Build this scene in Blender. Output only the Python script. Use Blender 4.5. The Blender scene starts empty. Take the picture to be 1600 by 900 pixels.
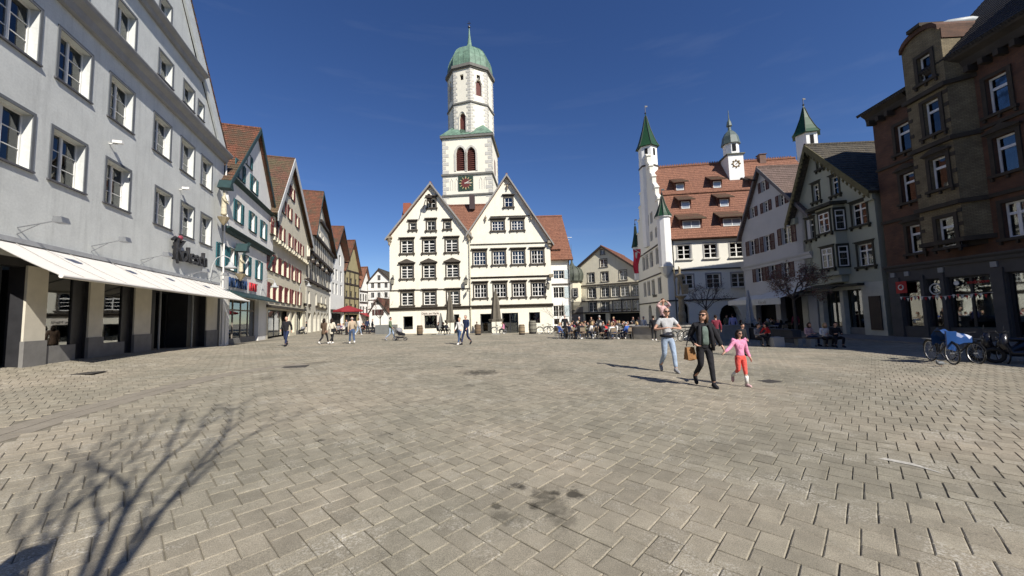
import bpy, bmesh, math, random
from mathutils import Vector, Matrix
random.seed(7)
S = bpy.context.scene
COL = S.collection

# ------------------------------------------------------------------ camera, sky, sun, exposure
F_PX = 578.0; PITCH = math.atan(43.6/578); ROLL = .028; EYE = Vector((0, 0, 1.6))
cF = Vector((0, math.cos(PITCH), math.sin(PITCH)))
_R = Vector((1, 0, 0)); _U = Vector((0, -math.sin(PITCH), math.cos(PITCH)))
cR = math.cos(ROLL)*_R - math.sin(ROLL)*_U
cU = math.cos(ROLL)*_U + math.sin(ROLL)*_R
cam = bpy.data.cameras.new('camera'); camo = bpy.data.objects.new('camera', cam); COL.objects.link(camo)
cam.sensor_width = 36; cam.lens = F_PX/1600*36; cam.clip_start = .05; cam.clip_end = 3000
m4 = Matrix((cR, cU, -cF)).transposed().to_4x4(); m4.translation = EYE
camo.matrix_world = m4; S.camera = camo

SUN_DIR = Vector((.6, -.8, 0)).normalized(); SUN_EL = math.radians(39.0)
W = bpy.data.worlds.new('World'); S.world = W; W.use_nodes = True
nt = W.node_tree; bg = nt.nodes['Background']
sky = nt.nodes.new('ShaderNodeTexSky'); sky.sky_type = 'NISHITA'; sky.sun_disc = False
sky.sun_elevation = SUN_EL; sky.sun_rotation = math.atan2(SUN_DIR.x, SUN_DIR.y)
sky.altitude = 550; sky.air_density = 1.0; sky.dust_density = 0; sky.ozone_density = 5
hs = nt.nodes.new('ShaderNodeHueSaturation'); hs.inputs['Saturation'].default_value = 1.14; hs.inputs['Hue'].default_value = .512; nt.links.new(sky.outputs[0], hs.inputs['Color'])
# a few very thin cirrus wisps, everywhere in the sky alike
tcw = nt.nodes.new('ShaderNodeTexCoord'); mpw = nt.nodes.new('ShaderNodeMapping'); mpw.inputs['Rotation'].default_value = (.1, .05, .6); mpw.inputs['Scale'].default_value = (1.1, 5, 16)
nw = nt.nodes.new('ShaderNodeTexNoise'); nw.inputs['Scale'].default_value = 1.6; nw.inputs['Detail'].default_value = 7; nw.inputs['Roughness'].default_value = .55
nt.links.new(tcw.outputs['Generated'], mpw.inputs[0]); nt.links.new(mpw.outputs[0], nw.inputs['Vector'])
rw = nt.nodes.new('ShaderNodeMapRange'); rw.inputs[1].default_value = .56; rw.inputs[2].default_value = .8; rw.inputs[4].default_value = .035; nt.links.new(nw.outputs[0], rw.inputs[0])
mw = nt.nodes.new('ShaderNodeMix'); mw.data_type = 'RGBA'; nt.links.new(rw.outputs[0], mw.inputs[0]); nt.links.new(hs.outputs[0], mw.inputs[6]); mw.inputs[7].default_value = (7, 7.6, 8.4, 1)
nt.links.new(mw.outputs[2], bg.inputs[0]); bg.inputs[1].default_value = .08
sl = bpy.data.lights.new('sun', 'SUN'); so = bpy.data.objects.new('sun', sl); COL.objects.link(so)
sl.energy = 5.0; sl.angle = math.radians(.53); sl.color = (1, .945, .86)
sd = Vector((SUN_DIR.x*math.cos(SUN_EL), SUN_DIR.y*math.cos(SUN_EL), math.sin(SUN_EL)))
so.rotation_euler = sd.to_track_quat('Z', 'Y').to_euler(); so.location = sd*60
S.view_settings.view_transform = 'Standard'; S.view_settings.look = 'None'
S.view_settings.exposure = 0.35; S.view_settings.gamma = 1
S.render.engine = 'CYCLES'
S.cycles.max_bounces = 6; S.cycles.transparent_max_bounces = 8; S.cycles.diffuse_bounces = 3; S.cycles.glossy_bounces = 3
S.cycles.use_denoising = True

# ------------------------------------------------------------------ measuring helpers
def gz(X, Y):
    z = -.02*max(-16, min(0, X)) - .03*max(0, min(11, X-2)) - .008*max(0, min(35, Y-8))
    return z + max(0, min(8, -X-12))*.1*max(0, min(1, 1-(Y-10)/14))
def ray(x, y): return cF*F_PX + cR*(x-800) + cU*(450-y)
def ground(x, y):
    d = ray(x, y); z = 0
    for i in range(40):
        P = EYE + d*((z-1.6)/d.z); z = .5*z + .5*gz(P.x, P.y)
    return Vector((P.x, P.y, gz(P.x, P.y)))
def atY(x, y, Y):
    d = ray(x, y); return EYE + d*(Y/d.y)

# ------------------------------------------------------------------ materials
MATS = {}
def nd(t, k, **kw):
    n = t.nodes.new('ShaderNode'+k)
    for a, b in kw.items(): setattr(n, a, b)
    return n
def M(name, col, rough=.8, var=.12, scale=2.0, bump=0, bscale=40, metal=0, spec=.3, var2=0, coat=0, emit=0, stretch=None, streak=0):
    if name in MATS: return MATS[name]
    m = bpy.data.materials.new(name); m.use_nodes = True; MATS[name] = m
    t = m.node_tree; b = t.nodes['Principled BSDF']; L = t.links.new
    b.inputs['Roughness'].default_value = rough; b.inputs['Metallic'].default_value = metal
    b.inputs['Specular IOR Level'].default_value = spec; b.inputs['Coat Weight'].default_value = coat
    if emit:
        b.inputs['Emission Color'].default_value = (*col, 1); b.inputs['Emission Strength'].default_value = emit
    tc = nd(t, 'TexCoord'); src = tc.outputs['Object']
    if stretch:
        mp = nd(t, 'Mapping'); mp.inputs['Scale'].default_value = stretch; L(src, mp.inputs[0]); src = mp.outputs[0]
    n = nd(t, 'TexNoise'); n.inputs['Scale'].default_value = scale; n.inputs['Detail'].default_value = 6; n.inputs['Roughness'].default_value = .65
    L(src, n.inputs['Vector'])
    mr = nd(t, 'MapRange'); mr.inputs[1].default_value = .3; mr.inputs[2].default_value = .7
    mr.inputs[3].default_value = 1-var; mr.inputs[4].default_value = 1+var; L(n.outputs[0], mr.inputs[0])
    val = mr.outputs[0]
    if var2:
        n2 = nd(t, 'TexNoise'); n2.inputs['Scale'].default_value = scale*14; n2.inputs['Detail'].default_value = 4; L(src, n2.inputs['Vector'])
        m2 = nd(t, 'MapRange'); m2.inputs[1].default_value = .3; m2.inputs[2].default_value = .7
        m2.inputs[3].default_value = 1-var2; m2.inputs[4].default_value = 1+var2; L(n2.outputs[0], m2.inputs[0])
        mm = nd(t, 'Math', operation='MULTIPLY'); L(val, mm.inputs[0]); L(m2.outputs[0], mm.inputs[1]); val = mm.outputs[0]
    if streak:   # rain streaks and grime running down the wall
        mp3 = nd(t, 'Mapping'); mp3.inputs['Scale'].default_value = (1.6, 1.6, .16); L(tc.outputs['Object'], mp3.inputs[0])
        n3 = nd(t, 'TexNoise'); n3.inputs['Scale'].default_value = 1.7; n3.inputs['Detail'].default_value = 8; n3.inputs['Roughness'].default_value = .7; L(mp3.outputs[0], n3.inputs['Vector'])
        m3 = nd(t, 'MapRange'); m3.inputs[1].default_value = .5; m3.inputs[2].default_value = .75; m3.inputs[3].default_value = 1; m3.inputs[4].default_value = 1-streak; L(n3.outputs[0], m3.inputs[0])
        q3 = nd(t, 'Math', operation='MULTIPLY'); L(val, q3.inputs[0]); L(m3.outputs[0], q3.inputs[1]); val = q3.outputs[0]
    mx = nd(t, 'VectorMath', operation='SCALE'); mx.inputs[0].default_value = col; L(val, mx.inputs['Scale'])
    L(mx.outputs[0], b.inputs['Base Color'])
    if bump:
        nb = nd(t, 'TexNoise'); nb.inputs['Scale'].default_value = bscale; nb.inputs['Detail'].default_value = 4; L(src, nb.inputs['Vector'])
        bp = nd(t, 'Bump'); bp.inputs['Strength'].default_value = bump; bp.inputs['Distance'].default_value = .02
        L(nb.outputs[0], bp.inputs['Height']); L(bp.outputs[0], b.inputs['Normal'])
    return m

def tile_mat(name, c1, c2, moss=None, axis='Y', scale=1.0):
    """clay tiles: one tone per tile (courses follow height, columns follow the ridge direction)"""
    if name in MATS: return MATS[name]
    m = bpy.data.materials.new(name); m.use_nodes = True; MATS[name] = m
    t = m.node_tree; b = t.nodes['Principled BSDF']; L = t.links.new; b.inputs['Roughness'].default_value = .85
    tc = nd(t, 'TexCoord'); sp = nd(t, 'SeparateXYZ'); L(tc.outputs['Object'], sp.inputs[0])
    cb = nd(t, 'CombineXYZ'); L(sp.outputs[axis], cb.inputs[0]); L(sp.outputs['Z'], cb.inputs[1])
    br = nd(t, 'TexBrick'); br.inputs['Scale'].default_value = scale; br.inputs['Color1'].default_value = (*c1, 1); br.inputs['Color2'].default_value = (*c2, 1)
    br.inputs['Mortar'].default_value = (c1[0]*.35, c1[1]*.35, c1[2]*.35, 1); br.inputs['Mortar Size'].default_value = .012
    br.inputs['Brick Width'].default_value = .2; br.inputs['Row Height'].default_value = .22; br.inputs['Bias'].default_value = -.2
    L(cb.outputs[0], br.inputs['Vector'])
    n = nd(t, 'TexNoise'); n.inputs['Scale'].default_value = .7; n.inputs['Detail'].default_value = 8; n.inputs['Roughness'].default_value = .7; L(tc.outputs['Object'], n.inputs['Vector'])
    mr = nd(t, 'MapRange'); mr.inputs[1].default_value = .45 if moss else .35; mr.inputs[2].default_value = .62 if moss else .75; L(n.outputs[0], mr.inputs[0])
    mr.inputs[4].default_value = .9 if moss else .6
    mx = nd(t, 'Mix', data_type='RGBA'); L(mr.outputs[0], mx.inputs[0]); L(br.outputs[0], mx.inputs[6])
    mo = moss or (c1[0]*.6, c1[1]*.6, c1[2]*.6); mx.inputs[7].default_value = (*mo, 1)
    n2 = nd(t, 'TexNoise'); n2.inputs['Scale'].default_value = 9; n2.inputs['Detail'].default_value = 5; L(tc.outputs['Object'], n2.inputs['Vector'])
    m2 = nd(t, 'MapRange'); m2.inputs[1].default_value = .3; m2.inputs[2].default_value = .7; m2.inputs[3].default_value = .65; m2.inputs[4].default_value = 1.35; L(n2.outputs[0], m2.inputs[0])
    sc = nd(t, 'VectorMath', operation='SCALE'); L(mx.outputs[2], sc.inputs[0]); L(m2.outputs[0], sc.inputs['Scale'])
    L(sc.outputs[0], b.inputs['Base Color'])
    wv = nd(t, 'TexWave', wave_type='BANDS', bands_direction='X'); wv.inputs['Scale'].default_value = 2.5*scale; L(cb.outputs[0], wv.inputs['Vector'])
    ad = nd(t, 'Math', operation='ADD'); L(wv.outputs['Fac'], ad.inputs[0]); L(n2.outputs[0], ad.inputs[1])
    bp = nd(t, 'Bump'); bp.inputs['Strength'].default_value = .6; bp.inputs['Distance'].default_value = .04; L(ad.outputs[0], bp.inputs['Height']); L(bp.outputs[0], b.inputs['Normal'])
    return m

def brick_mat(name, c1, c2, mortar, axis='X', rowh=.075, width=.25):
    if name in MATS: return MATS[name]
    m = bpy.data.materials.new(name); m.use_nodes = True; MATS[name] = m
    t = m.node_tree; b = t.nodes['Principled BSDF']; L = t.links.new; b.inputs['Roughness'].default_value = .85
    tc = nd(t, 'TexCoord'); sp = nd(t, 'SeparateXYZ'); L(tc.outputs['Object'], sp.inputs[0])
    ad0 = nd(t, 'Math', operation='ADD'); L(sp.outputs['X'], ad0.inputs[0]); L(sp.outputs['Y'], ad0.inputs[1])
    cb = nd(t, 'CombineXYZ'); L(ad0.outputs[0], cb.inputs[0]); L(sp.outputs['Z'], cb.inputs[1])
    br = nd(t, 'TexBrick'); br.inputs['Scale'].default_value = 1; br.inputs['Color1'].default_value = (*c1, 1); br.inputs['Color2'].default_value = (*c2, 1)
    br.inputs['Mortar'].default_value = (*mortar, 1); br.inputs['Mortar Size'].default_value = .008; br.inputs['Brick Width'].default_value = width; br.inputs['Row Height'].default_value = rowh
    L(cb.outputs[0], br.inputs['Vector'])
    n = nd(t, 'TexNoise'); n.inputs['Scale'].default_value = 1.5; n.inputs['Detail'].default_value = 7; L(tc.outputs['Object'], n.inputs['Vector'])
    mr = nd(t, 'MapRange'); mr.inputs[1].default_value = .3; mr.inputs[2].default_value = .7; mr.inputs[3].default_value = .7; mr.inputs[4].default_value = 1.3; L(n.outputs[0], mr.inputs[0])
    sc = nd(t, 'VectorMath', operation='SCALE'); L(br.outputs[0], sc.inputs[0]); L(mr.outputs[0], sc.inputs['Scale']); L(sc.outputs[0], b.inputs['Base Color'])
    bp = nd(t, 'Bump'); bp.inputs['Strength'].default_value = .5; bp.inputs['Distance'].default_value = .01; bp.invert = True; L(br.outputs['Fac'], bp.inputs['Height']); L(bp.outputs[0], b.inputs['Normal'])
    return m

def glass_mat(name, refl=.1, tint=(.55, .6, .62), wob=.25):
    if name in MATS: return MATS[name]
    m = bpy.data.materials.new(name); m.use_nodes = True; MATS[name] = m
    t = m.node_tree; t.nodes.remove(t.nodes['Principled BSDF']); L = t.links.new; out = t.nodes['Material Output']
    tr = nd(t, 'BsdfTransparent'); tr.inputs[0].default_value = (*tint, 1)
    gl = nd(t, 'BsdfGlossy'); gl.inputs['Roughness'].default_value = .02; gl.inputs[0].default_value = (.9, .93, .95, 1)
    fr = nd(t, 'Fresnel'); fr.inputs[0].default_value = 1.5
    ad = nd(t, 'Math', operation='MULTIPLY_ADD'); ad.inputs[1].default_value = 1.15; ad.inputs[2].default_value = refl; ad.use_clamp = True; L(fr.outputs[0], ad.inputs[0])
    tc = nd(t, 'TexCoord'); n = nd(t, 'TexNoise'); n.inputs['Scale'].default_value = 1.6; n.inputs['Detail'].default_value = 1; L(tc.outputs['Object'], n.inputs['Vector'])
    bp = nd(t, 'Bump'); bp.inputs['Strength'].default_value = wob; bp.inputs['Distance'].default_value = .03; L(n.outputs[0], bp.inputs['Height']); L(bp.outputs[0], gl.inputs['Normal'])
    mx = nd(t, 'MixShader'); L(ad.outputs[0], mx.inputs[0]); L(tr.outputs[0], mx.inputs[1]); L(gl.outputs[0], mx.inputs[2]); L(mx.outputs[0], out.inputs[0])
    return m

GLASS = glass_mat('window_glass', .03, (.42,.46,.48)); SHOPGLASS = glass_mat('shop_glass', .15, wob=.035)
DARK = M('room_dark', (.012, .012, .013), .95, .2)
WHITE = M('white_paint', (.74, .73, .69), .5, .06, 3)
CURT = M('net_curtain', (.62, .61, .58), .9, .1, 4)
BLACKM = M('black_metal', (.02, .02, .022), .45, .2, 5, spec=.5)
GREYM = M('grey_metal', (.28, .29, .3), .4, .15, 5, metal=.6)
TIMB = M('dark_timber', (.045, .034, .028), .8, .25, 4, bump=.3)
COPPER = M('verdigris_copper', (.14, .225, .165), .6, .4, .9, bump=.2, bscale=4, var2=.2)
SKIN = M('skin', (.55, .32, .23), .55, .05, 8, spec=.35)

# ------------------------------------------------------------------ mesh helpers
class MB:
    def __init__(s): s.v = []; s.f = []; s.mi = []; s.k = 0
    def q(s, *pts):
        n = len(s.v); s.v += [tuple(p) for p in pts]; s.f.append(tuple(range(n, n+len(pts)))); s.mi.append(s.k); return s
    def box(s, x0, x1, y0, y1, z0, z1):
        n = len(s.v)
        s.v += [(x0,y0,z0),(x1,y0,z0),(x1,y1,z0),(x0,y1,z0),(x0,y0,z1),(x1,y0,z1),(x1,y1,z1),(x0,y1,z1)]
        for f in ((0,3,2,1),(4,5,6,7),(0,1,5,4),(1,2,6,5),(2,3,7,6),(3,0,4,7)): s.f.append(tuple(n+i for i in f)); s.mi.append(s.k)
        return s
    def hexa(s, P):
        n = len(s.v); s.v += [tuple(p) for p in P]
        for f in ((0,3,2,1),(4,5,6,7),(0,1,5,4),(1,2,6,5),(2,3,7,6),(3,0,4,7)): s.f.append(tuple(n+i for i in f)); s.mi.append(s.k)
        return s
    def prism(s, pts, y0, y1):
        """pts: outline in x,z (counter-clockwise seen from -y); extruded along y"""
        n = len(s.v); k = len(pts)
        s.v += [(x, y0, z) for x, z in pts] + [(x, y1, z) for x, z in pts]
        s.f.append(tuple(range(n, n+k))); s.mi.append(s.k)
        s.f.append(tuple(range(n+2*k-1, n+k-1, -1))); s.mi.append(s.k)
        for i in range(k):
            j = (i+1) % k; s.f.append((n+i, n+k+i, n+k+j, n+j)); s.mi.append(s.k)
        return s
    def prismz(s, pts, z0, z1):
        n = len(s.v); k = len(pts)
        s.v += [(x, y, z0) for x, y in pts] + [(x, y, z1) for x, y in pts]
        s.f.append(tuple(range(n+k-1, n-1, -1))); s.mi.append(s.k)
        s.f.append(tuple(range(n+k, n+2*k))); s.mi.append(s.k)
        for i in range(k):
            j = (i+1) % k; s.f.append((n+i, n+j, n+k+j, n+k+i)); s.mi.append(s.k)
        return s
    def tube(s, pts, r, n=6, cap=True):
        pts = [Vector(p) for p in pts]; rs = r if isinstance(r, (list, tuple)) else [r]*len(pts); base = len(s.v); prev = None
        for i, p in enumerate(pts):
            d = (pts[min(i+1, len(pts)-1)] - pts[max(i-1, 0)])
            if d.length < 1e-9: d = Vector((0,0,1))
            d.normalize()
            a = prev if prev is not None else (Vector((0,0,1)) if abs(d.z) < .9 else Vector((1,0,0)))
            e1 = (a - d*a.dot(d))
            if e1.length < 1e-6: e1 = d.orthogonal()
            e1.normalize(); prev = e1; e2 = d.cross(e1)
            for j in range(n):
                t = 2*math.pi*j/n; s.v.append(tuple(p + e1*(math.cos(t)*rs[i]) + e2*(math.sin(t)*rs[i])))
        for i in range(len(pts)-1):
            for j in range(n):
                k = (j+1) % n; s.f.append((base+i*n+j, base+i*n+k, base+(i+1)*n+k, base+(i+1)*n+j)); s.mi.append(s.k)
        if cap:
            s.f.append(tuple(base+j for j in reversed(range(n)))); s.mi.append(s.k)
            s.f.append(tuple(base+(len(pts)-1)*n+j for j in range(n))); s.mi.append(s.k)
        return s
    def lathe(s, prof, c=(0,0,0), n=12, rot=0, squash=1):
        base = len(s.v)
        for r, z in prof:
            for j in range(n):
                t = 2*math.pi*j/n + rot; s.v.append((c[0]+r*math.cos(t), c[1]+r*math.sin(t)*squash, c[2]+z))
        for i in range(len(prof)-1):
            for j in range(n):
                k = (j+1) % n; s.f.append((base+i*n+j, base+i*n+k, base+(i+1)*n+k, base+(i+1)*n+j)); s.mi.append(s.k)
        s.f.append(tuple(base+j for j in reversed(range(n)))); s.mi.append(s.k)
        s.f.append(tuple(base+(len(prof)-1)*n+j for j in range(n))); s.mi.append(s.k)
        return s
    def ell(s, c, r, n=8, m=5):
        prof = [(max(1e-4, math.cos(-math.pi/2+math.pi*i/m)), math.sin(-math.pi/2+math.pi*i/m)) for i in range(m+1)]
        b0 = len(s.v); s.lathe(prof, (0,0,0), n)
        s.v[b0:] = [(c[0]+x*r[0], c[1]+y*r[1], c[2]+z*r[2]) for x, y, z in s.v[b0:]]
        return s
    def mesh(s, name, mats, smooth=False):
        me = bpy.data.meshes.new(name); me.from_pydata(s.v, [], s.f)
        for m in (mats if isinstance(mats, (list, tuple)) else [mats]): me.materials.append(m)
        if any(s.mi): me.polygons.foreach_set('material_index', s.mi)
        if smooth: me.polygons.foreach_set('use_smooth', [True]*len(s.f))
        me.validate(); me.update(); return me
    def build(s, name, mats, parent=None, loc=(0,0,0), smooth=False, rz=0):
        return link(name, s.mesh(name, mats, smooth), parent, loc, rz)
def link(name, me, parent=None, loc=(0,0,0), rz=0):
    o = bpy.data.objects.new(name, me); COL.objects.link(o); o.location = loc
    if rz: o.rotation_euler = (0, 0, rz)
    if parent is not None: o.parent = parent
    return o
def tag(o, label=None, cat=None, group=None, kind=None):
    if label: o['label'] = label
    if cat: o['category'] = cat
    if group: o['group'] = group
    if kind: o['kind'] = kind
    return o
def thing(name, label, cat, loc=(0,0,0), rz=0, group=None, scale=1):
    o = bpy.data.objects.new(name, None); COL.objects.link(o); o.location = loc; o.rotation_euler = (0,0,rz); o.scale = (scale,)*3
    o.empty_display_size = .2
    return tag(o, label, cat, group)
def copy_tree(o, parent=None):
    c = o.copy(); COL.objects.link(c); c.parent = parent
    for ch in list(o.children): copy_tree(ch, c)
    return c
def dup(root, loc, rz, label, sc=None):
    c = copy_tree(root); c.location = loc; c.rotation_euler = (0,0,rz); c['label'] = label
    if sc: c.scale = (sc,)*3
    return c
def clip(poly, a, b, c):
    """keep a*x+b*z<=c"""
    out = []
    for i in range(len(poly)):
        p, q = poly[i], poly[(i+1) % len(poly)]; dp = a*p[0]+b*p[1]-c; dq = a*q[0]+b*q[1]-c
        if dp <= 1e-9: out.append(p)
        if (dp < -1e-9 and dq > 1e-9) or (dp > 1e-9 and dq < -1e-9):
            t = dp/(dp-dq); out.append((p[0]+(q[0]-p[0])*t, p[1]+(q[1]-p[1])*t))
    return out

# ------------------------------------------------------------------ facades
class House:
    """a thing whose local x runs along the facade (to the right seen from the square), local y into the house, z is world height"""
    def __init__(s, name, label, cat, x0, y0, hx, hy, group=None):
        l = math.hypot(hx, hy); s.o = Vector((x0, y0, 0)); s.u = Vector((hx/l, hy/l, 0)); s.n = Vector((s.u.y, -s.u.x, 0))
        s.root = thing(name, label, cat, (x0, y0, 0), math.atan2(hy, hx), group); s.ops = []
    def px(s, x, y, w=0):
        d = ray(x, y); o = s.o + s.n*w; t = (o-EYE).dot(s.n)/d.dot(s.n); P = EYE + d*t
        return (P-s.o).dot(s.u), P.z
    def X(s, x, y, w=0): return s.px(x, y, w)[0]
    def Z(s, x, y, w=0): return s.px(x, y, w)[1]
    def world(s, u, w, z): return s.o + s.u*u + s.n*w + Vector((0, 0, z))
    def part(s, mb, name, mat, smooth=False): return mb.build(name, mat, s.root, smooth=smooth)

def wall(H, pieces, ops, mat, D=8, sides=None, y=0, name='wall', thick=.3):
    """pieces: convex outlines (u,z) of the front; ops: openings (u0,u1,z0,z1,depth,arch)"""
    mb = MB()
    us = sorted({round(o[i], 4) for o in ops for i in (0, 1)}); zs = sorted({round(o[i], 4) for o in ops for i in (2, 3)})
    for pc in pieces:
        lo = min(p[0] for p in pc); hi = max(p[0] for p in pc); zl = min(p[1] for p in pc); zh = max(p[1] for p in pc)
        U = [lo]+[u for u in us if lo+1e-4 < u < hi-1e-4]+[hi]; Zs = [zl]+[z for z in zs if zl+1e-4 < z < zh-1e-4]+[zh]
        for i in range(len(U)-1):
            for j in range(len(Zs)-1):
                uc, zc = (U[i]+U[i+1])/2, (Zs[j]+Zs[j+1])/2
                if any(o[0] < uc < o[1] and o[2] < zc < o[3] for o in ops): continue
                p = list(pc)
                for a, b, c in ((-1,0,-U[i]),(1,0,U[i+1]),(0,-1,-Zs[j]),(0,1,Zs[j+1])):
                    p = clip(p, a, b, c)
                    if len(p) < 3: break
                if len(p) >= 3: mb.q(*[(u, y, z) for u, z in p])
    for o in ops:
        u0, u1, z0, z1, rd = o[:5]; arch = o[5] if len(o) > 5 else None; yb = y+rd
        mb.q((u0,y,z0),(u1,y,z0),(u1,yb,z0),(u0,yb,z0))
        zt = z1
        if arch:
            hw = (u1-u0)/2; uc = (u0+u1)/2; n = 10; zt = z1 - hw*(1.0 if arch == 'round' else (1.5 if arch == 'point' else .35))
            hh = z1-zt
            def ar(u):
                t = abs(u-uc)/hw
                return zt + hh*(math.sqrt(max(0, 1-t*t)) if arch != 'point' else math.sqrt(max(0, 1-((t+.6)/1.6)**2))/math.sqrt(1-(.6/1.6)**2))
            for i in range(n):
                ua = u0+(u1-u0)*i/n; ub = u0+(u1-u0)*(i+1)/n; za, zb2 = ar(ua), ar(ub)
                mb.q((ua,y,za),(ub,y,zb2),(ub,y,z1),(ua,y,z1)); mb.q((ua,y,za),(ua,yb,za),(ub,yb,zb2),(ub,y,zb2))
                mb.q((ua,yb,za),(ua,yb,z1),(ub,yb,z1),(ub,yb,zb2))
        else: mb.q((u0,y,z1),(u0,yb,z1),(u1,yb,z1),(u1,y,z1))
        mb.q((u0,y,z0),(u0,yb,z0),(u0,yb,zt),(u0,y,zt)); mb.q((u1,y,z0),(u1,y,zt),(u1,yb,zt),(u1,yb,z0))
    if sides:
        u0, u1, zb, z0, z1 = sides
        mb.q((u0,y,zb),(u0,y,z0),(u0,D,z0),(u0,D,zb)); mb.q((u1,y,zb),(u1,D,zb),(u1,D,z1),(u1,y,z1))
        for pc in pieces: mb.q(*[(u, D, z) for u, z in reversed(pc)])
    return mb.build(name, mat, H.root)

WC = {}
def cached(key, fn):
    if key not in WC: WC[key] = fn()
    return WC[key]
def window(H, u, z, w, h, st, y=0, rd=None, parent=None, curtain=None):
    """sash window standing in an opening; origin at the middle of the sill"""
    rd = st.get('rd', .12) if rd is None else rd; w = round(w, 2); h = round(h, 2); sk = st['id']; par = parent or H.root
    def sash():
        mb = MB(); b = st.get('bar', .055); nx, ny = st.get('nx', 2), st.get('ny', 3); m = st.get('munt', .025); y0, y1 = rd, rd+.06
        mb.box(-w/2, -w/2+b, y0, y1, 0, h); mb.box(w/2-b, w/2, y0, y1, 0, h); mb.box(-w/2+b, w/2-b, y0, y1, 0, b); mb.box(-w/2+b, w/2-b, y0, y1, h-b, h)
        leaf = st.get('leaf', 2); tr = st.get('transom')
        for i in range(1, leaf):
            x = -w/2+w*i/leaf; mb.box(x-b*.75, x+b*.75, y0-.012, y1-.002, b, h-b)
        zt = h-b
        if tr: zt = h*tr; mb.box(-w/2+b, w/2-b, y0-.02, y1-.004, zt-b*.7, zt+b*.7)
        for i in range(leaf):
            xa = -w/2+w*i/leaf; xb = xa+w/leaf
            for k in range(1, nx): x = xa+(xb-xa)*k/nx; mb.box(x-m/2, x+m/2, y0+.012, y1-.012, b, zt)
            for k in range(1, ny): zz = b+(zt-b)*k/ny; mb.box(xa+b*.75, xb-b*.75, y0+.01, y1-.014, zz-m/2, zz+m/2)
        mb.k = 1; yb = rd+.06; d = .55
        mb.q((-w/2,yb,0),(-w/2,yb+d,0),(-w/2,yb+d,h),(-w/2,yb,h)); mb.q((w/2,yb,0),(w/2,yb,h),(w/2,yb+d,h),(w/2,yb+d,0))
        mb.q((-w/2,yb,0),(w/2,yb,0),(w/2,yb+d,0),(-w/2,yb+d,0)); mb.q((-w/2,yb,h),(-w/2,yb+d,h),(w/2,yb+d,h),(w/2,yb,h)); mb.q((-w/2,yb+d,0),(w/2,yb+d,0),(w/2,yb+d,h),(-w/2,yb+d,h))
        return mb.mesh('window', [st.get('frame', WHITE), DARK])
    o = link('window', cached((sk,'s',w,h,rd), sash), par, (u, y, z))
    if st.get('split'):
        leaf = st.get('leaf', 2); nr = st.get('prow', st.get('ny', 3)); b = .055; tr = st.get('transom')
        def pn(pw, ph): return lambda: MB().box(-pw/2, pw/2, 0, .006, 0, ph).mesh('pane', GLASS)
        for i in range(leaf):
            zs = [0.03+(h*(tr or 1)-.06)*k/nr for k in range(nr+1)]
            if tr: zs.append(h-.03)
            for k in range(len(zs)-1):
                ph = zs[k+1]-zs[k]-.004; pw = w/leaf-.06
                po = link('pane', cached(('p',round(pw,2),round(ph,2)), pn(pw, ph)), o, (-w/2+w*(i+.5)/leaf, rd+.03, zs[k]))
                po.rotation_euler = (random.uniform(-.004,.004), 0, random.uniform(-.006,.006))
    else:
        link('pane', cached(('P',w,h), lambda: MB().box(-w/2+.03, w/2-.03, 0, .006, .03, h-.03).mesh('pane', GLASS)), o, (0, rd+.028, 0))
    cv = random.random() if curtain is None else curtain
    cp = st.get('curtain', .6)
    if cv < cp:
        kind = int(cv*997) % 3
        def cur():
            mb = MB(); n = 10
            spans = [(-w/2, -w*.18), (w*.18, w/2)] if kind == 0 else ([(-w/2, w/2)] if kind == 1 else [(-w/2, -w*.03), (w*.06, w/2)])
            zt = h; zb = 0 if kind != 1 else 0
            for a, b2 in spans:
                for i in range(n):
                    xa, xb = a+(b2-a)*i/n, a+(b2-a)*(i+1)/n; ya, yb = (.03 if i % 2 else 0), (0 if i % 2 else .03)
                    mb.q((xa,rd+.16+ya,zb),(xb,rd+.16+yb,zb),(xb,rd+.16+yb,zt if kind != 1 else h*.6),(xa,rd+.16+ya,zt if kind != 1 else h*.6))
            return mb.mesh('curtain', st.get('cmat', CURT))
        link('curtain', cached((sk,'c',w,h,kind,rd), cur), o)
    if 'casing' in st:
        cm, cw, cp_ = st['casing']
        def cas():
            mb = MB(); mb.box(-w/2-cw, -w/2, -cp_, -.002, 0, h+cw); mb.box(w/2, w/2+cw, -cp_, -.002, 0, h+cw); mb.box(-w/2, w/2, -cp_, -.002, h, h+cw)
            return mb.mesh('casing', cm)
        link('casing', cached((sk,'k',w,h), cas), o)
    cw = st['casing'][1] if 'casing' in st else 0
    if 'hood' in st:
        hm, hh, hp, ov = st['hood'][:4]; ped = len(st['hood']) > 4
        def hood():
            mb = MB(); a = w/2+cw+ov; z0 = h+cw
            mb.box(-a+.06, a-.06, -hp*.55, -.002, z0, z0+hh*.5); mb.box(-a, a, -hp, -.002, z0+hh*.5, z0+hh)
            if ped: mb.prism([(-a, z0+hh), (a, z0+hh), (0, z0+hh+a*.42)], -hp*.9, -.003)
            return mb.mesh('hood', hm)
        link('hood', cached((sk,'h',w,h), hood), o)
    if 'sill' in st:
        sm, sh, sp, ov = st['sill'][:4]; nc = st['sill'][4] if len(st['sill']) > 4 else 0
        def sill():
            mb = MB(); a = w/2+cw+ov; mb.box(-a, a, -sp, rd, -sh, -.003)
            for i in range(nc):
                x = -a+.1+(2*a-.2)*i/max(1, nc-1); mb.box(x-.05, x+.05, -sp*.7, -.002, -sh-.16, -sh-.002)
            return mb.mesh('sill', sm)
        link('sill', cached((sk,'i',w,h), sill), o)
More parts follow.
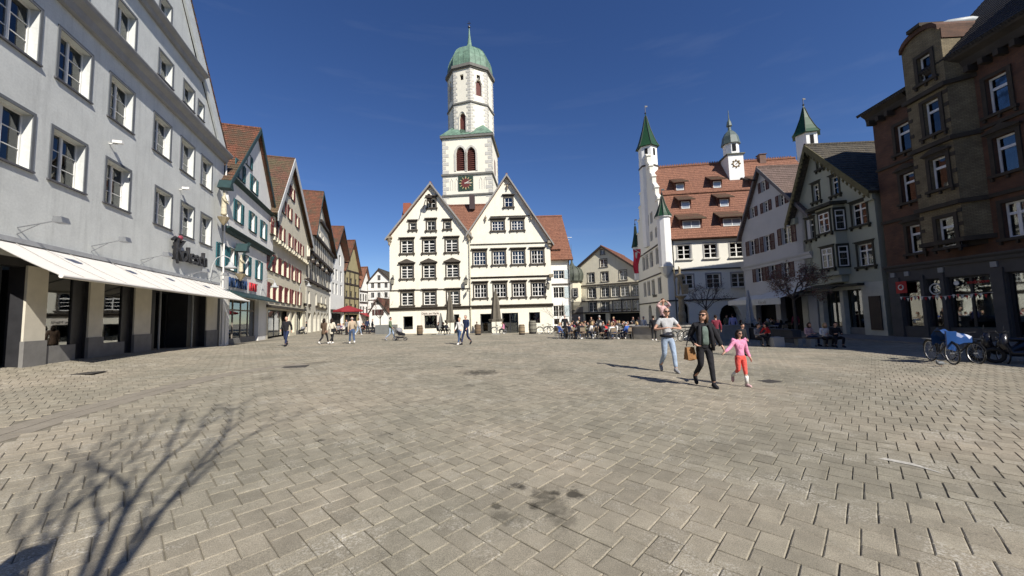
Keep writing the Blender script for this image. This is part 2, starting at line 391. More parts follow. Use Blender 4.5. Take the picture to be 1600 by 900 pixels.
    if 'shutter' in st:
        shm, sw = st['shutter']; sw = sw or w/2
        def shut():
            mb = MB(); mb.box(-sw/2, -sw/2+.06, -.05, 0, 0, h); mb.box(sw/2-.06, sw/2, -.05, 0, 0, h)
            for zz in (0, h/2-.04, h-.07): mb.box(-sw/2+.06, sw/2-.06, -.05, 0, zz, zz+.07)
            n = max(4, int(h/.09))
            for i in range(n):
                zz = h*i/n; mb.hexa([(-sw/2+.06,-.045,zz),(sw/2-.06,-.045,zz),(sw/2-.06,-.01,zz+.06),(-sw/2+.06,-.01,zz+.06),(-sw/2+.06,-.045,zz+.012),(sw/2-.06,-.045,zz+.012),(sw/2-.06,-.01,zz+.072),(-sw/2+.06,-.01,zz+.072)])
            return mb.mesh('shutter', shm)
        me = cached((sk,'u',w,h), shut)
        for sx in st.get('sides', (-1, 1)):
            so_ = link('shutter', me, o, (sx*(w/2+cw+sw/2+.01), -.02-cw*0, 0)); so_.rotation_euler = (0, 0, sx*random.uniform(-.02, .1))
    return o

def rows(H, cs, w, h, st, y=0, rd=None, **k):
    """cs: pixel centres in the photograph; returns openings and queues the windows"""
    zc = sum(H.Z(*c, -y) for c in cs)/len(cs); out = []
    rd = st.get('rd', .12) if rd is None else rd
    for c in cs:
        u = H.X(*c, -y); out.append((u-w/2, u+w/2, zc-h/2, zc+h/2, rd+.07)); window(H, u, zc-h/2, w, h, st, y, rd, **k)
    return out
def band(H, u0, u1, z, h, p, mat, name='string_course', prof=False, y=0):
    mb = MB()
    if prof: mb.prism([(0, z), (0, z)], 0, 0) if False else None
    if prof:
        pr = [(0, z-h), (-p*.35, z-h), (-p*.5, z-h*.55), (-p*.9, z-h*.3), (-p, z-h*.1), (-p, z), (0, z+.03)]
        n = len(mb.v); k = len(pr); mb.v += [(u0, y+a-.002, b) for a, b in pr]+[(u1, y+a-.002, b) for a, b in pr]
        for i in range(k): j = (i+1) % k; mb.f.append((n+i, n+j, n+k+j, n+k+i)); mb.mi.append(0)
        mb.f.append(tuple(range(n+k-1, n-1, -1))); mb.f.append(tuple(range(n+k, n+2*k))); mb.mi += [0, 0]
    else: mb.box(u0, u1, y-p, y-.002, z-h, z)
    return mb.build(name, mat, H.root)

def roof_plane(mb, a, b, c, d, th=.18, step=.35, rise=.03):
    """a,b eave ends, c (above b), d (above a) ridge ends; stepped tile courses on a slab"""
    a, b, c, d = map(Vector, (a, b, c, d)); n = (b-a).cross(d-a).normalized()
    if n.z < 0: n = -n
    k = max(2, int((d-a).length/step)); lo = -n*th
    for i in range(k):
        t0, t1 = i/k, (i+1)/k
        A, B = a.lerp(d, t0)+n*rise, b.lerp(c, t0)+n*rise; C_, D_ = b.lerp(c, t1), a.lerp(d, t1)
        mb.q(A, B, C_, D_)
        if i: mb.q(a.lerp(d, t0), b.lerp(c, t0), B, A)
    mb.q(a+lo, d+lo, c+lo, b+lo); mb.q(a+lo, b+lo, b+n*rise, a+n*rise); mb.q(b+lo, c+lo, c+n*rise*.5, b+n*rise*.5); mb.q(a+lo, a+n*rise*.5, d+n*rise*.5, d+lo); mb.q(d+lo, d, c, c+lo)
def gable_roof(H, uL, zL, ua, za, uR, zR, D, mat, ov=.35, so=.4, th=.18, verge=None, name='roof', y0=0, sides='LR', vw=.3):
    sL = (za-zL)/(ua-uL); sR = (za-zR)/(uR-ua)
    L = (uL-so, zL-sL*so); R = (uR+so, zR-sR*so); mb = MB(); up = .02+th
    if 'L' in sides: roof_plane(mb, (L[0], y0-ov, L[1]+up), (L[0], D, L[1]+up), (ua, D, za+up), (ua, y0-ov, za+up), th)
    if 'R' in sides: roof_plane(mb, (R[0], D, R[1]+up), (R[0], y0-ov, R[1]+up), (ua, y0-ov, za+up), (ua, D, za+up), th)
    mb.tube([(ua, y0-ov, za+up+.02), (ua, D, za+up+.02)], .12, 6)
    o = mb.build(name, mat, H.root)
    if verge:
        for P in ([L] if 'L' in sides else [])+([R] if 'R' in sides else []):
            v = MB(); q = y0-ov
            v.prism([(P[0], P[1]+up-.03-vw), (P[0], P[1]+up+.05), (ua, za+up+.05), (ua, za+up-.03-vw*1.15)] if P is L else [(ua, za+up-.03-vw*1.15), (ua, za+up+.05), (P[0], P[1]+up+.05), (P[0], P[1]+up-.03-vw)], q-.06, q-.002)
            v.build('bargeboard', verge, H.root)
    return o
# ------------------------------------------------------------------ the square: ground sheet, paving stones, drain channel
import numpy as np
def stone_mat(name, mode):
    m = bpy.data.materials.new(name); m.use_nodes = True; MATS[name] = m
    t = m.node_tree; b = t.nodes['Principled BSDF']; L = t.links.new; b.inputs['Roughness'].default_value = .9; b.inputs['Specular IOR Level'].default_value = .25
    ge = nd(t, 'NewGeometry'); pos = ge.outputs['Position']
    at = nd(t, 'Attribute'); at.attribute_name = 'tone'; at.attribute_type = 'OBJECT' if mode == 'object' else 'GEOMETRY'
    n1 = nd(t, 'TexNoise'); n1.inputs['Scale'].default_value = .35; n1.inputs['Detail'].default_value = 5; L(pos, n1.inputs['Vector'])
    n2 = nd(t, 'TexNoise'); n2.inputs['Scale'].default_value = 5; n2.inputs['Detail'].default_value = 8; n2.inputs['Roughness'].default_value = .7; L(pos, n2.inputs['Vector'])
    n3 = nd(t, 'TexNoise'); n3.inputs['Scale'].default_value = 150; n3.inputs['Detail'].default_value = 3; L(pos, n3.inputs['Vector'])
    def mr(src, a, b_, c, d):
        x = nd(t, 'MapRange'); x.inputs[1].default_value = a; x.inputs[2].default_value = b_; x.inputs[3].default_value = c; x.inputs[4].default_value = d; L(src, x.inputs[0]); return x.outputs[0]
    def mul(a, b_):
        x = nd(t, 'Math', operation='MULTIPLY'); L(a, x.inputs[0]); L(b_, x.inputs[1]); return x.outputs[0]
    k = mul(mul(mr(n1.outputs[0], .3, .7, .8, 1.18), mr(n2.outputs[0], .3, .7, .82, 1.18)), mr(n3.outputs[0], .3, .7, .62, 1.4))
    if mode != 'sheet': k = mul(k, mr(at.outputs['Fac'], 0, 1, .87, 1.12))
    cr = nd(t, 'Mix', data_type='RGBA'); cr.inputs[6].default_value = (.262, .240, .184, 1); cr.inputs[7].default_value = (.268, .234, .178, 1)
    L(mr(n1.outputs[0], .4, .65, 0, 1), cr.inputs[0])
    sc = nd(t, 'VectorMath', operation='SCALE'); L(cr.outputs[2], sc.inputs[0]); L(k, sc.inputs['Scale']); col = sc.outputs[0]
    # pale lime bloom and exposed aggregate on some stones
    vo = nd(t, 'TexNoise'); vo.inputs['Scale'].default_value = 1.3; vo.inputs['Detail'].default_value = 9; vo.inputs['Roughness'].default_value = .75; L(pos, vo.inputs['Vector'])
    sp = nd(t, 'TexNoise'); sp.inputs['Scale'].default_value = 60; sp.inputs['Detail'].default_value = 2; L(pos, sp.inputs['Vector'])
    f = mul(mr(vo.outputs[0], .52, .64, .06, 1), mr(sp.outputs[0], .48, .6, 0, .75))
    mx = nd(t, 'Mix', data_type='RGBA'); L(f, mx.inputs[0]); L(col, mx.inputs[6]); mx.inputs[7].default_value = (.52, .49, .42, 1); col = mx.outputs[2]
    vg = nd(t, 'TexVoronoi'); vg.inputs['Scale'].default_value = 2.6; L(pos, vg.inputs['Vector'])   # trodden-in gum and grease spots
    s0 = nd(t, 'VectorMath', operation='SCALE'); L(col, s0.inputs[0]); L(mr(vg.outputs['Distance'], .035, .06, .68, 1), s0.inputs['Scale']); col = s0.outputs[0]
    # spilled-liquid stains lying on the stones
    no = nd(t, 'TexNoise'); no.inputs['Scale'].default_value = 9; no.inputs['Detail'].default_value = 7; no.inputs['Roughness'].default_value = .65; L(pos, no.inputs['Vector'])
    for (sx, sy, r, dk) in STAINS:
        P = ground(sx, sy)
        d = nd(t, 'VectorMath', operation='DISTANCE'); L(pos, d.inputs[0]); d.inputs[1].default_value = (P.x, P.y, P.z)
        ad = nd(t, 'Math', operation='MULTIPLY_ADD'); L(no.outputs[0], ad.inputs[0]); ad.inputs[1].default_value = r*3.4; L(d.outputs['Value'], ad.inputs[2])
        g = mr(ad.outputs[0], r*2.2, r*2.9, 1-dk, 1)
        s2 = nd(t, 'VectorMath', operation='SCALE'); L(col, s2.inputs[0]); L(g, s2.inputs['Scale']); col = s2.outputs[0]
    L(col, b.inputs['Base Color'])
    bp = nd(t, 'Bump'); bp.inputs['Strength'].default_value = .5; bp.inputs['Distance'].default_value = .006
    a2 = nd(t, 'Math', operation='ADD'); L(n3.outputs[0], a2.inputs[0]); L(n2.outputs[0], a2.inputs[1]); L(a2.outputs[0], bp.inputs['Height']); L(bp.outputs[0], b.inputs['Normal'])
    return m
STAINS = [(750, 582, .55, .65), (716, 573, .2, .5), (733, 602, .15, .4), (806, 758, .07, .6), (818, 761, .05, .6), (853, 773, .13, .5), (896, 772, .09, .75), (868, 770, .05, .5), (860, 790, .16, .35),
          (882, 812, .13, .35), (790, 808, .12, .4), (776, 790, .05, .6), (832, 790, .05, .6), (500, 688, .06, .6), (605, 678, .1, .35), (420, 590, .3, .25), (860, 580, .5, .2), (1120, 700, .3, .15)]
ST_O, ST_G, ST_S = stone_mat('paving_stone_single', 'object'), stone_mat('paving_stone_mass', 'geometry'), stone_mat('paving_far', 'sheet')
JOINT = M('joint_sand', (.19, .17, .13), .95, .3, 8, bump=.3)

NEAR_Y = 33.0
def ground_sheet():
    xs = [-400,-200,-120,-80,-60,-50,-44,-38]+[x*.5 for x in range(-72, 73)]+[38,44,50,60,80,120,200,400]
    ys = [-60,-30,-15,-8,-4]+[y*.5 for y in range(-4, 90)]+[46,50,56,64,75,90,110,150,220,400,900]
    v = []; f = []; mi = []
    for y in ys:
        for x in xs:
            v.append((x, y, gz(x, y) - .013*max(0, min(1, (NEAR_Y+1-y)/1.0))))
    n = len(xs)
    for j in range(len(ys)-1):
        for i in range(n-1): f.append((j*n+i, j*n+i+1, (j+1)*n+i+1, (j+1)*n+i)); mi.append(0 if ys[j] >= NEAR_Y-.4 or ys[j] < -3 or abs(xs[i]) > 22 else 1)
    me = bpy.data.meshes.new('ground'); me.from_pydata(v, [], f); me.materials.append(ST_S); me.materials.append(JOINT)
    me.polygons.foreach_set('material_index', mi); me.polygons.foreach_set('use_smooth', [True]*len(f))
    return me
GROUND = tag(link('paved_square', ground_sheet()), kind='structure')

CH = [ground(*p) for p in ((-160, 722), (-60, 697), (0, 680), (90, 652), (170, 630), (264, 605), (340, 587), (420, 574), (500, 566))]
def chan_dist(x, y):
    best = 9
    for i in range(len(CH)-1):
        a, b = CH[i], CH[i+1]; dx, dy = b.x-a.x, b.y-a.y; t = max(0, min(1, ((x-a.x)*dx+(y-a.y)*dy)/(dx*dx+dy*dy)))
        best = min(best, math.hypot(x-a.x-dx*t, y-a.y-dy*t))
    return best
def channel():
    mb = MB(); pts = []
    for i in range(len(CH)-1):
        a, b = CH[i], CH[i+1]; k = max(1, int((b-a).length/.5))
        pts += [a.lerp(b, j/k) for j in range(k)]
    hw = .3
    for i in range(len(pts)-1):
        a, b = pts[i], pts[i+1]; d = (b-a); d.z = 0; d.normalize(); nrm = Vector((-d.y, d.x, 0))
        A, B = a+d*.006, b-d*.006
        for s0, s1 in ((-hw, -.01), (.01, hw)):
            q = [A+nrm*s0, B+nrm*s0, B+nrm*s1, A+nrm*s1]
            top = [(p.x, p.y, gz(p.x, p.y)-.003-.006*(1-abs(abs(s)-hw)/hw if abs(s) < hw else 0)) for p, s in zip(q, (s0, s0, s1, s1))]
            mb.hexa([(p[0], p[1], p[2]-.03) for p in top]+top)
    o = mb.build('drain_channel', M('channel_slab', (.25, .222, .178), .9, .12, 3, bump=.3, var2=.1), GROUND); tag(o, kind='stuff')
channel()

LB, WB = .258, .176; JW = .0029
ang = math.radians(46.5); E1 = (math.cos(ang), math.sin(ang)); E2 = (-E1[1], E1[0])
def blocks():
    out = []
    R_ = 230
    for i in range(-R_, R_):
        for j in range(-120, 200):
            ax, ay = i*WB+j*LB, -i*WB+j*LB
            for k in (0, 1):
                cx, cy = (ax+LB/2, ay+WB/2) if k == 0 else (ax-WB/2, ay+WB-LB/2)
                X = cx*E1[0]+cy*E2[0]; Y = cx*E1[1]+cy*E2[1]+1.0
                if Y < 1.2 or Y > NEAR_Y or abs(X) > 1.5*Y+1 or X < -19.5-.0*Y or X > 21: continue
                if X < -11 and (X+19)*.945+(Y-24)*.327 < -.3: continue
                if abs(X) > .5 and X < 0 and chan_dist(X, Y) < .36: continue
                out.append((Y*Y+X*X*.35, X, Y, k))
    out.sort(); return out
BL = blocks()
def paver_mesh(seed):
    rnd = random.Random(seed); hx, hy = LB/2-JW, WB/2-JW; b = .006; mb = MB()
    c = [(-hx,-hy),(hx,-hy),(hx,hy),(-hx,hy)]
    lo = []; hi = []
    for x, y in c:
        jx, jy = rnd.uniform(-.002,.002), rnd.uniform(-.002,.002)
        lo.append((x+jx, y+jy)); k = rnd.uniform(.8, 1.6); hi.append((x+jx-b*k*(1 if x > 0 else -1), y+jy-b*k*(1 if y > 0 else -1)))
    n = 0; mb.v = [(x,y,-.05) for x,y in lo]+[(x,y,-.005) for x,y in lo]+[(x,y,0) for x,y in hi]
    mb.f = [(0,1,5,4),(1,2,6,5),(2,3,7,6),(3,0,4,7),(4,5,9,8),(5,6,10,9),(6,7,11,10),(7,4,8,11),(8,9,10,11)]; mb.mi = [0]*9
    return mb.mesh('paver', ST_O)
PVM = [paver_mesh(i) for i in range(8)]
rp = random.Random(11)
vis = [b for b in BL if abs(b[1]) < 1.4*b[2]+.1 and b[2] > 1.9][:300]; visk = {(round(b[1],3), round(b[2],3)) for b in vis}
for _, X, Y, k in vis:
    gx = (gz(X+.1, Y)-gz(X-.1, Y))/.2; gy = (gz(X, Y+.1)-gz(X, Y-.1))/.2
    o = link('paver', rp.choice(PVM), GROUND, (X, Y, gz(X, Y)+rp.uniform(-.0025, .0015)))
    nrm = Vector((-gx+rp.gauss(0,.006), -gy+rp.gauss(0,.006), 1)).normalized()
    q = nrm.to_track_quat('Z', 'Y').to_matrix(); a = ang+(math.pi/2 if k else 0)+rp.gauss(0,.005)
    xa = Vector((math.cos(a), math.sin(a), 0)); xa = (xa-nrm*xa.dot(nrm)).normalized(); ya = nrm.cross(xa)
    mm = Matrix((xa, ya, nrm)).transposed().to_4x4(); mm.translation = o.location; o.matrix_local = mm; o['tone'] = rp.random()
def paver_mass():
    V = []; Fc = []; T = []; n = 0
    for _, X, Y, k in BL:
        if (round(X,3), round(Y,3)) in visk: continue
        hx, hy = (LB/2-JW, WB/2-JW); a = ang+(math.pi/2 if k else 0)+rp.gauss(0,.004); ca, sa = math.cos(a), math.sin(a)
        dz = rp.uniform(-.003,.0015); tx, ty = rp.gauss(0,.007), rp.gauss(0,.007); b = rp.uniform(.003, .0065)
        for (ix, iy, zz) in ((hx,hy,-.013),(hx-b,hy-b,0)):
            for sx, sy in ((-1,-1),(1,-1),(1,1),(-1,1)):
                x, y = sx*ix, sy*iy; wx, wy = X+x*ca-y*sa, Y+x*sa+y*ca
                V.append((wx, wy, gz(wx, wy)+dz+zz+tx*x+ty*y))
        for f in ((0,1,5,4),(1,2,6,5),(2,3,7,6),(3,0,4,7),(4,5,6,7)): Fc.append(tuple(n+i for i in f))
        T += [rp.random()]*5; n += 8
    me = bpy.data.meshes.new('pavers'); me.from_pydata(V, [], Fc); me.materials.append(ST_G)
    at = me.attributes.new('tone', 'FLOAT', 'FACE'); at.data.foreach_set('value', T)
    return tag(link('paving_stones', me, GROUND), kind='stuff')
paver_mass()
# a chalk-white scrape on the stones
mb = MB(); pl = [ground(*p) for p in ((1372,717),(1384,716),(1430,725),(1478,742),(1430,728.5),(1385,719.5))]
mb.q(*[(p.x, p.y, p.z+.004) for p in pl]); mb.build('paint_scrape', M('chalk', (.46,.44,.39), .9, .35, 25), GROUND)
# iron covers
for px_, r in (((1203, 596), .16), ((460, 573), .3), ((130, 583), .3)):
    P = ground(*px_); mb = MB(); mb.box(-r*1.3, r*1.3, -r, r, -.01, .004)
    for i in range(5): mb.box(-r*1.2, r*1.2, -r+.04+i*r*.36, -r+.1+i*r*.36, .004, .009)
    o = mb.build('iron_cover', M('cast_iron', (.06,.055,.05), .7, .3, 8), None, P, rz=.3)
    tag(o, {1203: 'small dark iron cover in the paving near the girl in pink', 460: 'dark iron cover in the paving on the left beside the drain channel', 130: 'long dark iron grating near the grey shop house awning'}[px_[0]], 'iron cover')

# ------------------------------------------------------------------ materials of the houses
PL_GREY = M('grey_render', (.62, .635, .605), .92, .08, 1.1, bump=.25, bscale=7, var2=.06, streak=.2)
PL_GREYD = M('cornice_grey', (.30, .30, .30), .85, .12, 2)
PL_WHITE = M('white_render', (.76, .75, .71), .92, .05, .8, bump=.3, bscale=6, var2=.03, streak=.14)
PL_CREAM = M('cream_render', (.70, .65, .50), .92, .07, .8, bump=.3, bscale=7, var2=.05, streak=.14)
PL_IVORY = M('ivory_render', (.81, .775, .65), .92, .05, .6, bump=.3, bscale=5, var2=.04, streak=.12)
PL_SAGE = M('sage_render', (.34, .355, .29), .92, .07, .9, bump=.15, bscale=14)
PL_DOVE = M('dove_render', (.45, .455, .46), .92, .06, .7, bump=.15, bscale=14)
TEAL = M('teal_paint', (.025, .12, .14), .55, .2, 6)
TEALD = M('dark_teal_paint', (.022, .05, .052), .6, .2, 3)
OXRED = M('oxblood_paint', (.16, .028, .03), .6, .2, 6)
MAROON = M('maroon_shutter', (.085, .035, .035), .6, .2, 6)
BROWNST = M('brown_stone_trim', (.075, .064, .052), .85, .2, 3, bump=.2)
T_BROWN = tile_mat('tiles_brown', (.20, .075, .04), (.11, .05, .03), (.075, .06, .035), 'Y')
T_MOSS = tile_mat('tiles_mossy', (.17, .08, .05), (.09, .06, .035), (.10, .085, .045), 'Y')
T_RED = tile_mat('tiles_orange', (.30, .135, .08), (.21, .09, .057), None, 'X')
T_REDY = tile_mat('tiles_orange_gable', (.30, .135, .08), (.21, .09, .057), None, 'Y')
T_GREYB = tile_mat('tiles_greybrown', (.19, .13, .105), (.13, .09, .07), None, 'Y')
T_DARK = tile_mat('tiles_dark', (.10, .085, .06), (.035, .033, .03), None, 'Y')
SHOPD = M('shop_dark_frame', (.03, .03, .033), .5, .2, 3)
PLINTH = M('stone_plinth', (.20, .195, .185), .85, .15, 3, bump=.2)
ZINC = M('zinc', (.22, .23, .24), .5, .15, 3, metal=.4)
def pipe(H, pts, r=.05, mat=None, name='downpipe'): return MB().tube(pts, r, 6).build(name, mat or ZINC, H.root)
def text(H, s, u, z, size, mat, y=-.06, depth=.04, name='lettering', shear=0, align='CENTER', parent=None, rot=0):
    c = bpy.data.curves.new('lettering', 'FONT'); c.body = s; c.size = size; c.extrude = depth/2; c.align_x = align; c.shear = shear
    t = bpy.data.objects.new('t', c); COL.objects.link(t); dg = bpy.context.evaluated_depsgraph_get(); dg.update()
    me = bpy.data.meshes.new_from_object(t.evaluated_get(dg)); bpy.data.objects.remove(t); me.materials.clear(); me.materials.append(mat)
    o = link(name, me, parent if parent is not None else (H.root if H else None), (u, y, z)); o.rotation_euler = (math.pi/2, -rot, 0); return o

# ------------------------------------------------------------------ A: grey shop house on the left
A = House('plastered_house', 'large grey rendered gabled shop house with white awnings at the far left', 'house', -19.0, 24, -.346, 1)
STA = dict(id='A', rd=.21, nx=1, ny=3, leaf=2, split=True, prow=3, curtain_=0, casing=(M('window_border', (.13,.14,.15), .8), .1, .03), sill=(M('lead_sill', (.10,.10,.11), .6), .06, .07, .03), bar=.06, curtain=.8)
ops = []
for u in (-17.1, -14.65, -12.53, -10.12, -7.2, -4.78, -2.5):
    window(A, u, 9.78, 1.36, 1.7, STA); ops.append((u-.68, u+.68, 9.78, 11.48, .32))
for u in (-17.1, -14.65, -12.55, -10.1, -6.87, -4.57, -2.34):
    window(A, u, 6.38, 1.36, 1.7, STA); ops.append((u-.68, u+.68, 6.38, 8.08, .32))
STA2 = dict(STA, id='A2', ny=1, prow=1)
for u, z, w, h in ((-12.8, 13.3, 1.2, 1.5), (-10.1, 13.25, 1.15, 1.55), (-7.16, 13.5, 1.15, 1.2), (-4.9, 13.5, 1.1, 1.15), (-3.5, 13.58, .65, .9), (-7.4, 16.5, .95, 1.0), (-10, 16.4, 1.0, 1.1)):
    window(A, u, z, w, h, STA2); ops.append((u-w/2, u+w/2, z, z+h, .32))
PIL = [(-28, -25.6), (-24.2, -23.4), (-21.5, -20.7), (-18.6, -17.8), (-13.84, -13.11), (-11.32, -10.62), (-8.75, -7.58), (-2.01, -.0)]
gops = [(PIL[i][1], PIL[i+1][0], -.8, 3.45, .35) for i in range(len(PIL)-1)]
wall(A, [[(-28,-1.2),(0,-1.2),(0,3.7),(-28,3.7)]], gops, SHOPD, 12, None, name='ground_wall')
wall(A, [[(-28,3.7),(0,3.7),(0,12.5),(-28,12.5)], [(-28,12.5),(0,12.5),(-.9,13.1),(-3.9,16.2),(-14,28.6),(-27,13.2)]], ops, PL_GREY, 12, (-28, 0, -1.2, 12.5, 12.5))
band(A, -28, .0, 12.85, .55, .5, PL_GREYD, 'cornice', True); band(A, -24, -3.6, 16.15, .4, .4, PL_GREYD, 'cornice', True)
mb = MB()
roof_plane(mb, (-.05, 12, 12.75), (-.05, -.04, 12.75), (-14, -.04, 28.9), (-14, 12, 28.9), .1); roof_plane(mb, (-28, -.04, 12.75), (-28, 12, 12.75), (-14, 12, 28.9), (-14, -.04, 28.9), .1)
A.part(mb, 'roof', T_BROWN)
MB().prism([(-1.0,12.95),(-.02,12.95),(-14,29.05),(-14,27.9)], -.16, -.05).build('bargeboard', M('pale_board', (.6,.62,.6), .8), A.root)
mb = MB()
for i in range(70):
    t = i/70; x, z = -.05-13.95*t, 13.15+15.85*t
    mb.hexa([(x,-.2,z-.12),(x-.18,-.2,z+.085),(x-.18,.1,z+.085),(x,.1,z-.12),(x+.1,-.2,z-.05),(x-.11,-.2,z+.15),(x-.11,.1,z+.15),(x+.1,.1,z-.05)])
tag(A.part(mb, 'verge_tiles', T_BROWN), kind='stuff')
# pillars' pale cladding and plinths, shop fronts behind
for a, b in PIL[3:]:
    MB().box(a, b if b < 0 else -.51, -.06, -.004, 1.25, 3.5).build('pillar_cladding', M('pillar_cream', (.62,.58,.48), .85, .08, 2), A.root)
    MB().box(a-.03, (b if b < 0 else -.51)+.03, -.1, -.004, -.6, 1.25).build('plinth', PLINTH, A.root)
def shopfront(H, u0, u1, z0, z1, y, cols, stall=.6, transom=None, mat=SHOPD, depth=2.5, stallmat=PLINTH, name='shop_window'):
    mb = MB(); b = .06
    for i in range(cols+1):
        x = u0+(u1-u0)*i/cols; x = min(max(x, u0+b), u1-b); mb.box(x-b, x+b, y, y+.1, z0+stall, z1)
    mb.box(u0, u1, y-.01, y+.11, z1-.1, z1)
    if transom: mb.box(u0, u1, y-.01, y+.11, transom-.05, transom+.05)
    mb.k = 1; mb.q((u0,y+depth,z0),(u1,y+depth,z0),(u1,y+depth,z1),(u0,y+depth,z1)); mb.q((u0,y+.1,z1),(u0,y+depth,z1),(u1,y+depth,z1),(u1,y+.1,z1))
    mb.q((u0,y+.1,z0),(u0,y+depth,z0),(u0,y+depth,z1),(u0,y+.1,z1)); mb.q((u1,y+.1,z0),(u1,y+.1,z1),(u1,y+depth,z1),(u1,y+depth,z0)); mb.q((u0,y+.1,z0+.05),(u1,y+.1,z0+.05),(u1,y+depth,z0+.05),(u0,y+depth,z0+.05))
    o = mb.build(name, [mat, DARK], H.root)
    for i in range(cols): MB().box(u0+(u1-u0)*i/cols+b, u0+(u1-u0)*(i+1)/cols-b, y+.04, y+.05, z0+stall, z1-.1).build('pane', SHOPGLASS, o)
    if stall > .05: MB().box(u0, u1, y-.08, y+.14, z0-.4, z0+stall).build('stall_riser', stallmat, o)
    return o
shopfront(A, -13.11, -11.85, .3, 3.45, .03, 1, .75); MB().box(-11.85, -11.32, .1, 2.9, -.5, 3.45).build('dark_panel', SHOPD, A.root)
shopfront(A, -10.62, -9.3, .3, 3.45, .03, 1, .7); MB().box(-9.3, -8.75, .1, 2.9, -.5, 3.45).build('dark_panel', SHOPD, A.root)
shopfront(A, -17.8, -14.6, .3, 3.45, .05, 2, .5); MB().box(-14.6, -13.84, .5, .6, -.5, 3.45).build('side_panel', M('grey_panel', (.10,.105,.115), .6), A.root)
shopfront(A, -6.5, -3.4, .15, 3.45, 1.2, 2, .02, None, SHOPD, 4)
for u in (-6.0, -5.3, -4.4): MB().lathe([(.001,0),(.07,0),(.07,.03),(.001,.03)], (u, 2.4, 3.38), 10).build('downlight', M('lit_lamp', (1,.9,.7), .5, .01, emit=22), A.root)
for u in (-12.6, -10.1): MB().lathe([(.001,0),(.05,0),(.05,.03),(.001,.03)], (u, .7, 3.38), 10).build('downlight', M('lit_lamp', (1,.9,.7)), A.root); MB().box(u-.3,u+.3,.35,.8,.3,1.2).build('display_block', M('display_white', (.55,.53,.5), .7), A.root)
MB().box(-7.58, -6.5, .3, 4, -.5, 3.45).build('dark_panel', SHOPD, A.root); MB().box(-3.4, -2.01, .3, 4, -.5, 3.45).build('dark_panel', SHOPD, A.root)
for a, b in ((-25.6,-24.2),(-23.4,-21.5),(-20.7,-18.6)): shopfront(A, a, b, .3, 3.45, .42, 1, .5)
for x in (-6.55, -3.35): MB().tube([(x, .1, .1), (x, .1, 3.4)], .05, 8).build('door_post', GREYM, A.root)
MB().box(-.48, -.24, -.5, -.44, .1, 2.35).build('info_panel', WHITE, A.root)
# awnings
AW = M('awning_cloth', (.74,.71,.65), .85, .04, 3)
AWD = M('awning_rail', (.35,.36,.37), .5)
for i, (a, b, lab) in enumerate(((-15.4,-11.51,'white shop awning nearest the camera, leftmost of three on the grey house'), (-11.5,-7.26,'white shop awning in the middle of the three on the grey house'), (-7.25,-.5,'white shop awning under the black shop name, farthest of three'))):
    t = thing('shop_awning', lab, 'awning', A.world(a, 0, 4.15), A.root.rotation_euler.z, 'white awnings along the grey house'); L_ = b-a; mb = MB(); n = 8
    for k in range(n):
        def pt(s, uu): return (uu, -s*1.75, -s*1.1+.05*math.sin(math.pi*s)*-1)
        s0, s1 = k/n, (k+1)/n; p = [pt(s0,0), pt(s0,L_), pt(s1,L_), pt(s1,0)]
        mb.q(*[p[0],p[3],p[2],p[1]]); mb.q(*[(q[0],q[1],q[2]-.012) for q in p])
    mb.build('canopy', AW, t)
    MB().tube([(0,-1.76,-1.12),(L_,-1.76,-1.12)], .055, 8).build('front_rail', AW, t); MB().box(0, L_, -.16, -.0, -.06, .08).build('cassette', AWD, t)
    for k in range(1, int(L_/.9)): x = L_*k/int(L_/.9); MB().tube([(x,-.01,.015),(x,-.87,-.58),(x,-1.74,-1.085)], .009, 4).build('seam', M('seam_grey', (.45,.43,.4), .9), t)
    for x in (.5, L_-.5): MB().tube([(x,-.1,-.2),(x+.5,-.9,-.65),(x,-1.7,-1.12)], .03, 6).build('arm', AWD, t)
# shop name in raised black script with a small red figure
for k, (u, z, s) in enumerate(((-5.15, 5.06, 1.5),)):
    text(A, 'K', -5.75, 4.9, 1.6, BLACKM, -.18, .16, shear=.15); text(A, 'olesch', -4.05, 4.95, 1.15, BLACKM, -.18, .16)
mb = MB(); mb.ell((-5.62,-.2,6.08), (.17,.1,.13)); mb.build('sign_berry', M('sign_red', (.3,.06,.09), .6), A.root, smooth=True)
mb = MB(); mb.tube([(-6.35,-.18,5.85),(-6.1,-.18,6.02),(-5.75,-.18,6.0),(-5.5,-.18,5.9)], .07); mb.tube([(-6.15,-.18,5.75),(-6.0,-.18,5.2),(-5.75,-.18,4.75)], .06); A.part(mb, 'sign_flourish', BLACKM)
# flood lamps on arms
for i, (u, z) in enumerate(((-14.2, 4.62), (-11.3, 4.62), (-8.4, 4.55), (-4.6, 4.3), (-1.9, 4.4))):
    t = thing('wall_floodlight', ['flood lamp on a thin arm over the nearest awning, top left', 'flood lamp on a thin arm above the first gap between the awnings', 'flood lamp on a thin arm left of the black shop name', 'small flood lamp just below the black shop name', 'small flood lamp at the far end of the grey house'][i], 'lamp', A.world(u, 0, z), A.root.rotation_euler.z, 'flood lamps on the grey house')
    MB().tube([(0,0,-.05),(.05,-.85,.22)], .018, 5).build('arm', GREYM, t); MB().tube([(0,0,-.25),(.03,-.45,.08)], .014, 5).build('stay', GREYM, t)
    MB().hexa([(-.12,-1.05,.14),(.2,-1.05,.14),(.2,-.8,.14),(-.12,-.8,.14),(-.1,-1.0,.32),(.18,-1.0,.32),(.18,-.82,.32),(-.1,-.82,.32)]).build('lamp_head', GREYM, t)
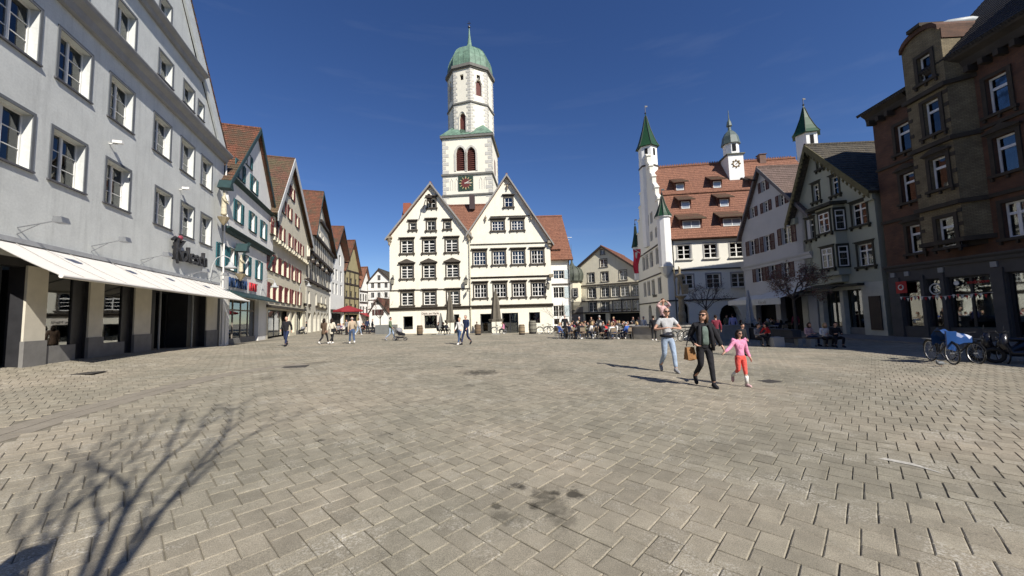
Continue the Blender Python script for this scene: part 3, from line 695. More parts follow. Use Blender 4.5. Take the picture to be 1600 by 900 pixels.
for u, z, lab in ((-10.7, 8.75, 'small white camera box between the upper windows of the grey house'), (-5.45, 8.7, 'small white camera box right of centre on the grey house wall')):
    t = thing('wall_camera', lab, 'camera', A.world(u, 0, z), A.root.rotation_euler.z, 'camera boxes on the grey house'); MB().tube([(0,0,-.03),(0,-.25,-.03)], .025, 6).build('arm', WHITE, t); MB().box(-.07,.07,-.42,-.12,0,.11).build('housing', WHITE, t)
# aerial on the roof behind
P = A.world(-1.3, -1.5, 13.2)
t = thing('roof_aerial', 'thin metal television aerial standing behind the grey gable', 'aerial', P); MB().tube([(0,0,0),(0,0,5.2)], .03, 5).build('mast', GREYM, t)
for z, l in ((4.7,.5),(3.6,.7),(2.6,.5),(1.6,.4)):
    MB().tube([(-l,-l*.3,z),(l,l*.3,z)], .015, 4).build('boom', GREYM, t)
    mb = MB()
    for k in range(5): x = -l+2*l*k/4; mb.tube([(x+.1,x*.3-.25,z),(x-.1,x*.3+.25,z)], .01, 4)
    mb.build('dipoles', GREYM, t)
MB().tube([(0,0,2.6),(1.5,.6,.2)], .012, 4).build('guy_wire', GREYM, t)

# ------------------------------------------------------------------ B: white house, teal shutters
B = House('gabled_house', 'white gabled house with teal shutters and a stone figure on its front', 'house', -19.0, 24, -.346, 1)
STB = dict(id='B', rd=.13, nx=1, ny=2, leaf=2, casing=(TEALD, .07, .03), sill=(TEALD, .07, .08, .3), shutter=(TEAL, .48), curtain=.8, bar=.06)
J1 = -.25
ops = rows(B, [(375.5,269), (397,288)], .85, 1.2, STB, J1)
o2 = rows(B, [(372.6,334), (394.6,347.5), (411.7,358.5)], .85, 1.45, STB, J1+.0)
wall(B, [[(.1,8.0),(10.7,8.0),(10.7,11.4),(.1,11.4)], [(.1,11.4),(10.7,11.4),(5.4,17.3)]], ops+o2, PL_WHITE, 9, (.1,10.7,8.0,11.4,11.4), y=J1)
uo, zo = B.px(386,233,.25); uo += .45; zo -= .75; window(B, uo, zo-.45, .7, .95, dict(STB, id='B3', shutter=(TEAL,.35), sides=(1,)), J1)
for o in B.root.children:
    if o.name.startswith('window') and o.location.y == 0: o.location.y = J1
o3 = rows(B, [(346.5,398), (362,405), (385,415), (404,424)], .8, 1.5, STB, 0)
zs = B.Z(375,436)
wall(B, [[(.1,3.9),(10.2,3.9),(10.2,8.0),(.1,8.0)], [(.1,-1.2),(10.2,-1.2),(10.2,3.9),(.1,3.9)]], o3+[(1.6,7.9,.1,3.55,.3)], PL_WHITE, 9, (.1,10.2,-1.2,8,8))
band(B, .05, 10.8, 11.55, .3, .55, TEALD, 'cornice', True); band(B, .05, 10.75, 8.1, .35, .42, TEALD, 'cornice', True)
gable_roof(B, .1, 11.4, 5.4, 17.3, 10.7, 11.4, 11, T_BROWN, .55, .7, .16, TEALD, y0=0)
mb = MB(); mb.hexa([(.8,-1.1,3.35),(10.0,-1.1,3.35),(10.0,-.02,3.85),(.8,-.02,3.85),(.8,-1.1,3.43),(10.0,-1.1,3.43),(10.0,-.02,3.95),(.8,-.02,3.95)]); B.part(mb, 'canopy', TEALD)
shopfront(B, 1.6, 7.9, .1, 3.55, .3, 4, .45, 2.6, M('stone_frame', (.25,.22,.18), .8))
text(B, 'MODEN', 2.75, 4.15, .95, M('sign_blue', (.02,.05,.13), .5), -.12, .1); text(B, 'ENT', 6.0, 4.15, .95, M('sign_scarlet', (.5,.03,.04), .5), -.12, .1)
for x in (3.6, 10.0):
    for zt in (8.0,): MB().tube([(x,-.02,zt-1.5),(x,-.2,zt-1.1),(x,-.5,zt-.35)], [.06,.09,.12], 6).build('bracket', TEALD, B.root)
pipe(B, [(.05,-.1,12.4),(.05,-.12,.3)], .05, WHITE)

# ------------------------------------------------------------------ C: cream house, oxblood shutters
Cc = House('gabled_house', 'tall cream gabled house with dark red shutters and mossy roof', 'house', -19.0, 24, -.346, 1)
STC = dict(id='C', rd=.3, nx=1, ny=2, leaf=2, shutter=(OXRED, .58), sill=(BROWNST, .07, .1, .15), curtain=.9, bar=.07, sides=(-1,1))
a1 = rows(Cc, [(422.5,411.7),(432,415.8),(441,419),(449,422.5),(459,426.7),(467,429)], 1.15, 1.65, STC, 0)
a2 = rows(Cc, [(423.3,457),(432.5,458.3),(441.7,460.5),(450,462.5),(458.8,464),(467.5,465.5)], 1.15, 1.65, STC, 0)
zsp = 9.6
wall(Cc, [[(9.95,-1.2),(27.6,-1.2),(27.6,zsp),(9.95,zsp)]], a1+a2+[(10.6,18.8,-.2,2.85,.3),(19.7,21.2,.4,2.8,.3),(22.2,25.8,-.2,2.9,.3)], PL_CREAM, 10, (9.95,27.6,-1.2,zsp,zsp))
shopfront(Cc, 10.6, 18.8, .2, 2.85, .5, 4, .05); shopfront(Cc, 22.2, 25.8, .2, 2.9, .3, 3, .3)
J2 = -.45
g1 = rows(Cc, [(450,294),(457,303)], 1.0, 1.35, STC, J2); g2 = rows(Cc, [(443,323.6),(452.7,333.4),(464.3,345)], 1.0, 1.4, STC, J2)
g3 = rows(Cc, [(428.7,358),(441,368),(454.5,378),(463.4,383),(471.4,389)], 1.0, 1.4, STC, J2)
uA, zA = Cc.px(463,248,.9)
wall(Cc, [[(9.95,zsp),(27.6,zsp),(27.6,12.0),(9.95,12.0)], [(9.95,12.0),(27.6,12.0),(uA-.6,zA-.5)]], g1+g2+g3, PL_CREAM, 10, (9.95,27.6,zsp,12,12), y=J2)
for o in Cc.root.children:
    if o.name.startswith('window') and o.location.z > zsp: o.location.y = J2
gable_roof(Cc, 9.95, 12.0, uA-.6, zA-.5, 27.6, 12.0, 12, T_MOSS, .9, .5, .2, M('pale_board2', (.5,.51,.5), .8), vw=.7)
mb = MB()
for x in range(10, 28): mb.box(x+.1, x+.45, J2-.1, .02, zsp-.35, zsp-.01)
Cc.part(mb, 'corbels', PL_CREAM); band(Cc, 9.95, 27.6, 3.25, .25, .15, BROWNST, 'string_course')

# ------------------------------------------------------------------ D: grey half-timbered house
Dd = House('half_timbered_house', 'grey half-timbered house with rows of narrow windows and brown half-hipped roof', 'house', -19.0, 24, -.346, 1)
STD = dict(id='D', rd=.2, nx=1, ny=2, leaf=1, curtain=.7, sill=(TIMB, .35, .2, .0), bar=.08)
D0, D1 = 28.0, 50.5
rowD = lambda y0_, cs, w, h, jy: rows(Dd, cs, w, h, STD, jy)
r1 = rows(Dd, [(476,466),(483,466.5),(494,468),(502,469),(509,470)], 1.1, 1.9, STD)
r2 = rows(Dd, [(477,430),(485,433),(496,437),(504,440),(511,442)], 1.1, 1.7, STD)
zb = Dd.Z(495,488)
wall(Dd, [[(D0,-1.5),(D1,-1.5),(D1,11.2),(D0,11.2)]], r1+r2+[(x,x+2.2,-.2,3.1,.6,'round') for x in (33.5,37,40.5,44,47)]+[(29.5,31.6,-.2,2.8,.4)], M('grey_timber_infill', (.60,.57,.48), .9, .08, 1), 10, (D0,D1,-1.5,11.2,11.2))
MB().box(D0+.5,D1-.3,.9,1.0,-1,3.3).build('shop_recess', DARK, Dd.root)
J3 = -.6
uD0, uD1 = D0, D1; zE = 14.6
g1 = rows(Dd, [(483,398),(490,402),(497,406),(505,411),(511,414)], 1.1, 1.4, STD, J3)
g2 = rows(Dd, [(495,364),(500,368),(505,372)], 1.0, 1.3, STD, J3)
ua, za = Dd.px(505,302,1.2)
wall(Dd, [[(D0,11.2),(D1,11.2),(D1,14.0),(D0,14.0)], [(D0,14.0),(D1,14.0),(ua,za)]], g1+g2, M('pale_infill', (.66,.62,.52), .9, .07, 1), 12, (D0,D1,11.2,14,14), y=J3)
for o in Dd.root.children:
    if o.name.startswith('window') and o.location.z > 11.2: o.location.y = J3
gable_roof(Dd, D0, 14.0, ua, za, D1, 14.0, 12, T_BROWN, 1.3, .5, .2, TEALD)
for z, p, y in ((11.4,.75,0),(14.2,.4,J3),(17.4,.4,J3),(7.6,.3,0)): band(Dd, D0 if z < 15 else D0+6, D1 if z < 15 else D1-5, z, .4, p, TIMB, 'timber_rail', y=y)
mb = MB()
for i in range(12):
    x = D0+.3+i*(D1-D0-.6)/11
    mb.box(x-.14, x+.14, -.05, -.002, 7.6, 11.2); mb.box(x-.14, x+.14, J3-.05, J3-.002, 11.4, 13.8)
    mb.hexa([(x-.1,-.05,10.2),(x+.1,-.05,10.2),(x+.1,-.0,10.2),(x-.1,-.0,10.2),(x-.1,-.6,11.1),(x+.1,-.6,11.1),(x+.1,-.35,11.1),(x-.1,-.35,11.1)])
Dd.part(mb, 'timber_posts', TIMB)
u0, z0 = Dd.px(496,486); MB().box(u0-.2, u0+9, -.12, -.01, 3.55, 4.6).build('name_board', M('olive_board', (.12,.10,.06), .7), Dd.root); text(Dd, 'Blumen & Garten', u0+4.4, 3.85, .95, M('cream_letter', (.6,.55,.4), .7), -.16, .03)

# ------------------------------------------------------------------ E: white house in the bend, F: ochre, G: small timbered with red roof
E_ = House('gabled_house', 'narrow white house with dark upper windows past the timbered house', 'house', -35.7, 72.5, -.2, 1)
STE = dict(id='E', rd=.15, nx=1, ny=2, leaf=2, curtain=.4, bar=.1, frame=M('grey_sash', (.25,.25,.25), .6))
e = []
for cs in ([(522,402),(531,407)], [(521,428),(526,429.5),(533,432)], [(521,451),(526,452),(533,453)]): e += rows(E_, cs, 1.5, 2.3, STE)
ws = E_.X(537.5,450)
wall(E_, [[(0,-2),(ws,-2),(ws,15.5),(0,15.5)], [(0,15.5),(ws,15.5),(ws*.5,19.3)]], e+[(.8,ws-.8,-.5,3.2,.5)], PL_WHITE, 10, (0,ws,-2,15.5,15.5))
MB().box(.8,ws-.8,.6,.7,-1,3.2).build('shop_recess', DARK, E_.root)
gable_roof(E_, 0, 15.5, ws*.5, 21.5, ws, 15.5, 14, T_BROWN, 1.2, .4, .2, TIMB)
band(E_, 0, ws, 3.9, .5, .3, TIMB)
F_ = House('gabled_house', 'ochre yellow half-timbered house with a small brown gable far down the street', 'house', -37.8, 83, 0, 1)
ws = F_.X(561,470); STF = dict(id='F', rd=.12, nx=1, ny=1, leaf=1, curtain=.2, bar=.1, frame=TIMB)
f = []
for cs in ([(543,438),(549,441),(556,444)], [(542,460),(549,461),(556,462.5)], [(542,480),(549,481),(556,482)]): f += rows(F_, cs, 1.0, 1.8, STF)
OCH = M('ochre_render', (.34,.29,.16), .9, .1, 1)
wall(F_, [[(0,-2),(ws,-2),(ws,13.2),(0,13.2)], [(0,13.2),(ws,13.2),(ws*.75,18.5),(ws*.45,18.5)]], f+[(.5,ws-.5,-1,3,.4)], OCH, 9, (0,ws,-2,13,13))
MB().box(.5,ws-.5,.5,.6,-1,3).build('shop_recess', DARK, F_.root)
gable_roof(F_, 0, 13.2, ws*.55, 20.5, ws, 13.2, 10, T_BROWN, .6, .4, .25, TIMB)
mb = MB()
for z in (3.6,7.0,10.2,13.3): mb.box(0, ws, -.12, -.003, z-.35, z)
for x in (0.1, ws*.33, ws*.66, ws-.35): mb.box(x, x+.3, -.1, -.003, 3.6, 13)
F_.part(mb, 'timber_frame', TIMB)
G_ = House('half_timbered_house', 'small white timbered house with orange tiled roof at the street end', 'house', -37.8, 91.5, .12, 1)
ws = max(5, G_.X(577,480)); g = []
for cs in ([(564,464),(568,465),(572,466)], [(564,484),(568,484.5),(573,485)]): g += rows(G_, cs, .8, 1.8, dict(STF, id='G', frame=TIMB))
wall(G_, [[(0,-2),(ws,-2),(ws,10),(0,10)], [(0,10),(ws,10),(ws*.6,14.2)]], g, PL_WHITE, 9, (0,ws,-2,10,10))
gable_roof(G_, 0, 10, ws*.6, 15.0, ws, 10, 9, T_REDY, .5, .3, .2, TIMB)
mb = MB()
for z in (3.4,6.2,9): mb.box(0, ws, -.12, -.003, z-.4, z)
G_.part(mb, 'timber_frame', TIMB)
MB().hexa([(.0,-2.2,2.4),(ws,-2.2,2.4),(ws,0,3.3),(0,0,3.3),(.0,-2.2,2.5),(ws,-2.2,2.5),(ws,-.05,3.4),(0,-.05,3.4)]).build('red_awning', M('red_cloth', (.27,.028,.035), .8), G_.root)
# white gabled houses closing the street
def frontal(name, label, x0, x1, ax, ay, ey, Y, basez, mat, D, rmat, st, wins, w, h, bands=()):
    a = atY(x0, ey, Y); b = atY(x1, ey, Y); H = House(name, label, 'house', a.x, Y, 1, 0); W_ = b.x-a.x; ap = H.px(ax, ay)
    o = []
    for cs in wins: o += rows(H, cs, w, h, st)
    wall(H, [[(0,basez),(W_,basez),(W_,a.z),(0,a.z)], [(0,a.z),(W_,a.z),ap]], o, mat, D, (0,W_,basez,a.z,a.z))
    gable_roof(H, 0, a.z, ap[0], ap[1], W_, a.z, D, rmat, .3, .3, .2, TIMB, vw=.35)
    for y in bands: band(H, 0, W_, H.Z((x0+x1)/2, y), .2, .08, BROWNST)
    return H, W_, a.z
STH = dict(id='H', rd=.12, nx=1, ny=2, leaf=2, curtain=.5, bar=.09, frame=M('grey_sash', (.25,.25,.25)))
frontal('gabled_house', 'tall white gabled house closing the end of the left street', 575, 612, 592, 421, 441, 95, -3, PL_WHITE, 16, T_DARK, STH, [[(592,434)], [(582,446),(592,446),(603,446)], [(582,461),(592,461),(603,461)], [(582,477),(592,477),(602,477)]], .8, 1.35, (441,454,468,482))
frontal('gabled_house', 'small white gabled house with two shuttered windows, beside the cream double house', 577, 606, 590, 467, 489, 84, -2, PL_WHITE, 10, T_BROWN, dict(STH, id='I', shutter=(MAROON,.5)), [[(590,472)], [(588,488),(593,488)]], .8, 1.3)
# ------------------------------------------------------------------ J: the cream double house in the middle
BR = BROWNST
STJ = dict(id='J', rd=.1, nx=1, ny=3, leaf=2, casing=(BR,.14,.05), hood=(BR,.2,.22,.12), sill=(BR,.13,.16,.1,3), curtain=.75, bar=.07, munt=.045, transom=.68)
STJs = dict(STJ, id='Js', ny=2, leaf=1, nx=2); STJs.pop('transom')
STJp = dict(STJ, id='Jp', hood=(BR,.18,.26,.16,1))
STJ2 = dict(STJ, id='J2', nx=2, ny=3); STJ2.pop('transom')
J1_ = House('gabled_house', 'left of the two middle cream gables, with three columns of dark framed windows', 'house', -13.6, 41, 1, 0, 'the two cream gabled houses in the middle')
ops = rows(J1_, [(636,385),(670.5,384.7),(705.7,384)], 1.3, 1.45, STJ); ops += rows(J1_, [(636,424.5),(670.5,424),(707,423)], 1.3, 1.45, STJp); ops += rows(J1_, [(636.5,467),(671.5,466),(708,464.5)], 1.3, 1.45, STJ)
ops += rows(J1_, [(674.6,317.5)], .85, 1.05, STJs); ops += rows(J1_, [(673.6,352.5)], .9, 1.05, STJs); ops += rows(J1_, [(645,353.5),(699,352)], .65, .8, dict(STJs, id='Jt', nx=1))
def opx(H, x0, y0, x1, y1, rd=.3, arch=None):
    a = H.px(x0, y1); b = H.px(x1, y0); return (a[0], b[0], a[1], b[1], rd, arch)
gl = [opx(J1_,629.8,494,645,515), opx(J1_,663,492.5,682.5,513.5), opx(J1_,709.5,491,717.5,523)]
wall(J1_, [[(0,-1.2),(9,-1.2),(9,10.85),(0,10.85)], [(0,10.85),(9,10.85),(4.72,16.7)]], ops+gl, PL_IVORY, 12, (0,9,-1.2,10.85,10.85))
for o in gl: shopfront(J1_, o[0], o[1], o[2], o[3], .2, 1, .02, None, SHOPD, 1.5)
u_, z_ = J1_.px(672.7,487); mb = MB(); mb.box(gl[1][0]-.3, gl[1][0]-.02, -.03, -.003, .2, gl[1][3]+.5); mb.box(gl[1][1]+.02, gl[1][1]+.3, -.03, -.003, .2, gl[1][3]+.5); mb.box(gl[1][0]-.02, gl[1][1]+.02, -.03, -.003, gl[1][3]+.02, gl[1][3]+.5); J1_.part(mb, 'painted_surround', M('pale_pink', (.72,.66,.58), .9))
text(J1_, 'Optik am Markt', gl[1][0]/2+gl[1][1]/2, gl[1][3]+.12, .3, BR, -.05, .01)
gable_roof(J1_, 0, 10.85, 4.72, 16.7, 9.0, 10.85, 12, T_REDY, .4, .4, .12, M('zinc_verge', (.27,.26,.24), .7), vw=.18)
band(J1_, 0, 9.0, 2.85, .32, .28, BR, 'ground_cornice', True); band(J1_, 0, 9.0, J1_.Z(640,453.3)+.05, .1, .08, BR)
for u, z in ((.05,10.3),(8.95,10.5)):
    mb = MB(); mb.ell((u,-.25,z+.2),(.2,.18,.16)); mb.box(u-.28,u+.28,-.45,-.01,z+.32,z+.5); mb.ell((u,-.2,z-.25),(.15,.15,.28)); mb.box(u-.2,u+.2,-.35,-.01,z-.05,z+.06); J1_.part(mb, 'carved_corbel', M('carved_stone', (.3,.25,.18), .9, .3, 5))
mb = MB(); mb.box(4.55,4.85,-1.1,0,14.55,14.85); mb.box(4.4,5.0,-1.25,-.8,14.8,15.1); mb.tube([(4.3,-.9,14.7),(4.0,-.95,13.6)], .05); mb.lathe([(.16,-.08),(.16,.08)], (4.7,-1.0,15.2), 8); J1_.part(mb, 'hoist_beam', TIMB)
J2_ = House('gabled_house', 'right of the two middle cream gables, with four columns of dark framed windows', 'house', -13.6, 41, 1, 0, 'the two cream gabled houses in the middle')
Z2 = 9.95
ops = rows(J2_, [(749.5,403.7),(779.7,403),(809.8,402.2),(839.7,401.2)], 1.35, 1.5, STJ2); ops += rows(J2_, [(750.8,454.6),(781.2,453.7),(811,452.8),(841,452)], 1.35, 1.5, STJ2)
ops += rows(J2_, [(778,353),(808.3,352)], 1.35, 1.1, STJ2); ops += rows(J2_, [(794.6,316)], .9, 1.1, STJs)
gl = [opx(J2_,751,490,768,522), opx(J2_,785,488.5,809.5,521), opx(J2_,827,487.6,843.5,505)]
wall(J2_, [[(9.02,-1.2),(18.0,-1.2),(18.0,9.9),(9.02,9.9)], [(9.02,9.9),(18.0,9.9),(9.02,11.3)], [(9.02,11.3),(18.0,9.9),(13.35,17.4)]], ops+gl, PL_IVORY, 12, (9.02,18.0,-1.2,11,9.9), y=-.06)
for o in J2_.root.children:
    if o.name.startswith('window'): o.location.y = -.06
for o in gl: shopfront(J2_, o[0], o[1], o[2], o[3], .12, 1 if o[1]-o[0] < 1.5 else 2, .02, None, SHOPD, 1.5)
gable_roof(J2_, 9.02, 11.1, 13.35, 17.4, 18.0, 9.9, 12, T_REDY, .5, .4, .12, M('zinc_verge', (.27,.26,.24), .7), vw=.18)
band(J2_, 9.02, 18.1, 2.85, .32, .3, BR, 'ground_cornice', True, y=-.06); band(J2_, 9.05, 18.1, J2_.Z(800,431.7), .16, .2, BR, 'string_course', True, y=-.06); band(J2_, 9.05, 18.0, J2_.Z(800,380), .1, .09, BR, y=-.06); band(J2_, 11.4, 15.8, J2_.Z(795,337.5), .09, .08, BR, y=-.06)
for x, y in ((792.5,292),(759,341),(829.5,339)):
    u, z = J2_.px(x, y); mb = MB(); mb.ell((u,-.25,z),(.13,.15,.17)); mb.ell((u,-.25,z-.28),(.09,.1,.16)); mb.tube([(u,0,z+.2),(u,-.3,z+.3)], .02)
    if x == 792.5: mb.tube([(u-.35,-.1,z+.25),(u+.35,-.1,z+.25)], .03)
    J2_.part(mb, 'stone_head', M('carved_stone', (.3,.25,.18)))
mb = MB(); mb.box(17.7,18.2,-.5,0,9.55,9.85); mb.box(17.8,18.15,-.35,0,9.2,9.55); mb.box(17.75,18.2,-.45,0,5.75,6.1); J2_.part(mb, 'corner_corbel', M('carved_stone', (.3,.25,.18)))
pipe(J2_, [(9.0,-.22,10.2),(9.0,-.2,2.9),(9.0,-.14,.1)], .05, M('pipe_cream',(.6,.56,.42),.6))
mb = MB(); roof_plane(mb, (16.2,-.2,12.0),(16.2,2.2,12.9),(16.9,2.2,13.1),(16.9,-.2,12.2)) if False else None
# lanterns fixed to the fronts
def lantern(H, x, y, lab, s=1):
    u, z = H.px(x, y, .5); P = H.world(u, 0, z)
    t = thing('wall_lantern', lab, 'lantern', P, H.root.rotation_euler.z, 'wrought lanterns on the cream houses', s)
    MB().tube([(0,0,.5),(0,-.25,.75),(0,-.5,.62),(0,-.5,.42)], .03, 5).tube([(0,0,-.1),(0,-.2,.2),(0,-.1,.5)], .022, 5).build('bracket', BLACKM, t)
    MB().lathe([(.06,-.32),(.16,-.28),(.22,.22),(.05,.42)], (0,-.5,0), 6).build('lamp_glass', M('lantern_glass', (.25,.24,.2), .2), t); MB().lathe([(.25,.22),(.2,.3),(.04,.5)], (0,-.5,0), 6).lathe([(.1,-.4),(.14,-.3)], (0,-.5,0), 6).build('cap', BLACKM, t)
lantern(J1_, 613, 440, 'wrought wall lantern at the left corner of the cream double house'); lantern(J1_, 728, 440, 'wrought wall lantern at the joint between the two cream gables'); lantern(J2_, 856, 447, 'wrought wall lantern at the right end of the cream double house')
t = thing('projecting_sign', 'small round projecting shop sign between the cream gables', 'sign', J1_.world(*[J1_.px(731,452,.5)[0]], 0, J1_.px(731,452,.5)[1]))
MB().tube([(0,0,.1),(0,-.8,.1)], .025).build('bracket', BLACKM, t); MB().box(-.02,.02,-.8,-.3,-.3,.06).build('sign_plate', BR, t)

# ------------------------------------------------------------------ roofs behind, with chimneys
def backroof(name, lab, x0, x1, yr, ye, Y, depth, endmat, hip=False):
    a = atY(x0, yr, Y+depth/2); b = atY(x1, yr, Y+depth/2); zr = (a.z+b.z)/2; e = atY((x0+x1)/2, ye, Y).z
    H = House(name, lab, 'house', a.x, Y, 1, 0); W_ = b.x-a.x; mb = MB()
    wall(H, [[(0,-1.5),(W_,-1.5),(W_,e),(0,e)]], [], endmat, depth, (0,W_,-1.5,e,e)); D = depth
    roof_plane(mb, (-.2,-.5,e-.1),(W_+.2,-.5,e-.1),(W_+.2,D/2,zr),(-.2,D/2,zr)); roof_plane(mb, (W_+.2,D+.5,e-.1),(-.2,D+.5,e-.1),(-.2,D/2,zr),(W_+.2,D/2,zr)); mb.tube([(-.2,D/2,zr+.05),(W_+.2,D/2,zr+.05)], .13)
    H.part(mb, 'roof', T_RED)
    g = MB(); g.q((W_,0,e),(W_,D,e),(W_,D/2,zr-.1)); g.q((0,0,e),(0,D/2,zr-.1),(0,D,e)); H.part(g, 'gable_end', endmat); return H, W_, e, zr
Hn, wn, en, zn = backroof('tiled_house', 'long orange tiled roof showing between the two cream gables', 633, 770, 321.5, 385, 53.5, 9, PL_IVORY)
Hn.part(MB().box(.05,1.2,3.2,4.4,zn-1.5,zn+.25), 'chimney', M('brick_red', (.3,.1,.06), .9)); Hn.part(MB().box(wn-3.6,wn-2.8,3.2,4.0,zn-1,zn+1.3), 'chimney', M('dark_stack', (.07,.05,.05), .9))
# right house with pale shutters
K = House('tiled_house', 'white house with pale blue shutters and steep orange roof right of the cream gables', 'house', 3.4, 45, 1, 0)
uk0, uk1 = 0.8, K.X(891,450); ek = K.Z(885,405); zk = 15.6
STK = dict(id='K', rd=.1, nx=2, ny=2, leaf=2, bar=.06, curtain=.6, shutter=(M('pale_blue_shutter', (.5,.58,.6), .7), .6), sides=(1,), casing=(WHITE,.06,.02))
ops = rows(K, [(873,429)], 1.3, 1.05, STK)+rows(K, [(873,457)], 1.3, 1.35, STK)+rows(K, [(873,486)], 1.3, 1.35, STK)
wall(K, [[(uk0,-1.2),(uk1,-1.2),(uk1,ek),(uk0,ek)]], ops+[opx(K,866,498,874,507), opx(K,866,509,879,523)], PL_WHITE, 14, (uk0,uk1,-1.2,ek,ek)); MB().box(uk0,uk1-1,.5,.6,-1,3).build('doorway', TIMB, K.root)
mb = MB(); roof_plane(mb, (uk0-1.5,-.6,ek-.1),(uk1+.4,-.6,ek-.1),(uk1+.3,7,zk),(uk0-3,7,zk)); roof_plane(mb, (uk1+.4,14.6,ek),(uk0-3,14.6,ek),(uk0-3,7,zk),(uk1+.3,7,zk)); mb.tube([(uk0-3,7,zk+.05),(uk1+.3,7,zk+.05)], .15); K.part(mb, 'roof', T_RED)
K.part(MB().q((uk1,0,ek),(uk1,14,ek),(uk1,7,zk-.1)), 'gable_end', PL_WHITE)
uw = K.X(870,400); window(K, uw, ek+.3, .7, .9, dict(id='Kd', rd=.02, nx=1, ny=2, leaf=1, casing=(WHITE,.12,.1)), parent=K.root).location.y = .9
K.part(MB().box(uw-.5,uw+.5,.95,3.5,ek+.2,ek+1.4), 'dormer', PL_WHITE); K.part(MB().hexa([(uw-.7,.5,ek+1.35),(uw+.7,.5,ek+1.35),(uw+.7,4.2,ek+3.2),(uw-.7,4.2,ek+3.2),(uw-.7,.5,ek+1.45),(uw+.7,.5,ek+1.45),(uw+.7,4.2,ek+3.3),(uw-.7,4.2,ek+3.3)]), 'dormer_roof', T_RED)
K.part(MB().box(uk0+.2,uk1-.2,3.4,3.6,zk-5.9,zk-5.75), 'snow_guard', ZINC)
band(K, uk0, uk1, K.Z(880,443), .15, .12, BR); pipe(K, [(uk1-.1,-.15,ek),(uk1-.1,-.15,.2)], .06, BLACKM)
MB().tube([(uk1,7,zk-3),(uk1+1.6,7,zk-3.1)], .04).tube([(uk1,7,zk-3.4),(uk1+1.3,7,zk-3.4)], .03).build('roof_aerial_arm', WHITE, K.root)

# ------------------------------------------------------------------ church tower
def oct_pts(r, rot, n=8): return [(r*math.cos(rot+2*math.pi*i/n), r*math.sin(rot+2*math.pi*i/n)) for i in range(n)]
t0 = atY(692, 273, 78.2)
CT = House('church_tower', 'tall white church tower with clock and green copper onion dome behind the cream gables', 'church tower', t0.x, 78.2, .996, -.088)
Wd = CT.X(767.8, 240); zt = CT.Z(728,211.5); zc1 = CT.Z(728,271); zc2 = CT.Z(735,303)
PL_T = M('tower_render', (.78,.74,.62), .92, .05, .4, bump=.1, bscale=10, var2=.03); QU = M('quoin_stone', (.50,.485,.44), .9, .15, 1.5)
wt = 1.85
belfry = []
for x in (719.5, 736.5):
    u = CT.X(x, 250); belfry.append((u-.95, u+.95, CT.Z(x,267), CT.Z(x,229.5), .8, 'point'))
wall(CT, [[(0,-2),(Wd,-2),(Wd,zt),(0,zt)]], belfry, PL_T, Wd, (0,Wd,-2,zt,zt))
for o in belfry:
    mb = MB(); n = 12; zl = o[2]; zh = o[3]
    mb.k = 1; mb.q((o[0],.78,zl),(o[1],.78,zl),(o[1],.78,zh),(o[0],.78,zh)); mb.k = 0
    for i in range(n): z = zl+(zh-zl)*i/n; mb.hexa([(o[0],.25,z),(o[1],.25,z),(o[1],.6,z+.38),(o[0],.6,z+.38),(o[0],.25,z+.08),(o[1],.25,z+.08),(o[1],.6,z+.46),(o[0],.6,z+.46)])
    louv = mb.build('louvre', [M('louvre_red', (.11,.035,.028), .7), DARK], CT.root)
    # stone surround
    a = MB(); uc = (o[0]+o[1])/2; hw = (o[1]-o[0])/2; zs = o[3]-hw*1.5; hh = hw*1.5; prev = None; pts = []
    for i in range(-10, 11):
        tt = abs(i)/10; k = math.sqrt(max(0,1-((tt+.6)/1.6)**2))/math.sqrt(1-(.6/1.6)**2); pts.append((uc+hw*i/10, zs+hh*k))
    path = [(o[0], zl)]+pts+[(o[1], zl)]
    for p, q in zip(path, path[1:]):
        def off(pt, k): dx, dz = pt[0]-uc, max(0, pt[1]-zs); l = math.hypot(dx, dz) or 1; return (pt[0]+dx/l*k, pt[1]+dz/l*k)
        P_, Q_ = off(p, .42), off(q, .42); a.hexa([(p[0],-.12,p[1]),(q[0],-.12,q[1]),(q[0],-.002,q[1]),(p[0],-.002,p[1]),(P_[0],-.12,P_[1]),(Q_[0],-.12,Q_[1]),(Q_[0],-.002,Q_[1]),(P_[0],-.002,P_[1])])
    a.build('belfry_surround', QU, CT.root)
u = CT.X(778, 0)
mb = MB(); mb.box(Wd+.002, Wd+.02, Wd*.42, Wd*.58, CT.Z(728,262), CT.Z(728,238)); CT.part(mb, 'side_opening', M('louvre_red', (.13,.03,.028)))
for z, p, h in ((zt, .45, .5), (zc1, .3, .4), (zc2, .25, .35)):
    mb = MB(); mb.box(-p, Wd+p, -p, -.003, z-h, z); mb.box(-p, -.003, -.003, Wd+p, z-h, z); mb.box(Wd+.003, Wd+p, -.003, Wd+p, z-h, z); mb.box(-.003, Wd+.003, Wd+.003, Wd+p, z-h, z); CT.part(mb, 'cornice', M('tower_cornice', (.16,.155,.14), .85))

mb = MB(); z = 6; i = 0
while z < zt-.9:
    l = 1.35 if i % 2 else .75; l2 = .75 if i % 2 else 1.35
    mb.box(-.05, l, -.05, .0, z, z+.72); mb.box(Wd-l, Wd+.05, -.05, .0, z, z+.72); mb.box(Wd, Wd+.05, 0, l2, z, z+.72); mb.box(Wd, Wd+.05, Wd-l, Wd, z, z+.72); z += .92; i += 1
tag(CT.part(mb, 'quoins', QU), kind='stuff')
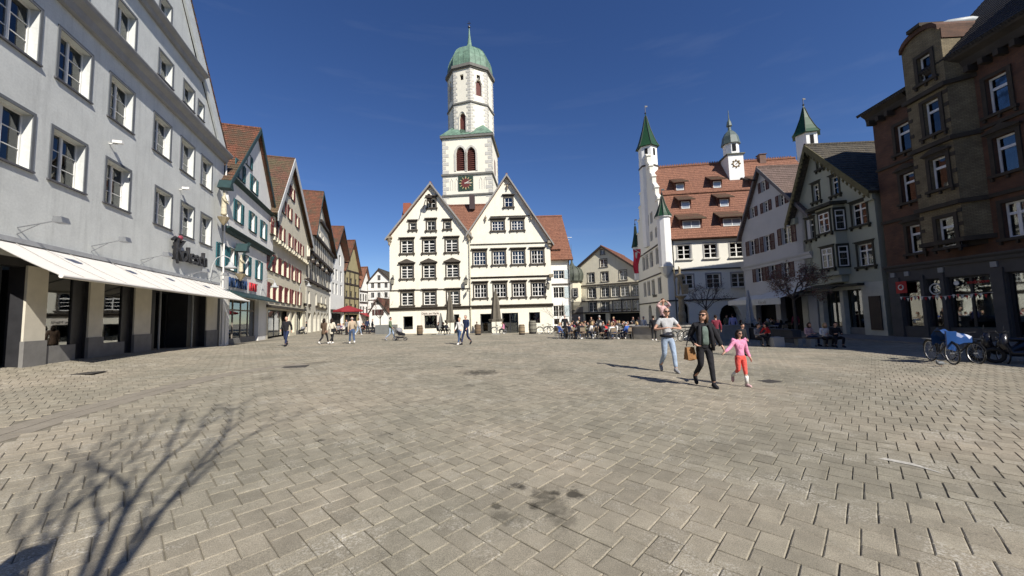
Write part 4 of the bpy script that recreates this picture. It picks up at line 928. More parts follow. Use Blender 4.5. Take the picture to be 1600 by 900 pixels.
# blind tracery
mb = MB()
for x0 in (703.5, 749):
    for k in range(2):
        u = CT.X(x0+k*7.5, 290)
        for du in (0, .55): mb.box(u+du, u+du+.1, -.04, -.002, zc2+1.0, zc1-1.6)
        mb.tube([(u+.05,-.02,zc1-1.6),(u+.33,-.02,zc1-1.0),(u+.6,-.02,zc1-1.6)], .06, 4)
CT.part(mb, 'blind_tracery', QU)
# clock
uc, zc = CT.px(728, 286.5); ck = CT.part(MB().box(uc-1.62,uc+1.62,-.14,-.004,zc-1.62,zc+1.62), 'clock', M('clock_green', (.03,.055,.04), .6))
mb = MB(); mb.lathe([(.001,0),(1.05,0),(1.05,.05),(.001,.05)], (0,0,0), 24); d = mb.build('dial', M('clock_red', (.13,.03,.028), .6), ck, (uc,-.145,zc)); d.rotation_euler = (math.pi/2,0,0)
GOLD = M('gilt', (.62,.5,.25), .4, .1, 5, metal=.3)
for i in range(12):
    a = 2*math.pi*i/12; mb = MB(); mb.box(-.07 if i % 3 else -.1,.07 if i % 3 else .1,-.03,0,.95,1.42); n = mb.build('numeral', GOLD, ck, (uc,-.2,zc)); n.rotation_euler = (0,a,0)
for l, a in ((1.25, math.radians(93)), (.9, math.radians(62))):
    n = MB().box(-.06,.06,-.03,0,-.25,l).build('hand', M('hand_white', (.75,.72,.62), .5), ck, (uc,-.23 if l > 1 else -.26,zc)); n.rotation_euler = (0,a,0)
# octagon
ocx = atY(735.2, 150, 83.5); R8 = (atY(770.3,150,83.5).x-atY(700.4,150,83.5).x)/2*1.0; loc = CT.root.matrix_basis.inverted()@Vector((ocx.x, 83.5, 0)) if False else None
lc = Vector(((Vector((ocx.x,83.5,0))-CT.o).dot(CT.u), -((Vector((ocx.x,83.5,0))-CT.o).dot(CT.n))))
Zt = lambda y: atY(735, y, 83.0-R8).z
rot8 = -math.pi/2+math.radians(5.5)+0.088
zo0, zo1, zo2 = Zt(209), Zt(155), Zt(100)
OP = [(lc.x+x, lc.y+y) for x, y in oct_pts(R8, rot8)]
def ringo(mb, r, z0, z1): mb.prismz([(lc.x+x, lc.y+y) for x, y in oct_pts(r, rot8)], z0, z1)
def oct_face(i, ops_, z0, z1, nm):
    """one face of the octagon as a little facade"""
    a, b = OP[i], OP[(i+1) % 8]; w = math.hypot(b[0]-a[0], b[1]-a[1]); ang_ = math.atan2(b[1]-a[1], b[0]-a[0])
    hh = type('o', (), {})(); e = bpy.data.objects.new('octagon_face', None); COL.objects.link(e); e.parent = CT.root; e.location = (a[0], a[1], 0); e.rotation_euler = (0,0,ang_); hh.root = e
    wall(hh, [[(0,z0),(w,z0),(w,z1),(0,z1)]], ops_, PL_T, 1, None, name='face_wall'); return hh, w
for i in range(8):
    w = math.hypot(OP[i][0]-OP[(i+1)%8][0], OP[i][1]-OP[(i+1)%8][1]); c = w/2; o_ = []
    if i == 7: o_ = [(c-.75,c+.75,zo0+.6,zo0+5.4,.5,'point'), (c-.42,c+.42,zo2-2.9,zo2-1.6,.5)]
    elif i == 0: o_ = [(c-.65,c+.65,zo1+1.6,zo1+5.4,.5,'point'), (c-.42,c+.42,zo2-2.9,zo2-1.6,.5)]
    elif i in (6,): o_ = [(c-.65,c+.65,zo1+1.6,zo1+5.4,.5,'point'), (c-.4,c+.4,zo2-2.9,zo2-1.6,.5)]
    hh, w = oct_face(i, o_, zo0-1.5, zo2, 'f')
    for o in o_: MB().box(o[0],o[1],.4,.45,o[2],o[3]).build('shutter_board', M('louvre_red', (.13,.03,.028)) if len(o) > 5 else DARK, hh.root)
    for o in o_:
        if len(o) > 5:
            mb = MB(); mb.box(o[0]-.32,o[0]-.003,-.06,-.002,o[2],o[3]-1); mb.box(o[1]+.003,o[1]+.32,-.06,-.002,o[2],o[3]-1); mb.tube([(o[0]-.15,-.03,o[3]-1),(o[0]+.3,-.03,o[3]+.05),(c,-.03,o[3]+.3),(o[1]-.3,-.03,o[3]+.05),(o[1]+.15,-.03,o[3]-1)], .15, 4); mb.build('surround', QU, hh.root)
    mb = MB(); z = zo0-.5; k = 0
    while z < zo2-.7: l = .95 if k % 2 else .6; mb.box(-.04,l,-.05,-.002,z,z+.5); mb.box(w-(1.55-l),w+.04,-.05,-.002,z,z+.5); z += .68; k += 1
    tag(mb.build('quoins', QU, hh.root), kind='stuff')
mb = MB(); ringo(mb, R8+.28, zo1-.35, zo1); ringo(mb, R8+.55, zo2-.1, zo2+.55); ringo(mb, R8+.3, zo2-.35, zo2-.1); CT.part(mb, 'octagon_cornices', M('tower_cornice', (.16,.155,.14)))
# copper skirt between square and octagon
mb = MB(); zz = zt+.02; p = .5; cs = [(-p,-p),(Wd+p,-p),(Wd+p,Wd+p),(-p,Wd+p)]
hs = Zt(199)
for i in range(4):
    a, b = cs[i], cs[(i+1)%4]; near = sorted(range(8), key=lambda k: (OP[k][0]-(a[0]+b[0])/2)**2+(OP[k][1]-(a[1]+b[1])/2)**2)[:2]
    n1 = min(near, key=lambda k: (OP[k][0]-a[0])**2+(OP[k][1]-a[1])**2); n2 = [k for k in near if k != n1][0]
    A_, B_ = (a[0],a[1],zz), (b[0],b[1],zz); C_, D_ = (OP[n2][0],OP[n2][1],zz+.9), (OP[n1][0],OP[n1][1],zz+.9); mb.q(A_,B_,C_,D_)
    for k in range(13):
        s = k/12; q0 = Vector(A_).lerp(Vector(B_), s); q1 = Vector(D_).lerp(Vector(C_), s); mb.tube([q0+Vector((0,0,.05)), q1+Vector((0,0,.05))], .05, 4)
    prev = cs[i-1]; nb = min(range(8), key=lambda k: (OP[k][0]-a[0])**2+(OP[k][1]-a[1])**2)
    others = sorted(range(8), key=lambda k: (OP[k][0]-a[0])**2+(OP[k][1]-a[1])**2)[:3]
    pk = (a[0]*.45+lc.x*.55, a[1]*.45+lc.y*.55, zz+4.2)
    for q1_, q2_ in ((others[0], others[1]), (others[0], others[2]), (others[1], others[2])): mb.q(A_, (OP[q1_][0],OP[q1_][1],zz+.9), pk); mb.q(A_, (OP[q2_][0],OP[q2_][1],zz+.9), pk)
    mid = lambda c1, c2: ((c1[0]*.6+c2[0]*.4), (c1[1]*.6+c2[1]*.4), zz)
    mb.q(mid(a, b), A_, pk); mb.q(mid(a, prev), pk, A_)
CT.part(mb, 'copper_skirt', COPPER)
# onion dome
Zc = lambda y: atY(735, y, 83.5).z
zd = zo2+.5; zs_ = Zc(43); hD = Zc(76)-zd
prof = [(R8-.05,0),(R8-.02,.4),(R8-.06,1.1),(R8-.25,2.0),(R8-.6,2.8),(R8-1.15,3.5),(R8-2.0,4.15),(R8-2.9,4.7),(.9,5.4),(.55,6.0),(.4,6.8),(.28,9.5),(.1,zs_-zd-.1)]
kz = hD/5.4; prof = [(r, z*kz if i_ < 11 else z) for i_, (r, z) in enumerate(prof)]; prof[-2] = (.2, (prof[-3][1]+prof[-1][1])/2)
mb = MB(); mb.lathe(prof, (lc.x,lc.y,zd), 8, rot8); dome = mb.build('onion_dome', COPPER, CT.root)
mb = MB()
for i in range(24):
    a = rot8+2*math.pi*i/24; k8 = math.cos(math.pi/8)/math.cos(((2*math.pi*i/24) % (math.pi/4))-math.pi/8)
    mb.tube([(lc.x+(r*k8+.04)*math.cos(a), lc.y+(r*k8+.04)*math.sin(a), zd+z) for r, z in prof[:9]], .06, 4)
mb.build('dome_seams', COPPER, dome)
mb = MB(); mb.ell((lc.x,lc.y,zs_+.1),(.32,.32,.32)); mb.tube([(lc.x,lc.y,zs_),(lc.x,lc.y,zs_+1.6)], .07); mb.box(lc.x-.4,lc.x+.4,lc.y-.05,lc.y+.05,zs_+1.0,zs_+1.12); mb.build('finial', BLACKM, CT.root)

# ------------------------------------------------------------------ L: cream gabled inn with onion bay
L_ = House('gabled_inn', 'cream gabled inn with orange roof, partly in shade, behind the crowded cafe tables', 'inn', 23.2-.85*13.4, 66+.53*13.4, .85, -.53)
wl = 13.4; ua, za = L_.px(940,386); eL = L_.Z(905,421); eR = L_.Z(1001,437)
STL = dict(id='L', rd=.12, nx=2, ny=3, leaf=2, bar=.08, curtain=.4, casing=(BR,.12,.04), sill=(BR,.1,.1,.1))
ops = []
for cs in ([(925,458),(945.5,457),(961,456),(976,454),(994,452.5)], [(926.5,481),(946,479.5),(964,478),(979,477),(996,476)]): ops += rows(L_, cs, 1.5, 1.9, STL)
ops += rows(L_, [(923.5,434),(945,432),(973.5,430)], 1.3, 1.8, STL); ops += rows(L_, [(943,411)], 1.3, 1.5, STL); ops += rows(L_, [(941.5,394)], .7, .9, dict(STL, id='Ll', nx=1))
eav = (eL+eR)/2
wall(L_, [[(-1,-2),(wl,-2),(wl,eav),(-1,eav)], [(-1,eav),(wl,eav),(ua,za)]], ops+[(2.5,6.6,-1.4,1.55,.5),(7.4,12.8,-1.4,1.55,.5)], PL_CREAM, 16, (-1,wl,-2,eav,eav)); MB().box(2,13.1,.8,.9,-1.9,1.8).build('shop_recess', DARK, L_.root)
gable_roof(L_, -1, eav, ua, za, wl, eav, 16, T_REDY, .5, .5, .2, TIMB)
zb1 = L_.Z(945,443.5); band(L_, -1, wl, zb1, .25, .2, BR); band(L_, -1, wl, L_.Z(950,468.5), .2, .15, BR); band(L_, -1, wl, 1.9, .2, .3, BR)
text(L_, 'Hotel   Württemberger Hof', 8.8, 2.05, .6, BR, -.06, .03)
# onion bay
ub, zbz = -1.0, 0; c0 = L_.px(897,470); zz0, zz1 = L_.Z(897,472), L_.Z(897,441)
mb = MB(); cx_, cy_ = c0[0], -.4
mb.prismz([(cx_+x, cy_+y) for x, y in oct_pts(1.75, math.pi/8)], zz0, zz1); mb.lathe([(.3,-1.6),(1.2,-.7),(1.75,0)], (cx_,cy_,zz0), 8, math.pi/8); L_.part(mb, 'oriel', PL_CREAM)
mb = MB(); mb.lathe([(2.1,0),(2.0,.3),(2.15,.9),(2.2,1.5),(1.9,2.3),(1.2,2.9),(.5,3.3),(.22,3.9),(.15,4.6),(.3,4.9),(.06,5.2),(.03,7.5)], (cx_,cy_,zz1), 12); L_.part(mb, 'onion_roof', M('dark_copper', (.085,.095,.075), .6, .3, 2), True)
mb = MB()
for i in range(12):
    a = 2*math.pi*i/12; mb.tube([(cx_+r*math.cos(a), cy_+r*math.sin(a), zz1+z) for r, z in ((2.12,.3),(2.25,.9),(2.28,1.5),(1.95,2.35),(1.2,2.95))], .06, 4)
L_.part(mb, 'roof_ribs', M('dark_copper', (.085,.095,.075)))
for i, (dx, a) in enumerate(((-.75,-.4),(.75,.45))):
    w_ = window(L_, cx_+dx*1.5, zz0+.9, .85, 1.6, dict(STL, id='Lo', leaf=1), rd=-.02); w_.location.y = cy_-1.62; w_.rotation_euler = (0,0,a*.3)
MB().box(-1,2.2,-.05,0,-1.5,zz0-1.0).build('grey_portal', M('portal_grey',(.2,.19,.18),.8), L_.root)
# white/red flag hanging from the town hall
# ------------------------------------------------------------------ town hall
TH = House('town_hall', 'large white town hall with steep orange roof, dormers and green spired turrets', 'town hall', 18.6, 44, .993, -.116)
STT = dict(id='T', rd=.14, nx=1, ny=3, leaf=2, bar=.09, munt=.05, curtain=.25, casing=(M('grey_casing', (.34,.33,.31), .85), .16, .03), sill=(M('pale_sill', (.6,.58,.52), .8), .14, .22, .05))
ops = rows(TH, [(1069,394),(1110.5,392),(1151,389.5)], 1.5, 1.7, STT)+rows(TH, [(1073,440),(1115,439),(1154,437.5)], 1.5, 1.65, STT)
wT = 20.0
for u in (12.2, 16): 
    for z in (7.8, 4.15): window(TH, u, z, 1.5, 1.7, STT); ops.append((u-.75,u+.75,z,z+1.7,.21))
ar = opx(TH, 1126, 475, 1157, 512, 1.2, 'round')
ops += [(ar[0], ar[1], -.8, ar[3], 1.2, 'round'), (-0.0+1.0, 2.2, -.8, 2.6, .5, 'round')]
TW = M('hall_render', (.78,.755,.66), .92, .04, .5, bump=.12, bscale=12)
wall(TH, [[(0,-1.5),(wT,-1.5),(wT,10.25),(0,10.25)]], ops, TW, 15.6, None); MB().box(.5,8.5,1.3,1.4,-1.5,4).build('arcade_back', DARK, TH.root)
band(TH, 0, wT, 6.55, .16, .14, BR); band(TH, 0, wT, 2.95, .16, .14, BR); band(TH, 0, wT, 10.3, .3, .3, BR, 'eaves_cornice', True)
pipe(TH, [(.75,-.15,10.1),(.75,-.15,0)], .07, BLACKM)
# gable side, facing left
TS = House('x', 'x', 'x', 18.6+.116*15.6, 44+.993*15.6, -.116, -.993); tsr = TS.root; tsr.name = 'gable_side'; del tsr['label']; del tsr['category']; tsr.parent = TH.root
tsr.matrix_parent_inverse = (Matrix.Translation(TH.root.location)@Matrix.Rotation(TH.root.rotation_euler.z, 4, 'Z')).inverted()
zr = 22.1
STS = dict(id='S', rd=.2, nx=1, ny=2, leaf=2, bar=.08, curtain=.2, frame=M('grey_sash2', (.3,.3,.29), .6), casing=(M('stone_grey', (.42,.41,.38), .9), .14, .03))
def facing(cs, w, h): return rows(TS, cs, w, h, STS)
o = facing([(1006,412.5),(1011,409.5),(1018,406),(1027.5,400.5)], 1.3, 2.0)+facing([(1008,453.5),(1014,451.5),(1021,449.5),(1031,446)], 1.3, 2.0)+facing([(1007,378),(1012,374),(1018,370),(1026,364)], .9, 1.2)+facing([(1012,345),(1018,343)], .9, 1.4)
o = [q for q in o]
pieces = [[(0,-1.5),(15.6,-1.5),(15.6,10.25),(0,10.25)]]
n = 7
for k in range(n):   # stepped gable
    za_, zb_ = 10.25+k*(zr-10.25+1.2)/n, 10.25+(k+1)*(zr-10.25+1.2)/n; i_ = k*7.2/n; pieces.append([(i_,za_),(15.6-i_,za_),(15.6-i_,zb_),(i_,zb_)])
wall(TS, pieces, o+[(9.5,11.5,-1,2.6,.5,'round'),(12.3,14.3,-1,2.6,.5,'round'),(5.5,7.5,-1,2.6,.5,'round')], PL_DOVE if False else TW, .5, None, name='gable_wall')
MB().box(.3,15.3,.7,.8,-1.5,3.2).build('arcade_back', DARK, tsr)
for z in (10.3, 6.55, 2.95): band(TS, 0, 15.6, z, .16, .12, BR)
for k in range(n):
    za_, zb_ = 10.25+k*(zr-10.25+1.2)/n, 10.25+(k+1)*(zr-10.25+1.2)/n; i_ = k*7.2/n; i2 = (k+1)*7.2/n if k < n-1 else 7.8
    mb = MB()
    for s0, s1 in ((i_, i2), (15.6-i2, 15.6-i_)): mb.box(s0-.12, s1+.12, -.1, .55, zb_, zb_+.14); mb.box(s0, s1, -.0+.002, .5, zb_-.9, zb_-.0)
    mb.prism([(15.6-i2+.1, zb_+.14),(15.6-i_+.1, zb_+.14),(15.6-i2+.1, zb_+1.0)], .0, .5)
    tag(mb.build('gable_step', TW, tsr), kind='stuff')
text(TS, 'Rathaus', 9.6, 3.6, .7, BLACKM, -.05, .03, parent=tsr)
# roof
mb = MB(); mb.k = 0; D = 15.6
roof_plane(mb, (.35,-.6,10.15),(wT,-.6,10.15),(wT,D/2,zr),(.35,D/2,zr), .2, .4); roof_plane(mb, (wT,D+.4,10.2),(.35,D+.4,10.2),(.35,D/2,zr),(wT,D/2,zr), .2, .4); mb.tube([(.35,D/2,zr+.08),(wT,D/2,zr+.08)], .16)
TH.part(mb, 'roof', T_RED)
sl_ = (zr-10.15)/(D/2+.6); zmid = 17.0
mb = MB(); mb.box(.4,wT,(zmid-10.15)/sl_-.6-.25,(zmid-10.15)/sl_-.6+.1,zmid-.05,zmid+.14); TH.part(mb, 'roof_break', T_RED)
mb = MB()
for i in range(60): x = .6+i*(wT-.9)/60; mb.box(x, x+.12, D/2-.06, D/2+.06, zr+.2, zr+.38)
tag(TH.part(mb, 'ridge_crockets', T_RED), kind='stuff')
MB().box(3,wT-.3,13.2,15.7,-1.5,10).build('rear_wall', TW, TH.root); TH.part(MB().box(wT-.4,wT,0,D,-1.5,10.2).prism([(0,0),(.001,0),(0,.001)],0,.01) if False else MB().box(wT-.4,wT,0,D,-1.5,10.2), 'side_wall', TW)
TH.part(MB().q((wT-.01,0,10.2),(wT-.01,D,10.2),(wT-.01,D/2,zr-.2)), 'side_gable', TW)
def dormer(H, x, y, w, h, glass_w):
    """x,y: the window centre in the photograph; found on the roof slope"""
    d = ray(x, y); pn = (H.n*(sl_)+Vector((0,0,1))); pt = H.world(0, .6, 10.15)
    P = EYE + d*((pt-EYE).dot(pn)/d.dot(pn)); u = (P-H.o).dot(H.u); yy = -((P-H.o).dot(H.n)); z = P.z
    y0 = yy-.35; zb = z-h/2-.1
    e = thing('dormer', None, None); e.parent = H.root; e.location = (u, y0, zb)
    hh = h+.35; yb = hh/sl_+.9
    mb = MB(); mb.box(-w/2, -glass_w/2, 0, .15, 0, hh); mb.box(glass_w/2, w/2, 0, .15, 0, hh); mb.box(-glass_w/2, glass_w/2, 0, .15, 0, .12); mb.box(-glass_w/2, glass_w/2, 0, .15, hh-.2, hh)
    mb.q((-w/2,.15,hh),(-w/2,.15,0),(-w/2,yb,hh)); mb.q((w/2,.15,0),(w/2,.15,hh),(w/2,yb,hh)); mb.build('cheeks', M('dormer_timber', (.12,.05,.035), .8), e)
    hh2 = type('o', (), {})(); hh2.root = e
    mb = MB(); b = .08; fr = MB(); fr.box(-glass_w/2,-glass_w/2+b,-.03,.05,.12,hh-.2); fr.box(glass_w/2-b,glass_w/2,-.03,.05,.12,hh-.2); fr.box(-glass_w/2,glass_w/2,-.035,.045,.12,.2); fr.box(-glass_w/2,glass_w/2,-.035,.045,hh-.28,hh-.2)
    if glass_w > 1.1: fr.box(-.05,.05,-.03,.04,.2,hh-.28)
    fr.build('frame', WHITE, e); MB().box(-glass_w/2+.05,glass_w/2-.05,.0,.02,.15,hh-.22).build('pane', M('pale_pane', (.3,.33,.36), .08, .1, 2, spec=.8), e)
    rl = 2.2; rz = .52; mb = MB(); ov = .35
    roof_plane(mb, (-w/2-ov,-.6,hh-.1),(w/2+ov,-.6,hh-.1),(w/2+ov*.3,rl,hh-.1+rz*(rl+.6)),(-w/2-ov*.3,rl,hh-.1+rz*(rl+.6)), .1, .35); mb.build('dormer_roof', T_MOSS, e)
for x, y, w, h, g in ((1061,294,1.3,.85,.95),(1118.5,290,1.3,.85,.95),(1069.5,322,1.4,.9,1.0),(1129.5,318.5,1.4,.9,1.0),(1078.5,352,2.5,.9,2.0),(1141.5,348.5,2.5,.9,2.0),(1181,289,1.5,.8,1.0)): dormer(TH, x, y, w, h, g)
SPG = M('green_glazed_tile', (.013,.055,.022), .5, .4, 9, spec=.35)
def turret(name, lab, base, r, zb, ze, ztip, lower=None, n=6, rot=.3):
    t = thing(name, None, None, (0,0,0)); t.parent = TH.root; t.matrix_parent_inverse = (Matrix.Translation(TH.root.location)@Matrix.Rotation(TH.root.rotation_euler.z, 4, 'Z')).inverted(); t.location = (base.x, base.y, 0)
    MB().prismz(oct_pts(r, rot, n), zb, ze).build('shaft', M('turret_white', (.80,.79,.75), .9, .05, 1), t)
    mb = MB(); h = ztip-ze; pr = [(r*1.28,ze-.12),(r*1.02,ze+h*.1),(r*.8,ze+h*.25),(r*.42,ze+h*.55),(.1,ze+h*.93),(.04,ztip)]
    mb.lathe(pr, (0,0,0), n, rot); mb.build('spire', SPG, t); mb = MB()
    for i in range(n):
        a = rot+2*math.pi*i/n; mb.tube([((q+.03)*math.cos(a),(q+.03)*math.sin(a),z) for q, z in pr[:-1]], .045, 4)
    mb.build('spire_ribs', M('dark_ridge', (.05,.06,.045), .6), t)
    mb = MB(); mb.tube([(0,0,ztip-.2),(0,0,ztip+h*.22)], .045); mb.ell((0,0,ztip+.1),(.14,.14,.14)); mb.box(-.02,.35,-.02,.02,ztip+h*.2,ztip+h*.2+.22); mb.build('finial', BLACKM, t)
    return t
pb = atY(1013, 260, 52); R1 = (atY(1027,240,52).x-atY(999.5,240,52).x)/2
t = turret('turret', '', pb, R1, 10.8, atY(1013,231,52).z, atY(1013,178,52).z, n=6, rot=-math.pi/2)
ze = atY(1013,231,52).z
mb = MB(); mb.lathe([(R1+.12, ze-3.1),(R1+.12, ze-2.9)], (0,0,0), 6, -math.pi/2); mb.build('string_course', BR, t)
for a in (-math.pi/2+math.pi/6, -math.pi/2-math.pi/6):
    q = R1*math.cos(math.pi/6)+.004; MB().box(-.2,.2,-.03,0,ze-1.5,ze-.5).build('slit_window', DARK, t, (q*math.cos(a), q*math.sin(a), 0), rz=a+math.pi/2)
pe = atY(1262, 240, 49.3); R2 = (atY(1282,225,49.3).x-atY(1247,225,49.3).x)/2*.88
t = turret('turret', '', pe, R2, 14, atY(1262,211,49.3).z, atY(1258,165,49.3).z, n=6, rot=-math.pi/2+.35); ze = atY(1262,211,49.3).z
for a in (-math.pi/2+math.pi/6+.35, -math.pi/2-math.pi/6+.35, -math.pi/2+math.pi/2+.35):
    q = R2*math.cos(math.pi/6)+.004; MB().box(-.22,.22,-.03,0,ze-1.7,ze-.5).build('slit_window', DARK, t, (q*math.cos(a), q*math.sin(a), 0), rz=a+math.pi/2)
pc = TH.world(-.15, .15, 0); zz = TH.Z(1037,338)
t = turret('turret', '', pc, .78, 6.8, zz, TH.Z(1033,305), n=10, rot=0)
MB().lathe([(.1,0),(.5,.5),(.78,1.2),(.9,1.3),(.78,1.4)], (0,0,5.6), 10).build('turret_foot', TW, t); MB().lathe([(.95,0),(.95,.16)], (0,0,zz-.25), 10).build('string_course', WHITE, t)
pf = TS.world(.2, .1, 0); t = turret('turret', '', pf, .55, 6.8, 12.2, 15.8, n=8, rot=0)
# ridge clock turret
Pc = TH.world(TH.X(1137,255,-D/2), -D/2+1.2, 0); yc = Pc.y
t = thing('clock_turret', None, None); t.parent = TH.root; t.matrix_parent_inverse = (Matrix.Translation(TH.root.location)@Matrix.Rotation(TH.root.rotation_euler.z, 4, 'Z')).inverted(); t.location = (Pc.x, Pc.y, 0); t.rotation_euler = (0,0,TH.root.rotation_euler.z)
za_, zb_, zc_, zd_ = [atY(1137, y, yc-1).z for y in (268, 242, 221, 198)]
MB().box(-.95,.95,-1.1,1.3,za_-1.2,zb_).build('lower_stage', M('turret_white',(.8,.79,.75)), t); MB().box(-1.15,1.15,-1.3,1.5,zb_,zb_+.15).build('ledge', M('dark_copper',(.085,.095,.075)), t)
MB().prismz(oct_pts(.95, math.pi/8), zb_+.15, zc_).build('upper_stage', M('turret_white',(.8,.79,.75)), t)
MB().lathe([(1.2,-.1),(1.08,.4),(.98,1.0),(.66,1.6),(.22,2.0),(.18,2.5),(.36,2.6),(.26,3.2),(.08,3.6),(.03,4.9)], (0,0,zc_), 8, math.pi/8).build('dome', M('slate_copper', (.1,.13,.12), .5, .2, 3), t)
MB().box(-.22,.22,-.94,-.86,zb_+.6,zb_+1.6).build('louvre', DARK, t)
zq = za_+(zb_-za_)*.35
mb = MB()
for i in range(8):
    a = 2*math.pi*i/8; mb.tube([(.3*math.cos(a),-1.14,zq+.3*math.sin(a)+.2),(.56*math.cos(a),-1.14,zq+.56*math.sin(a)+.2)], [.03,.09], 4)
mb.tube([(.4*math.cos(k*.4),-1.14,zq+.2+.4*math.sin(k*.4)) for k in range(17)], .05, 4); mb.tube([(0,-1.18,zq+.2),(.45,-1.18,zq+.5)], .04); mb.build('clock_face', M('clock_brown', (.25,.16,.05), .6), t)
TH.part(MB().box(15.3,16.1,D/2-.4,D/2+.4,zr-.5,zr+.75).box(15.2,16.2,D/2-.5,D/2+.5,zr+.75,zr+.83), 'chimney', M('brick_dark', (.16,.1,.08), .9))
# flag
fx = TS.world(9.2, 0, 8.6)
t = thing('hanging_flag', 'red banner with white crest hanging from a slanting pole on the town hall gable', 'flag', fx)
dr = TS.n; mb = MB(); mb.tube([(0,0,0),(dr.x*2.6,dr.y*2.6,1.9)], .04); mb.build('pole', WHITE, t); mb = MB(); n = 8
for i in range(n):
    z0_, z1_ = 1.7-i*.42, 1.7-(i+1)*.42; w0, w1 = 1.0-.05*i, 1.0-.05*(i+1)
    for k in range(3):
        def fp(s, w, z): return (dr.x*(2.5-w*s)+.08*math.sin(z*2+s*6), dr.y*(2.5-w*s)+.1*math.cos(z*1.5+s*7), z)
        mb.k = 1 if i in (1,2) and k == 1 else 0; mb.q(fp(k/3,w0,z0_),fp((k+1)/3,w0,z0_),fp((k+1)/3,w1,z1_),fp(k/3,w1,z1_))
mb.build('cloth', [M('flag_red', (.5,.03,.06), .8), WHITE], t)

# ------------------------------------------------------------------ right side row
RH = (24.1, 24, -.035, -1)
N_ = House('gabled_house', 'pale grey gabled house with maroon shutters, next to the town hall', 'house', *RH)
STN = dict(id='N', rd=.14, nx=1, ny=3, leaf=2, bar=.06, curtain=.75, shutter=(MAROON,.5), casing=(PL_DOVE,.05,.02))
un0 = -15.0; uap, zap = N_.px(1188,264); eN = 9.3; un1 = -5.6
ops = rows(N_, [(1176,387.5),(1199,379)], .95, 1.5, STN)
zc = N_.Z(1235,368); uu = N_.X(1229.5,369); window(N_, uu, zc-.62, 1.15, 1.5, STN); ops.append((uu-.575, uu+.575, zc-.62, zc+.88, .21))
ops += rows(N_, [(1187,431),(1208,425),(1228,420)], .95, 1.4, STN); ops += rows(N_, [(1176,332),(1197,322),(1222,313)], .75, 1.0, dict(STN, id='Nn', shutter=(MAROON,.36))); ops += rows(N_, [(1193,291)], .7, 1.0, dict(STN, id='Nn', shutter=(MAROON,.36)))
wall(N_, [[(un0,-1.5),(un1,-1.5),(un1,eN),(un0,eN)], [(un0,eN),(un1,eN),(uap,zap)]], ops+[(-13.5,-10.5,-.6,2.7,.5),(-9.9,-6.5,-.6,2.7,.5)], PL_DOVE, 13, (un0,un1,-1.5,eN,eN)); MB().box(-14,-6,.9,1.0,-1.5,3).build('shop_recess', DARK, N_.root)
gable_roof(N_, un0, eN, uap, zap, un1, eN, 16, T_GREYB, .35, .35, .16, M('board_grey', (.14,.13,.13), .8)); band(N_, un0-.1, un1, N_.Z(1200,408), .5, .25, PL_DOVE, 'jetty_moulding', True); band(N_, un0, un1, 3.0, .15, .12, BR)
N_.part(MB().tube([(uap-.4,-.3,zap-1.0),(uap-.6,-1.4,zap-.7)], .09).ell((uap-.6,-1.5,zap-.68),(.15,.15,.12)), 'hoist_beam', TIMB)
O_ = House('gabled_house', 'sage green gabled house with oriel and dark ornate window frames', 'house', *RH)
uo0, uo1 = -7.2, .0; uap, zap = O_.px(1269,230); eO = 9.3
DKW = M('dark_olive_trim', (.035,.035,.025), .7, .2, 4)
STO = dict(id='O', rd=.12, nx=1, ny=2, leaf=2, bar=.07, transom=.7, curtain=.7, casing=(DKW,.12,.05), hood=(DKW,.1,.14,.1), sill=(DKW,.14,.16,.12,3))
STO1 = dict(STO, id='O1', leaf=1)
ops = rows(O_, [(1343,334),(1352,400)], 1.05, 1.6, STO) if False else []
for x, y, w, h, st in ((1343,334,1.1,1.55,STO),(1352.5,398,1.1,1.5,STO),(1266.5,358,.75,1.6,STO1),(1275.5,301,.6,1.35,STO1),(1305,290,.6,1.35,STO1),(1281,255,.45,.85,STO1)):
    u, z = O_.px(x, y); window(O_, u, z-h/2, w, h, st); ops.append((u-w/2,u+w/2,z-h/2,z+h/2,.19))
wall(O_, [[(uo0,3.2),(uo1,3.2),(uo1,eO),(uo0,eO)], [(uo0,eO),(uo1,eO),(uap,zap)]], ops, PL_SAGE, 14, (uo0,uo1,-1.5,eO,eO))
wall(O_, [[(uo0,-1.5),(uo1,-1.5),(uo1,3.2),(uo0,3.2)]], [(-6.6,-5.4,-.5,2.6,.6,'round'),(-5.0,-3.4,-.5,2.8,.6),(-3.1,-1.6,-.5,2.8,.6)], M('sage_light', (.47,.47,.40), .9), 14, None, name='ground_wall')
MB().box(-7,-1.2,1.1,1.2,-1.5,3.1).build('shop_recess', DARK, O_.root)
gable_roof(O_, uo0, eO, uap, zap, uo1, eO, 14, T_DARK, .6, .35, .16, M('olive_board2', (.12,.105,.05), .8, .3, 4), vw=.45)
mb = MB()
for sgn, ue in ((-1, uo0), (1, uo1)):
    for i in range(16):
        t_ = i/16; x = ue+(uap-ue)*t_; z = eO+(zap-eO)*t_-.45; mb.tube([(x,-.62,z+.1),(x,-.62,z-.12)], [.1,.03], 5)
O_.part(mb, 'scalloped_fringe', M('olive_board2', (.12,.105,.05)))
